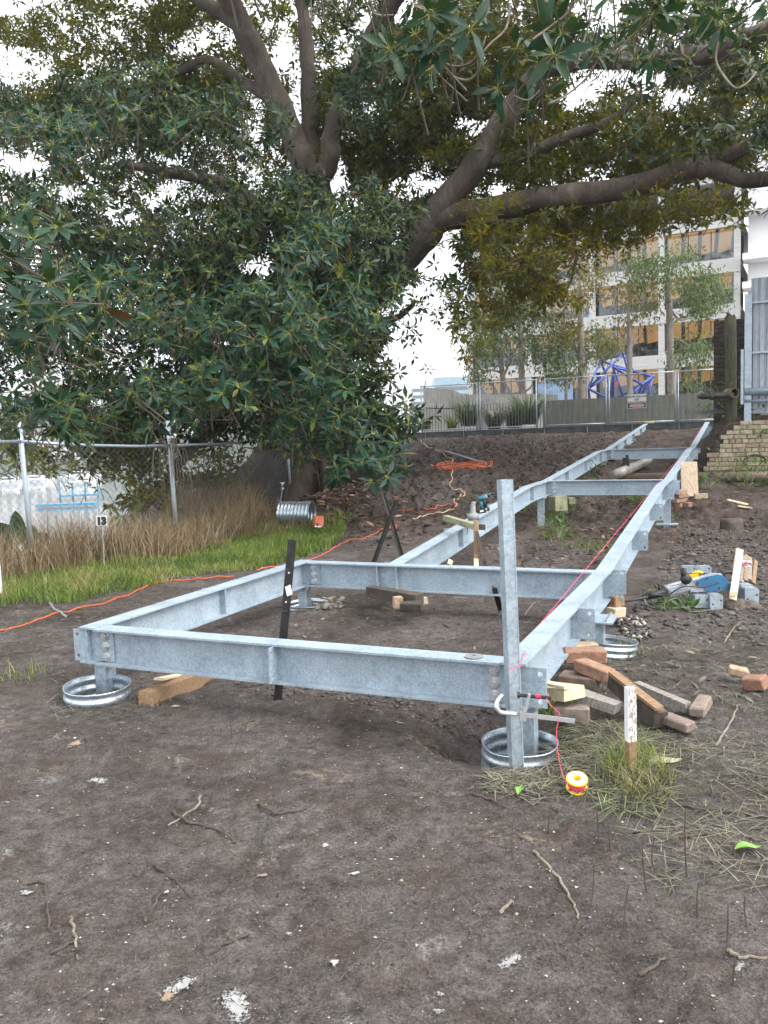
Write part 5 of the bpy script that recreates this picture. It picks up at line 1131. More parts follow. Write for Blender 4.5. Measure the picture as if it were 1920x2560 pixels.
picket(at(1572, 1196, 19.0), at(1566, 1137, 19.0), 'black star picket standing at the far cross beam', .045); picket(at(1556, 1196, 19.15), at(1560, 1144, 19.15), 'shorter black star picket left of the one at the far cross beam', .045)
picket(at(1388, 1290, 14.9), at(1378, 1235, 14.6), 'black star picket behind the left ramp post', .04); picket(at(1372, 1198, 17.2), at(1392, 1165, 17.2), 'black star picket poking up left of the left rail', .04)
picket(at(1250, 1525, 7.6), at(1234, 1470, 7.4), 'black star picket foot under the back beam', .03)
# ------------------------------------------------------------------ demolition hammer and brackets
def RJ(x, y, Y=7.62): return at(1480 + x / 3.770, 1340 + y / 3.770, Y)
pxm = 7.62 / FPX / 3.770      # metres per pixel of that enlargement
jh = thing('demolition_hammer', 'blue and silver electric demolition hammer lying with its chisel in the dirt', 'power tool', RJ(900, 640))
obj('chisel', MB().tube([RJ(262, 632, 7.5), RJ(420, 598, 7.53), RJ(535, 572, 7.55)], [4 * pxm, 13 * pxm, 14 * pxm], 8), M['iron'], jh, True)
obj('tool_holder', MB().tube([RJ(525, 570, 7.56), RJ(590, 555, 7.57), RJ(660, 535, 7.58), RJ(690, 515, 7.6)], [28 * pxm, 34 * pxm, 38 * pxm, 42 * pxm], 14), M['black'], jh, True)
for k in range(5): obj('spring_coil', MB().ring(RJ(640 + k * 11, 520 - k * 2, 7.6), RJ(690, 508) - RJ(640, 520), 44 * pxm, 5 * pxm, 20), M['iron'], jh)
obj('barrel', MB().tube([RJ(690, 518), RJ(760, 505), RJ(870, 478), RJ(930, 462)], [56 * pxm, 60 * pxm, 62 * pxm, 60 * pxm], 18), M['silver_tool'], jh, True)
for k in range(5):
    a = -.9 + k * .45; off = np.array([0, -math.cos(a), 0]) * 62 * pxm + EZ * math.sin(a) * 60 * pxm; obj('cooling_rib', MB().bar(RJ(720, 512) + off, RJ(880, 474) + off, .006, .010), M['silver_tool'], jh)
def body(pts, y0, y1, m, n): # prism between two depths from outline px
    A = [RJ(x, y, y0) for x, y in pts]; B = [RJ(x, y, y1) for x, y in pts]; k = len(pts)
    return obj(n, MB().add(A + B, [tuple(range(k)), tuple(range(2 * k - 1, k - 1, -1))] + [(i, k + i, k + (i + 1) % k, (i + 1) % k) for i in range(k)]), M[m], jh)
body([(915, 420), (960, 395), (1120, 345), (1215, 350), (1255, 400), (1250, 470), (1190, 505), (1000, 530), (930, 525)], 7.56, 7.70, 'silver_tool', 'motor_case')
body([(985, 425), (1040, 395), (1180, 362), (1230, 372), (1258, 405), (1262, 480), (1215, 512), (1080, 522), (1060, 480), (1000, 470)], 7.535, 7.56, 'blue_tool', 'blue_cover')
body([(1230, 372), (1268, 395), (1290, 450), (1335, 470), (1330, 510), (1280, 525), (1255, 500)], 7.55, 7.70, 'blue_tool', 'rear_case')
P, R = smooth_path([RJ(1245, 380), RJ(1240, 350), RJ(1285, 340), RJ(1335, 355), RJ(1360, 395), RJ(1345, 440), RJ(1305, 470)], [18 * pxm] * 7); obj('rear_handle', MB().tube(P, R, 12), M['black'], jh, True)
obj('side_handle', MB().tube([RJ(862, 315, 7.5), RJ(862, 370, 7.52), RJ(885, 400, 7.54), RJ(895, 425, 7.55)], [30 * pxm, 27 * pxm, 26 * pxm, 34 * pxm], 12), M['black'], jh, True)
obj('handle_socket', MB().tube([RJ(858, 310, 7.48), RJ(858, 310, 7.50)], 12 * pxm, 10), M['sign_black'], jh); obj('handle_knob', MB().lathe(RJ(895, 412, 7.49), (0, 1, 0), [(.0, 0), (.04, .003), (.052, .02), (.045, .05), (0, .06)], 16), M['black'], jh, True)
for x, y in ((1000, 445), (1085, 400), (1200, 490), (1300, 488)): obj('screw', MB().tube([RJ(x, y, 7.525), RJ(x, y, 7.54)], 9 * pxm, 8), M['black'], jh)
body([(945, 400), (1000, 385), (1005, 405), (950, 420)], 7.548, 7.56, 'sign_white', 'maker_plate')
P, R = smooth_path([RJ(1200, 440, 7.5), RJ(1050, 480, 7.48), RJ(880, 475, 7.47), RJ(790, 510, 7.47), RJ(720, 555, 7.47), RJ(600, 555, 7.47), RJ(520, 530, 7.47), RJ(500, 560, 7.46), RJ(560, 520, 7.46)], [.0065] * 9); obj('power_cord', MB().tube(P, R, 6), M['black'], jh, True)
P, R = smooth_path([gp(1612, 1485, .01), gp(1613, 1507, .01), gp(1630, 1519, .01), gp(1655, 1512, .01), gp(1680, 1499, .01), gp(1697, 1502, .01), gp(1712, 1522, .01), gp(1735, 1530, .01), gp(1772, 1526, .01)], [.0065] * 9); obj('trailing_cord', MB().tube(P, R, 6), M['grey_plastic'], jh, True)
def bracket(x0, x1, y0, y1, Y, label, dep=.13, holes=True):
    c = RJ((x0 + x1) / 2, (y0 + y1) / 2, Y); X = RJ(x1, (y0 + y1) / 2, Y) - RJ(x0, (y0 + y1) / 2, Y); hz = abs(RJ(x0, y0, Y)[2] - RJ(x0, y1, Y)[2]); lx = np.linalg.norm(X); X = X / lx; yaw = np.array([-X[1], X[0], 0])
    t = thing('steel_bracket', label, 'bracket', c - EZ * hz / 2, 'galvanised post brackets by the demolition hammer')
    n = 9; rr = .02; pr = []
    for (cx, cz, a0) in ((lx / 2 - rr, hz / 2 - rr, 0), (-lx / 2 + rr, hz / 2 - rr, 90)):
        for i in range(4): a = math.radians(a0 + i * 30); pr.append((cx + rr * math.cos(a), cz + rr * math.sin(a)))
    pr = [(lx / 2, -hz / 2)] + pr + [(-lx / 2, -hz / 2)]
    obj('bracket_body', MB().prism(pr, c - yaw * dep / 2, c + yaw * dep / 2, X, EZ), M['galv_post'], t)
    if holes:
        for dx in (-.3, .34): obj('hole', MB().tube([c + X * lx * dx - EZ * hz * .12 * (1 if dx < 0 else -1) - yaw * (dep / 2 + .002), c + X * lx * dx - EZ * hz * .12 * (1 if dx < 0 else -1) - yaw * (dep / 2 - .002)], .009, 10), M['sign_black'], t)
bracket(945, 1080, 545, 665, 7.55, 'galvanised bracket under the middle of the demolition hammer'); bracket(1088, 1208, 540, 685, 7.5, 'galvanised bracket under the rear of the demolition hammer')
bracket(1412, 1545, 480, 645, 7.6, 'galvanised bracket right of the pale plank'); bracket(1385, 1500, 448, 575, 7.9, 'galvanised bracket tucked behind the rightmost one', holes=False)
bracket(845, 978, 278, 345, 8.35, 'galvanised bracket plate standing behind the side handle', .05); bracket(981, 1117, 278, 345, 8.35, 'galvanised bracket plate standing behind the motor case', .05)
ys = thing('yellow_hand_tool', 'yellow handled tool lying behind the demolition hammer', 'hand tool', RJ(950, 390, 7.9)); obj('grip', MB().tube([RJ(945, 350, 7.9), RJ(1010, 340, 7.9), RJ(1040, 352, 7.9)], [.012, .02, .016], 8), M['yellow'], ys, True); obj('blade_case', MB().bar(RJ(900, 385, 7.9), RJ(1000, 368, 7.9), .03, .035), M['yellow'], ys)
a_, b_ = RJ(1325, 600, 7.42), RJ(1392, 128, 7.75); pk = thing('pale_plank', 'pale pine plank propped against the clod behind the hammer handle', 'timber', a_); obj('plank', MB().bar(a_, b_, .066, .020, (0, -1, .5), .002), M['wood_new'], pk); obj('cross_piece', MB().box(RJ(1330, 545, 7.42), (.033, 0, .002), (0, .011, 0), (0, 0, .02)), M['wood_pale'], pk)
for i, (x0, y0, x1, y1) in enumerate(((1405, 440, 1430, 190), (1440, 425, 1455, 185), (1475, 415, 1480, 205), (1510, 450, 1535, 235))):
    sp_ = RJ(x0, y0, 7.95 + i * .02); eq = RJ(x1, y1, 8.2 + i * .02); single('wooden_stake', MB().bar(sp_, eq, .045, .035, (0, 1, 0), .003), M['wood_brown' if i % 2 else 'wood_grey'], ['leftmost stake of the bundle behind the pale plank', 'second stake of the bundle behind the pale plank', 'third stake of the bundle behind the pale plank', 'rightmost darker stake of the bundle behind the pale plank'][i], 'stake', 'bundle of stakes behind the pale plank')
kn = thing('string_bundle', 'tangle of pink and white string tied round the stake bundle', 'string', RJ(1410, 260, 7.72))
for i in range(10):
    pts = [RJ(1320 + 190 * rng.random(), 228 + 60 * rng.random(), 7.70 + .05 * rng.random()) for _ in range(5)]; P, R = smooth_path(pts, [.006] * 5, 5); obj('strand', MB().tube(P, R, 5), M['pink'] if i % 2 else M['sign_white'], kn, True)
def lump(c, r, seed, sq=(1, 1, .6)):
    mb = MB(); n, m = 18, 10; vs = []; rg = random.Random(seed); ph = [rg.uniform(0, 6) for _ in range(6)]
    for j in range(m + 1):
        t = math.pi * j / m
        for i in range(n):
            a = 2 * math.pi * i / n; k = 1 + .22 * math.sin(2 * a + ph[0]) * math.sin(t) + .14 * math.sin(3 * t + ph[1] + a) + .12 * math.sin(5 * a + ph[2]) * math.sin(2 * t + ph[3])
            vs.append(np.array(c) + r * k * np.array([sq[0] * math.sin(t) * math.cos(a), sq[1] * math.sin(t) * math.sin(a), sq[2] * math.cos(t)]))
    return mb.add(vs, [(j * n + i, j * n + (i + 1) % n, (j + 1) * n + (i + 1) % n, (j + 1) * n + i) for j in range(m) for i in range(n)])
c_ = RJ(1415, 690, 7.45); single('soil_clod', lump(c_, .12, 3, (1.2, 1, .75)), M['clod'], 'big dry clod of earth at the foot of the pale plank', 'clod', smooth=True)
c_ = RJ(1262, 680, 7.5); single('soil_clod', lump(c_, .065, 5, (1.2, 1, .8)), M['clod'], 'smaller clod of earth between bracket and pale plank', 'clod', smooth=True)
c_ = gp(1608, 1538, .01); single('soil_clod', lump(c_, .06, 8), M['clod'], 'small dark clod in the dirt below the chisel', 'clod', smooth=True)
# ------------------------------------------------------------------ drills and timber profile on the left rail
def RD(x, y, Y): return at(900 + x / 4.1475, 1180 + y / 4.1475, Y)
YD = 9.55; pd = YD / FPX / 4.1475
def drill(x, y, Y, label, flip, mats):
    """pistol drill standing on its battery; (x,y) is the battery foot in the enlargement"""
    t = thing('cordless_drill', label, 'power tool', RD(x, y, Y)); f = flip
    P_ = lambda dx, dy, dY=0: RD(x + dx * f, y + dy, Y + dY)
    obj('battery', MB().box(P_(0, -20), (42 * pd, 0, 4 * pd), (0, .042, 0), (-3 * pd, 0, 20 * pd), .002), M['black'], t); obj('battery_label', MB().box(P_(0, -20, -.044), (18 * pd, 0, 2 * pd), (0, .001, 0), (0, 0, 9 * pd)), M['sign_white'], t)
    obj('handle', MB().tube([P_(2, -36), P_(-6, -80), P_(-10, -120)], [17 * pd, 15 * pd, 19 * pd], 10), M[mats], t, True)
    obj('motor_housing', MB().tube([P_(-42, -142), P_(-30, -145), P_(25, -158), P_(38, -162)], [20 * pd, 27 * pd, 27 * pd, 22 * pd], 14), M['teal_tool'], t, True)
    obj('gear_case', MB().tube([P_(36, -162), P_(58, -172)], [22 * pd, 18 * pd], 12), M['grey_plastic'], t, True); obj('chuck', MB().tube([P_(58, -172), P_(84, -188), P_(92, -193)], [17 * pd, 13 * pd, 6 * pd], 12), M['black'], t, True); obj('trigger', MB().box(P_(16, -118), (6 * pd, 0, 0), (0, .008, 0), (0, 0, 12 * pd)), M['black'], t)
drill(1262, 425, 9.5, 'teal and black cordless drill nearest the grey bottle on the left rail', 1, 'teal_tool'); drill(1298, 408, 9.75, 'teal and black cordless drill behind the nearest one on the left rail', 1, 'black')
tb = thing('grey_bottle', 'grey bottle-shaped tool standing on the timber crosspiece', 'bottle', RD(1175, 500, 9.3)); obj('bottle_body', MB().lathe(RD(1175, 500, 9.3), EZ, [(0, 0), (58 * pd, 0), (58 * pd, 55 * pd), (42 * pd, 66 * pd), (27 * pd, 80 * pd), (25 * pd, 150 * pd), (20 * pd, 165 * pd), (0, 165 * pd)], 16), M['grey_plastic'], tb, True); obj('cap', MB().lathe(RD(1175, 335, 9.3), EZ, [(22 * pd, 0), (22 * pd, 26 * pd), (0, 30 * pd)], 14), M['wood_grey'], tb, True); obj('side_arm', MB().tube([RD(1105, 440, 9.3), RD(1175, 445, 9.28), RD(1235, 450, 9.3)], 9 * pd, 8), M['grey_plastic'], tb)
timber(RD(885, 475, 9.45), RD(1205, 565, 8.9), .075, .06, 'wood_green', 'mossy timber crosspiece tied to the stake on the left rail'); timber(RD(1222, 570, 9.0), RD(1300, 575, 9.0), .05, .06, 'wood_dark', 'dark end of timber sticking out right of the upright stake')
sb_ = RD(1205, 1000, 8.6); us = thing('upright_stake', 'upright timber stake with pale foot standing inside the left rail', 'stake', sb_); obj('stake_shaft', MB().bar(RD(1203, 905, 8.75), RD(1200, 500, 8.85), .047, .04, (0, 1, 0), .002), M['wood_brown'], us); obj('pale_foot', MB().bar(sb_ - EZ * .08, RD(1203, 903, 8.75), .0475, .0405, (0, 1, 0), .002), M['wood_pale'], us)
timber(RD(1310, 985, 8.7), RD(1205, 610, 8.75), .04, .035, 'wood_dark', 'dark stake leaning against the upright stake', up=(0, 1, 0)); timber(RD(925, 960, 8.85), RD(940, 915, 8.9), .05, .02, 'wood_new', 'pale peg top showing behind the back beam', up=(0, 1, 0))
P, R = smooth_path([RD(1070, 500, 9.2), RD(1040, 530, 9.1), RD(1060, 560, 9.05), RD(1110, 570, 9.0), RD(1115, 630, 9.0), RD(1100, 640, 9.0)], [.004] * 6); single('tie_wire', MB().tube(P, R, 5), M['iron'], 'black wire tying the crosspiece to the left rail', 'wire', smooth=True)
# ------------------------------------------------------------------ cords and hoses
def cord(pts, r, mat, label, name='extension_cord', cat='cord', dz=.012):
    G = [gp(u, v, dz) for u, v in pts]; P, R = smooth_path(G, [r] * len(G), 8); P = [np.array([p[0], p[1], max(float(gz(p[0], p[1])) + r * .8, p[2] - .03)]) for p in P]
    return single(name, MB().tube(P, R, 6), M[mat], label, cat, smooth=True)
cord([(-20, 1580), (60, 1562), (140, 1534), (220, 1515), (300, 1492), (345, 1474), (385, 1459), (420, 1452), (475, 1449), (520, 1446), (585, 1440)], .010, 'orange', 'orange extension cord running past the left landing beam')
cord([(640, 1425), (720, 1412), (790, 1393), (830, 1372), (868, 1352), (905, 1347), (925, 1338), (955, 1322), (975, 1316), (985, 1312)], .010, 'orange', 'orange extension cord at the edge of the green grass')
cord([(968, 1314), (978, 1308), (990, 1318), (980, 1322), (966, 1316), (975, 1306), (992, 1312)], .012, 'orange', 'small orange knot of cord between the crossed pickets', 'cord_knot')
cord([(1000, 1278), (1020, 1277), (1034, 1275)], .011, 'orange', 'orange cord end with plug lying on the mud'); cord([(1056, 1275), (1082, 1272), (1095, 1264), (1120, 1262), (1142, 1264)], .011, 'orange', 'orange cord joining the pale hose on the mud')
cord([(1032, 1296), (1065, 1288), (1100, 1280), (1135, 1272), (1142, 1262), (1135, 1252), (1150, 1244), (1162, 1236), (1152, 1228), (1130, 1220), (1125, 1208), (1131, 1196), (1128, 1186), (1132, 1176)], .010, 'orange_pale', 'pale pink hose winding down from the coil', 'hose', 'hose')
cord([(1052, 1100), (1075, 1120), (1105, 1130), (1115, 1140), (1132, 1146), (1128, 1156), (1108, 1160), (1110, 1168), (1130, 1172)], .010, 'orange_pale', 'pale hose running from the fence corner to the coil', 'hose', 'hose')
hc = gp(1152, 1172); coil = thing('hose_coil', 'coil of orange hose lying on the muddy slope', 'hose', hc)
for k in range(9):
    r = .30 + .035 * k * (1 if k % 2 else .7); ex = .9 + .2 * rng.random(); off = nr.normal(size=2) * .05; P = []
    for i in range(25):
        a = 2 * math.pi * i / 24; x = hc[0] + off[0] + 1.45 * r * math.cos(a); y = hc[1] + off[1] + 1.0 * ex * r * math.sin(a); P.append((x, y, float(gz(x, y)) + .02 + .014 * k + .015 * math.sin(3 * a + k)))
    obj('loop', MB().tube(P, .010, 6), M['orange'], coil, True)
cord([(118, 1490), (122, 1502), (130, 1515), (145, 1527), (165, 1543)], .014, 'grey_plastic', 'short bent piece of grey conduit beside the orange cord', 'conduit', 'conduit')
sk = thing('orange_float', 'orange and white plastic box tipped over beside the corrugated drum', 'box', gp(795, 1308)); c_ = gp(795, 1306, .13)
obj('case', block(c_, .17, .15, .2, 20, 12, -25, .004, .01) , M['orange'], sk); obj('white_panel', block(c_ + np.array([.01, -.085, -.03]), .13, .02, .12, 20, 12, -25, .002, .002), M['sign_white'], sk); obj('dark_dial', MB().tube([c_ + np.array([-.01, -.10, -.03]), c_ + np.array([-.01, -.115, -.03])], .03, 10), M['sign_black'], sk)

# ------------------------------------------------------------------ chain-link fence
FP = [(-6.75, 8.5, 2.3), (-4.854, 11.151, 2.31), (-3.378, 13.215, 2.24), (-2.605, 22.96, 2.2), (-1.86, 23.7, 1.55), (-.55, 25.9, 1.9), (.85, 28.6, 2.0), (.95, 31.2, 2.4)]
RZ = [1.87, 1.81, 1.68, 1.75, 1.78, 1.95, 2.1, 2.4]
cl = thing('chain_link_fence', 'old chain-link fence with galvanised pipe posts along the water side', 'fence', (FP[1][0], FP[1][1], 0))
LEAN = (-.022, 0)
for i, (x, y, zt) in enumerate(FP):
    z0 = float(gbase(x, y)) - .1; obj('post', MB().tube([(x, y, z0), (x + LEAN[0] * (zt - z0), y, zt)], [.036, .034], 12), M['fence_pipe'], cl, True)
    obj('post_cap', MB().lathe((x + LEAN[0] * (zt - z0), y, zt), EZ, [(.039, -.02), (.039, .012), (.0, .02)], 12), M['wood_grey'], cl, True)
for i in range(len(FP) - 1):
    (x0, y0, _), (x1, y1, _) = FP[i], FP[i + 1]; p = np.array([x0 + LEAN[0] * 1.8, y0 - .03, RZ[i]]); q = np.array([x1 + LEAN[0] * 1.8, y1 - .03, RZ[i + 1]])
    m = (p + q) / 2 - EZ * .03; obj('top_rail', MB().tube([p, lerp(p, m, .5) - EZ * .01, m, lerp(m, q, .5) - EZ * .01, q], .024, 10), M['galv_post'], cl, True)
    fine = i < 2; pw_, hh = (.055, .05) if fine else (.085, .08); r = .0022 if fine else .0032
    L = np.linalg.norm((q - p)[:2]); n = int(L / pw_); d = (q - p) / L; d[2] = 0
    V_ = []; Q = []; rows_ = int(1.72 / hh); g0 = max(float(gbase(x0, y0)), -.3); g1 = max(float(gbase(x1, y1)), -.3)
    side = np.array([-d[1], d[0], 0])
    for k in range(n):
        t0 = k / n; o = len(V_)
        for j in range(rows_ + 1):
            par = (j + k) % 2; f = (k + par) / n; zt = lerp(RZ[i], RZ[i + 1], f) - .04; zb = lerp(g0, g1, f) + .02; z = lerp(zb, zt, j / rows_)
            c = p + d * (k + par) * pw_; c = np.array([c[0], c[1] + .012 * (j % 2), z]); wv = d * r
            V_ += [c - wv, c + wv + side * r, c + wv - side * r]
        for j in range(rows_):
            a = o + 3 * j; Q += [(a, a + 1, a + 4, a + 3), (a + 1, a + 2, a + 5, a + 4), (a + 2, a, a + 3, a + 5)]
    me = mesh_np('wire_mesh', np.array(V_) - ORG[cl.name], None, Q); me.materials.append(M['chain']); o = link(bpy.data.objects.new('wire_mesh', me)); o.parent = cl; stuff_of(o)
# dry vine on the second post
V_ = []; vb = np.array([FP[2][0] - .04, FP[2][1] - .06, 1.70]); mb = MB()
for i in range(26):
    a = rng.uniform(-.35, .4); L = rng.uniform(.25, .9); p = vb + np.array([rng.uniform(-.12, .12), rng.uniform(-.05, .03), rng.uniform(-.03, .08)])
    mb.tube([p, p + np.array([a * .35, -.04, .03]), p + np.array([a * .55, -.05, -L * .4]), p + np.array([a * .62, -.05, -L])], [.005, .005, .004, .003], 4)
stuff_of(obj('dry_vine', mb, M['twig'], cl))
# numbered markers
def marker(txt, u0, u1, v0, v1, Y, label, foot):
    c = at((u0 + u1) / 2, (v0 + v1) / 2, Y); w = (u1 - u0) * Y / FPX / 2; h = (v1 - v0) * Y / FPX / 2; t = thing('number_marker', label, 'sign', foot)
    obj('plate', MB().box(c, (w, 0, 0), (0, .006, 0), (0, 0, h), .002), M['sign_white'], t); text_part(t, 'number', txt, h * 2.0, M['sign_black'], c + np.array([0, -.009, -.01]), (1, 0, .0), (0, 0, 1), .012)
    obj('stem', MB().tube([c + np.array([0, .012, -h]), foot], .006, 6), M['galv_post'], t)
p13 = at(253, 1301, 11.0); marker('13', 241, 267, 1289, 1314, 11.0, 'white square marker with black number 13 in the dry grass', np.array([p13[0], p13[1], float(gbase(p13[0], p13[1]))]))
p14 = at(706, 1214, 17.5); marker('14', 700, 712, 1206, 1223, 17.5, 'small white marker with black number 14 at the fig trunk', np.array([p14[0] - .05, p14[1] - .4, float(gbase(p14[0], p14[1] - .4)) + .1]))

# ------------------------------------------------------------------ vegetation
def in_poly(P, x, y):
    c = np.zeros(len(x), bool); n = len(P)
    for i in range(n):
        x0, y0 = P[i]; x1, y1 = P[(i + 1) % n]; m = ((y0 > y) != (y1 > y)); xx = (x1 - x0) * (y - y0) / (y1 - y0 + 1e-12) + x0; c ^= m & (x < xx)
    return c
def scatter(poly_px, n, seed=0, world=False, fade=0.0):
    P = [tuple(q) for q in poly_px] if world else [tuple(gbase_hit(u, v)[:2]) for u, v in poly_px]; P = np.array(P); g = np.random.default_rng(seed)
    lo, hi = P.min(0), P.max(0); out = []
    tot = 0
    while tot < n:
        q = lo + (hi - lo) * g.random((n * 2, 2)); q = q[in_poly(P, q[:, 0], q[:, 1])]; out.append(q); tot += len(q)
        if len(q) == 0: break
    return np.concatenate(out)[:n]
def gbase_hit(u, v):
    d = ray(u, v); t = np.arange(1.2, 60, .03); P = CAM + d * t[:, None]; k = np.nonzero(P[:, 2] < gbase(P[:, 0], P[:, 1]))[0]; return P[k[0]] if len(k) else P[-1]
def blades(name, xy, hmin, hmax, w, cols, lean, mat, g, flat=False, parent=None, label=None, cat=None, dz=0.0, taper=.15, seg=3):
    n = len(xy); z = gz(xy[:, 0], xy[:, 1]) + dz; h = g.uniform(hmin, hmax, n) * (.6 + .8 * (vnoise(xy[:, 0] * 1.3, xy[:, 1] * 1.3))); az = g.uniform(0, 6.283, n); d = np.stack([np.cos(az), np.sin(az), np.zeros(n)], 1)
    ph = g.uniform(0, 6.283, n); sd = np.stack([-np.sin(ph), np.cos(ph), np.zeros(n)], 1); b = np.concatenate([xy, z[:, None]], 1); ln_ = g.uniform(.1, 1, n) * lean; V_ = []
    for k in range(seg + 1):
        t = k / seg
        if flat: p = b + d * (h * t)[:, None] + EZ * (.012 + .10 * h * t * (1 - t))[:, None]; sdd = np.stack([-d[:, 1], d[:, 0], np.zeros(n)], 1)
        else: p = b + d * (h * ln_ * t ** 1.7)[:, None] + EZ * (h * (t - .35 * ln_ * t * t))[:, None]; sdd = sd
        ww = w * (1 - (1 - taper) * t); V_ += [p - sdd * ww, p + sdd * ww]
    m = 2 * (seg + 1); V_ = np.stack(V_, 1).reshape(-1, 3); o = (np.arange(n) * m)[:, None]; Q = np.concatenate([o + [2 * k, 2 * k + 1, 2 * k + 3, 2 * k + 2] for k in range(seg)])
    pk = np.clip(((vnoise(xy[:, 0] * 2.2 + 5, xy[:, 1] * 2.2) * .75 + g.random(n) * .55 - .15) * len(cols)).astype(int), 0, len(cols) - 1); c = np.array(cols)[pk] * g.uniform(.6, 1.4, (n, 1)); return V_, Q, np.repeat(c, m, 0)
def stuff_mesh(name, parts, mat, label, cat):
    V_ = []; Q = []; C_ = []; o = 0
    for v, q, c in parts: V_.append(v); Q.append(q + o); C_.append(c); o += len(v)
    me = mesh_np(name, np.concatenate(V_), None, np.concatenate(Q), np.concatenate(C_)); me.materials.append(M[mat]); ob = link(bpy.data.objects.new(name, me)); stuff_of(ob); ORG[ob.name] = np.zeros(3)
    tagit(ob, label, cat); return ob
g = np.random.default_rng(21)
GREEN = [(.09, .14, .035), (.13, .19, .045), (.18, .235, .06), (.26, .29, .09), (.30, .26, .13)]; DRY = [(.26, .18, .10), (.33, .25, .15), (.19, .13, .075), (.40, .32, .21)]; STRAW = [(.17, .155, .105), (.125, .115, .075), (.23, .215, .155), (.09, .10, .055), (.075, .062, .05), (.11, .095, .075)]
G1 = [(-30, 1452), (90, 1418), (250, 1395), (420, 1375), (560, 1345), (690, 1320), (770, 1308), (868, 1312), (862, 1345), (820, 1375), (700, 1412), (580, 1430), (470, 1440), (400, 1462), (300, 1482), (235, 1500), (180, 1515), (60, 1510), (-30, 1525)]
G1 = [tuple(atz(u, v, .0)[:2]) for u, v in G1]; pts = scatter(G1, 17000, 1, True); dens = vnoise(pts[:, 0] * 5, pts[:, 1] * 5); pts = pts[dens > .16]
parts = [blades('g', pts, .07, .19, .007, GREEN, 1.0, 'grass', g)]
pts = scatter([(520, 1395), (640, 1345), (800, 1325), (862, 1322), (850, 1350), (780, 1385), (660, 1410), (540, 1425)], 6500, 2); parts.append(blades('g', pts, .06, .16, .008, GREEN[:2] + [(.17, .27, .05)], 1.2, 'grass', g))
pts = scatter([(1500, 1925), (1560, 1890), (1640, 1900), (1690, 1960), (1650, 2010), (1570, 2000), (1520, 1970)], 420, 3); parts.append(blades('g', pts, .06, .17, .0035, GREEN + STRAW[:2], 1.3, 'grass', g))
for (u, v, n, r) in ((1180, 1248, 60, .3), (1415, 1345, 160, .35), (1490, 1370, 200, .4), (1330, 1075, 60, .5), (1130, 1085, 260, 1.2), (1560, 1640, 120, .12), (1395, 1780, 160, .14), (1655, 1500, 90, .16), (1480, 1075, 120, .8), (60, 1700, 40, .2)):
    c = gbase_hit(u, v)[:2]; q = c + g.normal(size=(n, 2)) * r * .5; parts.append(blades('g', q, .05, .14, .004, GREEN + STRAW[:1], 1.2, 'grass', g))
stuff_mesh('grass', parts, 'grass', 'bright green grass strip along the foot of the wire fence', 'grass')
D1 = [(-40, 1400), (60, 1370), (200, 1345), (330, 1330), (450, 1325), (600, 1290), (640, 1300), (640, 1340), (520, 1375), (420, 1400), (280, 1415), (90, 1445), (-40, 1470)]
D1 = [tuple(atz(u, v, .0)[:2]) for u, v in D1]; pts = scatter(D1, 15000, 4, True); pd_ = [blades('d', pts, .30, .85, .0062, DRY, .75, 'dead', g)]
pts = scatter([(560, 1310), (640, 1280), (760, 1290), (850, 1315), (800, 1330), (650, 1345)], 2600, 5); pd_.append(blades('d', pts, .1, .32, .006, DRY, 1.0, 'dead', g))
pts = scatter([(330, 1345), (600, 1300), (640, 1330), (400, 1390)], 1500, 6); pd_.append(blades('d', pts, .1, .4, .006, [(.11, .15, .045), (.15, .17, .06)], 1.0, 'dead', g))
stuff_mesh('dry_grass', pd_, 'dead', 'tall dry brown grass standing along the wire fence', 'dry grass')
# straw and mown stalks lying on the soil at the right
S1 = [(1180, 1960), (1330, 1900), (1420, 1800), (1480, 1700), (1560, 1620), (1700, 1600), (1980, 1560), (2100, 1700), (2100, 2250), (1850, 2330), (1600, 2180), (1430, 2080), (1300, 2010)]
pts = scatter(S1, 5200, 7); k = vnoise(pts[:, 0] * 2.3 + 7, pts[:, 1] * 2.3) * .6 + vnoise(pts[:, 0] * 6, pts[:, 1] * 6) * .4; pts = pts[k > .42]; ps = [blades('s', pts, .04, .22, .0021, STRAW, 1, 'dead', g, True)]
pts = scatter([(1400, 1830), (1560, 1800), (1640, 1930), (1690, 2000), (1560, 2040), (1430, 1990), (1380, 1900)], 1600, 8); ps.append(blades('s', pts, .06, .22, .0026, STRAW + [(.20, .25, .10)], 1, 'dead', g, True, dz=.01))
pts = scatter([(1180, 1985), (1240, 1930), (1420, 1930), (1430, 1990), (1300, 2010)], 300, 9); ps.append(blades('s', pts, .05, .13, .003, STRAW, 1, 'dead', g, True))
pts = scatter([(100, 1790), (160, 1700), (330, 1740), (420, 1770), (300, 1800)], 420, 10); ps.append(blades('s', pts, .05, .2, .0028, STRAW[1:], 1, 'dead', g, True))
pts = scatter([(0, 1540), (300, 1500), (520, 1455), (620, 1480), (420, 1560), (150, 1640), (0, 1650)], 900, 11); ps.append(blades('s', pts, .04, .16, .0024, STRAW[1:], 1, 'dead', g, True))
pts = scatter([(500, 1560), (1150, 1480), (1250, 1620), (700, 1600)], 260, 12); ps.append(blades('s', pts, .04, .16, .0024, STRAW[3:], 1, 'dead', g, True))
pts = scatter([(0, 1800), (1200, 1800), (1500, 2560), (0, 2560)], 1500, 13); ps.append(blades('s', pts, .015, .08, .0014, [(.07, .055, .048), (.12, .10, .085), (.04, .032, .028)], 1, 'dead', g, True))
pts = scatter([(1560, 1480), (1900, 1480), (1960, 1600), (1560, 1640)], 500, 14); ps.append(blades('s', pts, .03, .12, .0024, STRAW, 1, 'dead', g, True))
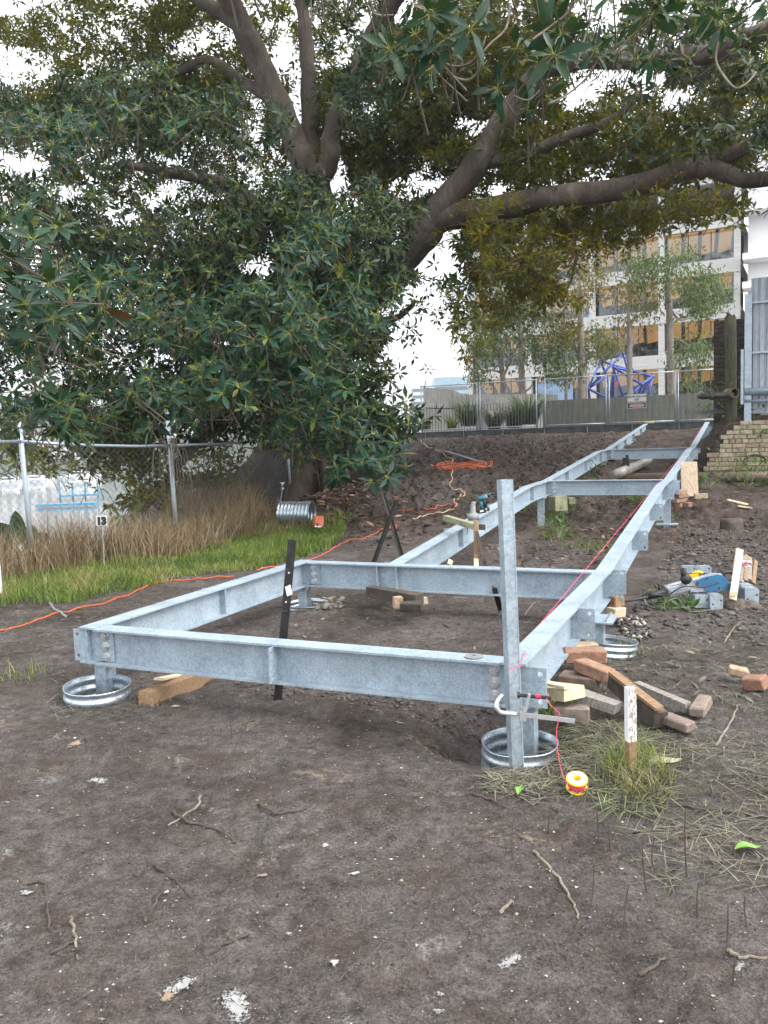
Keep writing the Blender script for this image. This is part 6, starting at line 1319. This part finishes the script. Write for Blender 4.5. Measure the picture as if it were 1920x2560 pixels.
pts = scatter([(700, 1500), (880, 1480), (900, 1510), (720, 1540)], 350, 15); ps.append(blades('s', pts, .04, .16, .003, STRAW[3:], 1, 'dead', g, True))
stuff_mesh('straw', ps, 'dead', 'flattened straw and stalks strewn over the soil at the right', 'straw')
# fallen leaves
def litter(xy, smin, smax, cols, g, lift=.02):
    n = len(xy); b = np.concatenate([xy, (gz(xy[:, 0], xy[:, 1]) + g.uniform(.004, lift, n))[:, None]], 1); az = g.uniform(0, 6.283, n); tl = g.normal(size=n) * .35; d = np.stack([np.cos(az), np.sin(az), np.sin(tl)], 1); d /= np.linalg.norm(d, axis=1)[:, None]
    nn = np.tile([0, 0, 1.0], (n, 1)) + g.normal(size=(n, 3)) * .35; nn -= d * np.sum(nn * d, 1)[:, None]; nn /= np.linalg.norm(nn, axis=1)[:, None]
    c = np.array(cols)[g.integers(0, len(cols), n)] * g.uniform(.6, 1.3, (n, 1)); return leaf_mesh(b, d, nn, g.uniform(smin, smax, n), c, True)
LB = [(.16, .085, .05), (.11, .06, .04), (.21, .13, .085), (.085, .055, .042), (.26, .19, .14)]
Ls = [litter(scatter([(560, 1270), (640, 1225), (760, 1240), (880, 1200), (960, 1215), (930, 1290), (820, 1330), (640, 1310), (500, 1330)], 3600, 31), .10, .22, LB, g, .08),
      litter(scatter([(880, 1200), (1000, 1180), (1060, 1300), (900, 1340)], 420, 32), .08, .18, LB, g, .05),
      litter(scatter([(1040, 1110), (1350, 1100), (1300, 1260), (1000, 1290)], 420, 33), .07, .16, [(.075, .055, .045), (.13, .11, .09), (.05, .038, .032)], g, .05),
      litter(scatter([(1380, 1330), (1600, 1240), (1630, 1320), (1500, 1400), (1200, 1420), (1150, 1380)], 260, 34), .07, .15, LB[2:], g, .03),
      litter(scatter([(1480, 1640), (1880, 1580), (1960, 1760), (1700, 1760), (1560, 1700)], 140, 35), .04, .09, [(.12, .10, .085), (.16, .14, .12), (.08, .065, .055), (.20, .18, .13)], g, .03),
      litter(scatter([(1420, 1720), (1960, 1720), (1960, 2200), (1500, 2200), (1300, 1980)], 60, 36), .035, .07, [(.07, .085, .05), (.12, .115, .085), (.08, .065, .055)], g, .03),
      litter(scatter([(1700, 1240), (1940, 1230), (1960, 1420), (1650, 1420)], 110, 37), .06, .13, LB[2:], g, .02),
      litter(scatter([(500, 1560), (1150, 1500), (1250, 1650), (700, 1640)], 40, 38), .05, .11, LB[2:], g, .02)]
V_ = []; T_ = []; Q_ = []; C_ = []; o = 0
for v, t, q, c in Ls: V_.append(v); T_.append(t + o); Q_.append(q + o); C_.append(c); o += len(v)
me = mesh_np('fallen_leaves', np.concatenate(V_), np.concatenate(T_), np.concatenate(Q_), np.concatenate(C_)); me.materials.append(M['dead']); ob = link(bpy.data.objects.new('fallen_leaves', me)); stuff_of(ob); tagit(ob, 'brown fallen leaves lying under the fig tree and about the soil', 'leaf litter')
# soil crumbs, grit and pale chips: small faceted lumps
def crumbs(xy, smin, smax, cols, g, pw=2.5):
    n = len(xy); s = smin + (smax - smin) * g.random(n) ** pw; b = np.concatenate([xy, (gz(xy[:, 0], xy[:, 1]) + s * .25)[:, None]], 1)
    ic = np.array([(1, 0, 0), (-1, 0, 0), (0, 1, 0), (0, -1, 0), (0, 0, .7), (0, 0, -.7)], float); P = b[:, None] + (ic[None] * (1 + .45 * g.normal(size=(n, 6, 1)))) * s[:, None, None] * np.array([1, 1, .75]) + g.normal(size=(n, 6, 3)) * (s * .18)[:, None, None]
    f = np.array([(0, 2, 4), (2, 1, 4), (1, 3, 4), (3, 0, 4), (2, 0, 5), (1, 2, 5), (3, 1, 5), (0, 3, 5)]); T = (np.arange(n) * 6)[:, None, None] + f[None]
    c = np.array(cols)[g.integers(0, len(cols), n)] * g.uniform(.7, 1.3, (n, 1)); return P.reshape(-1, 3), T.reshape(-1, 3), np.repeat(c, 6, 0)
SO = [(.08, .069, .063), (.105, .092, .085), (.14, .125, .115)]; CHP = [(.44, .41, .36), (.36, .30, .22), (.50, .48, .44), (.30, .24, .18)]
NEARP = [(-60, 1800), (200, 1700), (700, 1660), (1250, 1640), (1980, 1600), (2150, 2600), (960, 2620), (-150, 2620)]
def graded(n, seed):   # denser towards the camera
    q = scatter(NEARP, n, seed); d = np.hypot(q[:, 0], q[:, 1]); return q[np.random.default_rng(seed).random(len(q)) < np.clip(3.0 / d, .15, 1)]
Cs = [crumbs(graded(40000, 41), .0012, .006, SO + [(.05, .042, .038), (.18, .155, .135)], g, 3.0), crumbs(graded(3600, 42), .0015, .007, CHP, g, 3), crumbs(scatter([(0, 1560), (300, 1500), (1200, 1480), (1560, 1560), (1200, 1640), (100, 1700)], 5000, 43), .003, .014, SO, g, 3),
      crumbs(scatter([(1040, 1105), (1560, 1085), (1500, 1160), (1320, 1230), (1150, 1330), (900, 1390), (860, 1340), (980, 1250)], 4200, 44), .01, .05, [(.035, .028, .024), (.055, .045, .04), (.08, .068, .06)], g, 3.6),
      crumbs(scatter([(1200, 1430), (1420, 1330), (1500, 1240), (1640, 1230), (1560, 1400), (1480, 1440)], 1400, 45), .006, .04, SO, g, 3), crumbs(scatter([(1560, 1560), (1700, 1330), (1980, 1260), (2000, 1640)], 5000, 46), .005, .035, SO, g, 3.5),
      crumbs(scatter([(1540, 1550), (1600, 1545), (1640, 1590), (1560, 1600)], 260, 47), .008, .035, CHP[:1] + SO, g, 2), crumbs(scatter([(560, 1700), (1240, 1760), (1250, 1840), (1050, 1800), (620, 1740)], 900, 48), .003, .02, SO, g, 3),
      crumbs(scatter([(880, 2060), (980, 2060), (1010, 2110), (900, 2110)], 350, 49), .002, .006, [(.07, .058, .05), (.16, .13, .10), (.09, .075, .065)], g, 2), crumbs(scatter([(1330, 2380), (1420, 2360), (1440, 2420), (1350, 2430)], 120, 50), .002, .006, [(.07, .058, .05)], g, 2),
      crumbs(scatter([(780, 1500), (860, 1500), (860, 1525), (790, 1530)], 90, 51), .015, .06, [(.20, .17, .14), (.30, .27, .23)], g, 2)]
V_ = []; T_ = []; C_ = []; o = 0
for v, t, c in Cs: V_.append(v); T_.append(t + o); C_.append(c); o += len(v)
me = mesh_np('soil_crumbs', np.concatenate(V_), np.concatenate(T_), None, np.concatenate(C_)); me.materials.append(M['dead']); ob = link(bpy.data.objects.new('soil_crumbs', me)); stuff_of(ob); tagit(ob, 'loose soil crumbs and pale grit scattered over the bare ground', 'soil')
# twigs one can pick out in the foreground
TW = [([(430, 2040), (480, 2060), (545, 2085), (590, 2110)], 'twig_dark', 'thin bent twig lying left of centre in the foreground'), ([(500, 1990), (490, 2030), (420, 2065)], 'twig', 'short forked twig beside the bent one'), ([(645, 2020), (700, 2040), (770, 2030)], 'twig_dark', 'dark curved twig lying right of the leaning stalk'),
      ([(385, 2170), (430, 2200), (478, 2250)], 'twig_dark', 'dark twig sloping down in the left foreground'), ([(360, 2310), (385, 2270), (408, 2230)], 'twig_dark', 'short dark stick standing at the left foreground'), ([(70, 2215), (110, 2208), (118, 2270), (125, 2330)], 'twig_dark', 'hooked dark root at the far left foreground'),
      ([(178, 2305), (188, 2345), (195, 2400)], 'twig', 'pale split stick in the left foreground'), ([(128, 2400), (160, 2370), (190, 2350)], 'twig_dark', 'thin dark stick meeting the pale split stick'), ([(1335, 2130), (1390, 2190), (1430, 2260), (1447, 2310)], 'twig', 'long curved root on the soil below the string reel'),
      ([(1250, 2290), (1275, 2262), (1282, 2255)], 'twig', 'short pale twig in the right foreground'), ([(1600, 2450), (1640, 2420), (1668, 2395)], 'twig_dark', 'dark stick near the right bottom stalks'), ([(1820, 2395), (1860, 2400), (1925, 2405)], 'twig', 'long pale stick at the right edge foreground'), ([(1180, 1985), (1220, 2000), (1265, 2018)], 'twig_dark', 'dark root left of the string reel'),
      ([(1790, 1870), (1830, 1800), (1845, 1762)], 'twig', 'pale stalk leaning in the straw at the right'), ([(1810, 1610), (1830, 1580), (1850, 1560)], 'twig', 'pale dry stalk lying below the rightmost bracket'), ([(1310, 1540), (1335, 1510), (1350, 1515)], 'twig', 'thin pale stick inside the landing by the right beam'),
      ([(620, 2345), (570, 2370), (530, 2385)], 'twig_dark', 'dark sunken root in the middle foreground'), ([(745, 1305 - 50), (820, 1225), (900, 1205)], 'twig', 'long pale fallen branch lying before the fig trunk'), ([(1700, 2100), (1800, 2080), (1930, 2075)], 'twig_dark', 'long dark stalk lying in the straw at right'), ([(1660, 2010), (1760, 2035), (1920, 2045)], 'twig_dark', 'dark stalk in the straw above the long one')]
for P_, mt, lb_ in TW:
    G_ = [gp(u, v, .008) for u, v in P_]; P, R = smooth_path(G_, np.linspace(.007, .0035, len(G_)), 6)
    P = [np.array([p[0] + .004 * math.sin(i * 2.1), p[1] + .004 * math.cos(i * 1.7), p[2] + .003 * math.sin(i)]) for i, p in enumerate(P)]
    mb = MB().tube(P, list(np.array(R) * (1.6 if P[0][1] > 9 else 1)), 6); k = len(P) // 2; d = P[k + 1] - P[k]; d /= np.linalg.norm(d)
    single('twig', mb, M[mt], lb_, 'twig', 'twigs on the bare soil')
# cut stalks standing in the ground
ST = [((328, 1945), (318, 1855)), ((508, 2032), (622, 1800)), ((552, 2080), (670, 1990)), ((580, 1845), (572, 1800)), ((1282, 2162), (1283, 2045)), ((1370, 2090), (1378, 2010)), ((1475, 2275), (1482, 2145)), ((1560, 2330), (1573, 2210)), ((1495, 2085), (1490, 2015)), ((1525, 2140), (1520, 2050)),
      ((1618, 2230), (1607, 2095)), ((1640, 2195), (1636, 2095)), ((1718, 2200), (1714, 2020)), ((1744, 2310), (1746, 2205)), ((1815, 2385), (1820, 2260)), ((1832, 2480), (1838, 2390)), ((1478, 2410), (1505, 2360)), ((1778, 2360), (1790, 2355)), ((1870, 2335), (1862, 2240)), ((1700, 1595), (1699, 1570)), ((1778, 1600), (1778, 1570)), ((380, 2050), (376, 2010)), ((225, 1985), (290, 1870))]
WH = ['upright cut stalk by the left twigs', 'long thin stalk leaning right in the left foreground', 'thin leaning stalk above the dark curved twig', 'little stalk below the front beam', 'tall dark stalk below the string reel', 'short stalk just under the string reel', 'stalk left of the curved root end', 'forked stalk in the right foreground', 'stalk in the straw left of centre right', 'stalk behind the paired ones in the straw',
      'left stalk of the pair in the straw', 'right stalk of the pair in the straw', 'tallest thin stalk in the straw at right', 'stout stalk at right foreground', 'pale stalk near the right edge', 'dark stalk at the bottom right corner', 'short leaning stalk in the lower right soil', 'stub of stalk near the pale stick', 'stalk at the right edge of the soil', 'thin stalk left in the dirt below the brackets', 'thin stalk right in the dirt below the brackets', 'tiny stalk in the left foreground', 'bent hair-thin stalk at the left foreground']
for (b_, t_), lb_ in zip(ST, WH):
    p = gp(*b_); q = at(*t_, p[1] + (.15 if abs(b_[0] - t_[0]) > 60 else .01)); m = lerp(p, q, .5) + nr.normal(size=3) * .006; P, R = smooth_path([p - EZ * .02, m, q], [.0034, .0028, .0016], 5); single('cut_stalk', MB().tube(P, R, 5), M['twig_dark'], lb_, 'stalk', 'cut stalks standing in the soil')
# white and tan plaster scraps: crumbled patches that follow the soil
def m_crumble(name, a):
    t = NT(name); at_ = t.n.new('ShaderNodeAttribute'); at_.attribute_name = 'Col'
    f = t.math('ADD', t.math('MULTIPLY', t.noise(75, 5, .8), 1.6), t.math('MULTIPLY', t.noise(14, 3, .6), .5)); k = t.math('ADD', f, at_.outputs['Fac'])
    k = t.ramp(t.math('SUBTRACT', k, 1.16), [(.50, 0.0), (.56, 1.0)])
    t.set(t.mix(t.ramp(t.noise(30, 4), [(.3, 0.0), (.7, 1.0)]), a, tuple(x * .72 for x in a)), .9); t.bump(t.noise(60, 4), .5, .006)
    tr = t.n.new('ShaderNodeBsdfTransparent'); m = t.n.new('ShaderNodeMixShader'); t.l.new(k, m.inputs[0]); t.l.new(tr.outputs[0], m.inputs[1]); t.l.new(t.b.outputs[0], m.inputs[2]); t.l.new(m.outputs[0], t.out.inputs['Surface']); return t.m
M['lime'] = m_crumble('crumbled_white_lime', (.36, .355, .345)); M['clay'] = m_crumble('crumbled_tan_clay', (.28, .21, .145))
def scrap(u, v, r, sq, mat, label, yaw=0.0, n=15):
    c = gp(u, v, 0); r = r * 1.05; xs_ = np.linspace(-1, 1, n); A, B = np.meshgrid(xs_, xs_); x = A * r; y = B * r * sq; X = c[0] + x * math.cos(yaw) - y * math.sin(yaw); Y = c[1] + x * math.sin(yaw) + y * math.cos(yaw)
    fade = np.clip(1 - np.hypot(A, B), 0, 1) ** .7; Z = gz(X, Y) + .004 + .006 * fade; i = (np.arange(n - 1)[:, None] * n + np.arange(n - 1)[None]).ravel(); o_ = np.array([c[0], c[1], c[2]])
    me = mesh_np('plaster_scrap', np.stack([X, Y, Z], -1).reshape(-1, 3) - o_, None, np.stack([i, i + 1, i + n + 1, i + n], 1), np.repeat(fade.reshape(-1, 1), 3, 1) * .9, True); me.materials.append(M[mat])
    o = link(bpy.data.objects.new('plaster_scrap', me)); o.location = o_.tolist(); tagit(o, label, 'scrap', 'scraps of plaster and clay on the soil')
for u, v, r, sq, mt, lb_, yw in ((188, 1868, .085, .8, 'clay', 'crumbled tan clay lump at the left', .5), (246, 1955, .07, 1.3, 'lime', 'white lime smear beside the thin left stalk', .9), (70, 2240, .055, .8, 'lime', 'white lime smear at the far left foreground', 0), (455, 2480, .055, 1.6, 'lime', 'white lime smear at the bottom left of centre', 2.0), (420, 2500, .045, 1.0, 'clay', 'tan clay scrap at the bottom left of centre', .3),
                             (590, 2520, .065, 2.0, 'lime', 'long white lime streak at the bottom of the picture', .5), (725, 2340, .025, 1, 'lime', 'small white scrap in the middle foreground', 0), (655, 2195, .04, .6, 'clay', 'pale tan scrap left of the dark soil patch', -.5), (885, 2192, .05, .25, 'lime', 'white chalk splinter beside the dark soil patch', .3), (815, 2120, .04, .6, 'lime', 'white lime speck field above the dark soil patch', -.3), (1280, 2410, .07, .6, 'lime', 'white lime smear in the right foreground', .3), (1100, 2500, .03, .8, 'lime', 'white scrap at the bottom centre', .2), (835, 2420, .03, .9, 'lime', 'faint white scrap low in the middle', .4), (1000, 1810, .05, .5, 'lime', 'white lime smear below the front beam', .2), (440, 1768, .06, .6, 'lime', 'white lime smear beside the hardwood bearer', .1), (1095, 2535, .04, .6, 'lime', 'white smear at the very bottom edge', 0), (1850, 2440, .05, .6, 'lime', 'white crumpled paper scrap by the right stalk', .8), (418, 2235, .022, 1, 'lime', 'small white crumb left of the dark twig', .2), (1780, 1960, .03, .5, 'lime', 'white flake in the straw at right', 0)):
    scrap(u, v, r, sq, mt, lb_, yw)
M['leaf_green'] = m_simple('fresh_leaf', (.12, .26, .04), (.18, .34, .06), 30, .5, 0, 0)
def flatleaf(u, v, L, yaw, label, mat):
    c = gp(u, v, .02); d = np.array([math.cos(yaw), math.sin(yaw), .12]); s = np.array([-d[1], d[0], 0]); vs = []
    for t in np.linspace(0, 1, 7): w = L * .22 * math.sin(math.pi * min(1, t * .95 + .04)); p = c + d * L * (t - .5) + EZ * .012 * math.sin(5 * t); vs += [p - s * w + EZ * .006, p, p + s * w + EZ * .006]
    single('fallen_leaf', MB().add(vs, [f for k in range(6) for f in ((3 * k, 3 * k + 1, 3 * k + 4, 3 * k + 3), (3 * k + 1, 3 * k + 2, 3 * k + 5, 3 * k + 4))]), M[mat], label, 'leaf', 'single leaves on the soil')
flatleaf(1870, 2134, .11, .1, 'fresh light green leaf on the soil at the right', 'leaf_green'); flatleaf(1660, 1912, .2, .2, 'long grey green leaf beside the painted stake', 'wood_green'); flatleaf(1300, 1975, .1, 1.2, 'small green leaf standing at the foot of the front right ring', 'leaf_green'); flatleaf(1545, 1625, .08, .1, 'yellowish leaf by the bricks under the right beam', 'wood_pale')
# weeds
def weed(u, v, R, n, label, Y=None, cols=((.07, .15, .03), (.11, .20, .04), (.06, .12, .03)), hgt=1.0, L=.09):
    c = gbase_hit(u, v) if Y is None else at(u, v, Y); t = thing('weed', label, 'plant', c, 'green weeds about the site'); B = c + nr.normal(size=(n, 3)) * R * np.array([.5, .5, .3 * hgt]) + EZ * R * .5 * hgt; B[:, 2] = np.maximum(B[:, 2], c[2] + .02)
    d = (B - c) + nr.normal(size=(n, 3)) * R * .5; d[:, 2] += R * .2; d /= np.linalg.norm(d, axis=1)[:, None]; nn = np.tile([0, 0, 1.0], (n, 1)) + nr.normal(size=(n, 3)) * .4; nn -= d * np.sum(nn * d, 1)[:, None]; nn /= np.linalg.norm(nn, axis=1)[:, None]
    V_, tt, q, cc = leaf_mesh(B, d, nn, nr.uniform(.6, 1.3, n) * L, np.array(cols)[nr.integers(0, len(cols), n)] * nr.uniform(.7, 1.4, (n, 1)), True); me = mesh_np('foliage', V_ - c, tt, q, cc); me.materials.append(M['grass']); o = link(bpy.data.objects.new('foliage', me)); o.parent = t; stuff_of(o)
    mb = MB()
    for i in range(min(12, n)): mb.tube([c, (c + B[i]) / 2 + EZ * .02, B[i]], .003, 4)
    stuff_of(obj('stems', mb, M['wood_green'], t))
for a in ((1312, 1285, .3, 90, 'leafy weed at the left foot of the left rail'), (1372, 1312, .22, 60, 'weed growing round the left ramp post'), (1418, 1285, .28, 80, 'weed right of the left ramp post'), (1395, 1350, .35, 110, 'spreading weed in the mud between the rails'), (1598, 1262, .32, 110, 'bright weed under the middle of the first cross beam'), (1765, 1225, .35, 80, 'small weed below the brown pipe near the board'), (1868, 1228, .75, 260, 'large weed in front of the brown pipe at right'), (1900, 1215, .6, 160, 'weed at the right edge by the brown pipe'),
          (650, 1268, .35, 50, 'small shrub at the foot of the fig trunk'), (852, 1305, .25, 40, 'little weed right of the orange box'), (1665, 1318, .2, 40, 'weed at the right ramp post foot'), (1725, 1530, .09, 24, 'tiny bright weed below the demolition hammer'), (1660, 1527, .07, 18, 'tiny weed left of the brackets'), (560, 1255, .5, 120, 'weedy bush left of the buttress root'), (1470, 1200, .4, 60, 'weed beneath the left rail near the trench')): weed(*a)
weed(1828, 1040, .55, 260, 'ferny weed growing on the earth bank under the iron pipe', 19.5, ((.13, .17, .05), (.18, .20, .06), (.09, .13, .04)), 1.5, .08); weed(1772, 1045, .3, 90, 'small weed on the earth bank below the steel angle', 20.3); weed(1915, 1040, .3, 60, 'weed under the corrugated fence', 18.9); weed(1905, 1090, .16, 40, 'weed sprouting from the cream brick wall', 18.0)
# broad-leaved plant behind the fence at left
pb = at(62, 1400, 12.6); pb[2] = max(float(gbase(pb[0], pb[1])), -1.2); bl = thing('broad_leaf_plant', 'dark broad-leaved plant behind the fence at the left edge', 'plant', pb)
def bigleaf(base, tip, w, bend):
    base, tip = np.array(base), np.array(tip); d = tip - base; s = np.cross(d / np.linalg.norm(d), (0, 1, .15)); s /= np.linalg.norm(s); vs = []; n = 12
    for i in range(n + 1):
        t = i / n; ww = w * (math.sin(math.pi * min(1, max(0, (t - .18) / .82)) ** .8) ** .7 if t > .18 else .03); p = base + d * t + np.array([0, -bend * t * t, -abs(bend) * .4 * t ** 3]); vs += [p - s * ww + np.array([0, .35 * ww, 0]), p, p + s * ww + np.array([0, .35 * ww, 0])]
    return MB().add(vs, [f for k in range(n) for f in ((3 * k, 3 * k + 1, 3 * k + 4, 3 * k + 3), (3 * k + 1, 3 * k + 2, 3 * k + 5, 3 * k + 4))])
M['bigleaf'] = m_simple('dark_broad_leaf', (.018, .05, .016), (.035, .085, .025), 6, .35, 0, .1)
for (u0, v0, u1, v1, Y, w, bd) in ((40, 1385, 45, 1268, 12.4, .13, .1), (50, 1390, -5, 1290, 12.6, .17, .2), (60, 1390, 92, 1295, 12.6, .13, .2), (62, 1395, 140, 1305, 12.5, .11, .35), (30, 1400, -30, 1330, 12.3, .14, .3), (55, 1410, 20, 1350, 12.2, .1, .2)):
    obj('broad_leaf', bigleaf(at(u0, v0, Y), at(u1, v1, Y), w, bd), M['bigleaf'], bl, True)
# grinding disc left on the front beam
gc = atz(1185, 1641, ZT + .004); single('grinding_disc', MB().lathe(gc, EZ, [(.012, 0), (.052, 0), (.053, .0015), (.052, .003), (.022, .003), (.020, .006), (.012, .006), (.012, 0)], 28), M['grey_plastic'], 'thin grey grinding disc lying on the front beam', 'disc')

# ------------------------------------------------------------------ across the water
def hillz(x, y): return -5.4 + sstep(-25, -60, np.asarray(x)) * 30 * sstep(0, 190, y - 215 + .10 * (x + 80)) * (.75 + .5 * vnoise(np.asarray(x / 45.), np.asarray(y / 60.))) 
xs = np.linspace(-420, -25, 70); ys_ = np.linspace(205, 620, 50); X, Y = np.meshgrid(xs, ys_); Z = hillz(X, Y); i = (np.arange(49)[:, None] * 70 + np.arange(69)[None]).ravel()
me = mesh_np('hill', np.stack([X, Y, Z], -1).reshape(-1, 3), None, np.stack([i, i + 1, i + 71, i + 70], 1), smooth=True); M['hill'] = m_simple('wooded_hillside', (.035, .05, .03), (.09, .105, .075), .08, .95, 0, .4, .5); me.materials.append(M['hill']); ob = link(bpy.data.objects.new('hill', me)); ob['kind'] = 'structure'
M['house_wall'] = m_simple('pale_house_wall', (.50, .48, .45), (.66, .64, .61), .2, .8, 0, 0); M['tile'] = m_simple('tile_roof', (.24, .20, .18), (.32, .27, .245), .5, .8, 0, 0); M['winglass'] = m_simple('dark_window', (.05, .06, .07), (.10, .11, .12), .5, .2, 0, 0)
def house(u, v, Y, w, h, flat, label):
    c = at(u, v, Y); c[2] = max(float(hillz(c[0], c[1])) - .5, -5); t = thing('house', label, 'house', c, 'houses on the far shore'); x, y = np.array([1, 0, 0.]), np.array([0, 1, 0.])
    obj('wall', MB().box(c + EZ * h / 2, x * w / 2, y * 5, EZ * h / 2), M['house_wall'], t)
    if flat: obj('roof', MB().box(c + EZ * (h + .25), x * (w / 2 + .4), y * 5.4, EZ * .22), M['concrete_bld'], t)
    else: obj('roof', MB().prism([(-w / 2 - .6, 0), (w / 2 + .6, 0), (0, w * .28)], c + EZ * h - y * 5.5, c + EZ * h + y * 5.5, x, EZ), M['tile'], t)
    n = max(2, int(w / 3)); m = max(1, int(h / 3.2))
    for j in range(m):
        for k in range(n): obj('window', MB().box(c + x * ((k + .5) / n - .5) * w + EZ * (j * 3.2 + 1.7) - y * 5.02, x * .8, y * .05, EZ * .75), M['winglass'], t)
HL = ['tall flat-roofed apartment block across the water', 'white gabled house across the water left of the apartments', 'gabled house low on the far shore', 'small pale house near the far waterline', 'wide pale house on the far hillside', 'flat-roofed house beside the tall apartments', 'house at the left edge of the far shore', 'gabled house between trunk and fence on the far shore']
for (u, v, Y, w, h, fl), lb_ in zip(((158, 1085, 330, 26, 22, True), (128, 1110, 290, 11, 7, False), (142, 1130, 270, 12, 7, False), (185, 1130, 262, 10, 6, False), (90, 1100, 310, 18, 10, False), (195, 1095, 320, 16, 14, True), (40, 1110, 300, 14, 9, False), (470, 1120, 290, 13, 8, False)), HL): house(u, v, Y, w, h, fl, lb_)
def boat(u, v, Y, L, label, mast):
    c = at(u, v, Y); c[2] = -5.2; t = thing('boat', label, 'boat', c, 'boats moored on the water'); vs = []
    for k, (x, w, z) in enumerate(((-.5, .14, 1.0), (-.2, .17, .95), (.2, .15, 1.0), (.5, .01, 1.25))): vs += [c + np.array([x * L, -w * L, z * L * .12]), c + np.array([x * L, w * L, z * L * .12]), c + np.array([x * L * .9, w * L * .5, -.3]), c + np.array([x * L * .9, -w * L * .5, -.3])]
    obj('hull', MB().add(vs, [f for k in range(3) for f in [(4 * k + a, 4 * k + b, 4 * k + 4 + b, 4 * k + 4 + a) for a, b in ((0, 1), (1, 2), (2, 3), (3, 0))]] + [(0, 3, 2, 1), (12, 13, 14, 15)]), M['white_bld'], t)
    obj('cabin', MB().box(c + np.array([-.05 * L, 0, L * .17]), (.2 * L, 0, 0), (0, .1 * L, 0), (0, 0, .055 * L)), M['white_bld'], t); obj('cabin_window', MB().box(c + np.array([-.05 * L, -.1 * L - .02, L * .18]), (.16 * L, 0, 0), (0, .02, 0), (0, 0, .02 * L)), M['winglass'], t)
    if mast: obj('mast', MB().tube([c + EZ * L * .1, c + EZ * L * 1.2], .08, 6), M['galv_post'], t)
for (u, v, Y, L, ms), lb_ in zip(((205, 1200, 170, 9, True), (95, 1205, 165, 7, False), (215, 1215, 150, 6, False), (30, 1208, 160, 7, False), (600, 1180, 130, 9, True)), ('sailing boat with mast moored beyond the fence', 'white motor boat left on the water', 'small white boat nearest the pontoon', 'white boat at the left edge of the water', 'boat glimpsed beneath the fig branches')): boat(u, v, Y, L, lb_, ms)
pn = thing('pontoon', 'long low blue-edged pontoon on the bright water', 'pontoon', at(155, 1262, 80)); a_, b_ = atz(95, 1263, -4.9), atz(240, 1258, -4.9); M['pblue'] = m_simple('blue_pontoon', (.05, .22, .34), (.08, .28, .42), 1, .6, 0, 0)
obj('deck', MB().bar(a_, b_, 1.6, .25), M['pblue'], pn); a_, b_ = atz(150, 1240, -4.6), atz(245, 1236, -4.6); obj('rail_deck', MB().bar(a_, b_, 1.2, .2), M['pblue'], pn)
for k in range(4): p = lerp(a_, b_, k / 3); obj('pile', MB().tube([p - EZ * 1, p + EZ * 1.6], .12, 8), M['pblue'], pn)
M['tower'] = m_simple('far_tower_wall', (.40, .43, .46), (.52, .55, .58), .05, .5, 0, 0); M['tower_glass'] = m_simple('far_tower_glass', (.16, .26, .32), (.24, .36, .42), .05, .3, 0, 0)
for (u, Y, w, vt, mt), lb_ in zip(((1128, 420, 17, 945, 'tower_glass'), (1152, 440, 14, 950, 'tower'), (1075, 500, 22, 955, 'tower'), (1180, 460, 13, 958, 'tower')), ('blue glass tower far behind the courtyard', 'pale banded tower right of the blue glass tower', 'pale distant block left of the blue glass tower', 'rightmost pale distant tower by the concrete building')):
    c = at(u, 1060, Y); h = at(u, vt, Y)[2]; c[2] = -3; t = thing('distant_tower', lb_, 'building', c, 'distant city towers'); obj('tower_wall', MB().box(c + EZ * (h - c[2]) / 2, (w / 2, 0, 0), (0, w / 2, 0), (0, 0, (h - c[2]) / 2)), M[mt], t)
    z = 2.0
    while z < h - 2: obj('window_band', MB().box(np.array([c[0], c[1] - w / 2 - .05, z]), (w / 2 - .5, 0, 0), (0, .1, 0), (0, 0, .9)), M['winglass'], t); z += 3.8

# ------------------------------------------------------------------ pale air over the harbour
def make_haze():
    t = bpy.data.materials.new('pale_haze'); t.use_nodes = True; n = t.node_tree.nodes; l = t.node_tree.links; n.clear(); out = n.new('ShaderNodeOutputMaterial'); v = n.new('ShaderNodeVolumePrincipled')
    v.inputs['Color'].default_value = (.93, .96, 1, 1); v.inputs['Density'].default_value = .0005; v.inputs['Anisotropy'].default_value = .2; l.new(v.outputs[0], out.inputs['Volume'])
    o = obj('haze', MB().box((50, 310, 17.5), (560, 0, 0), (0, 345, 0), (0, 0, 27.5)), t); o['kind'] = 'stuff'; return o
make_haze()
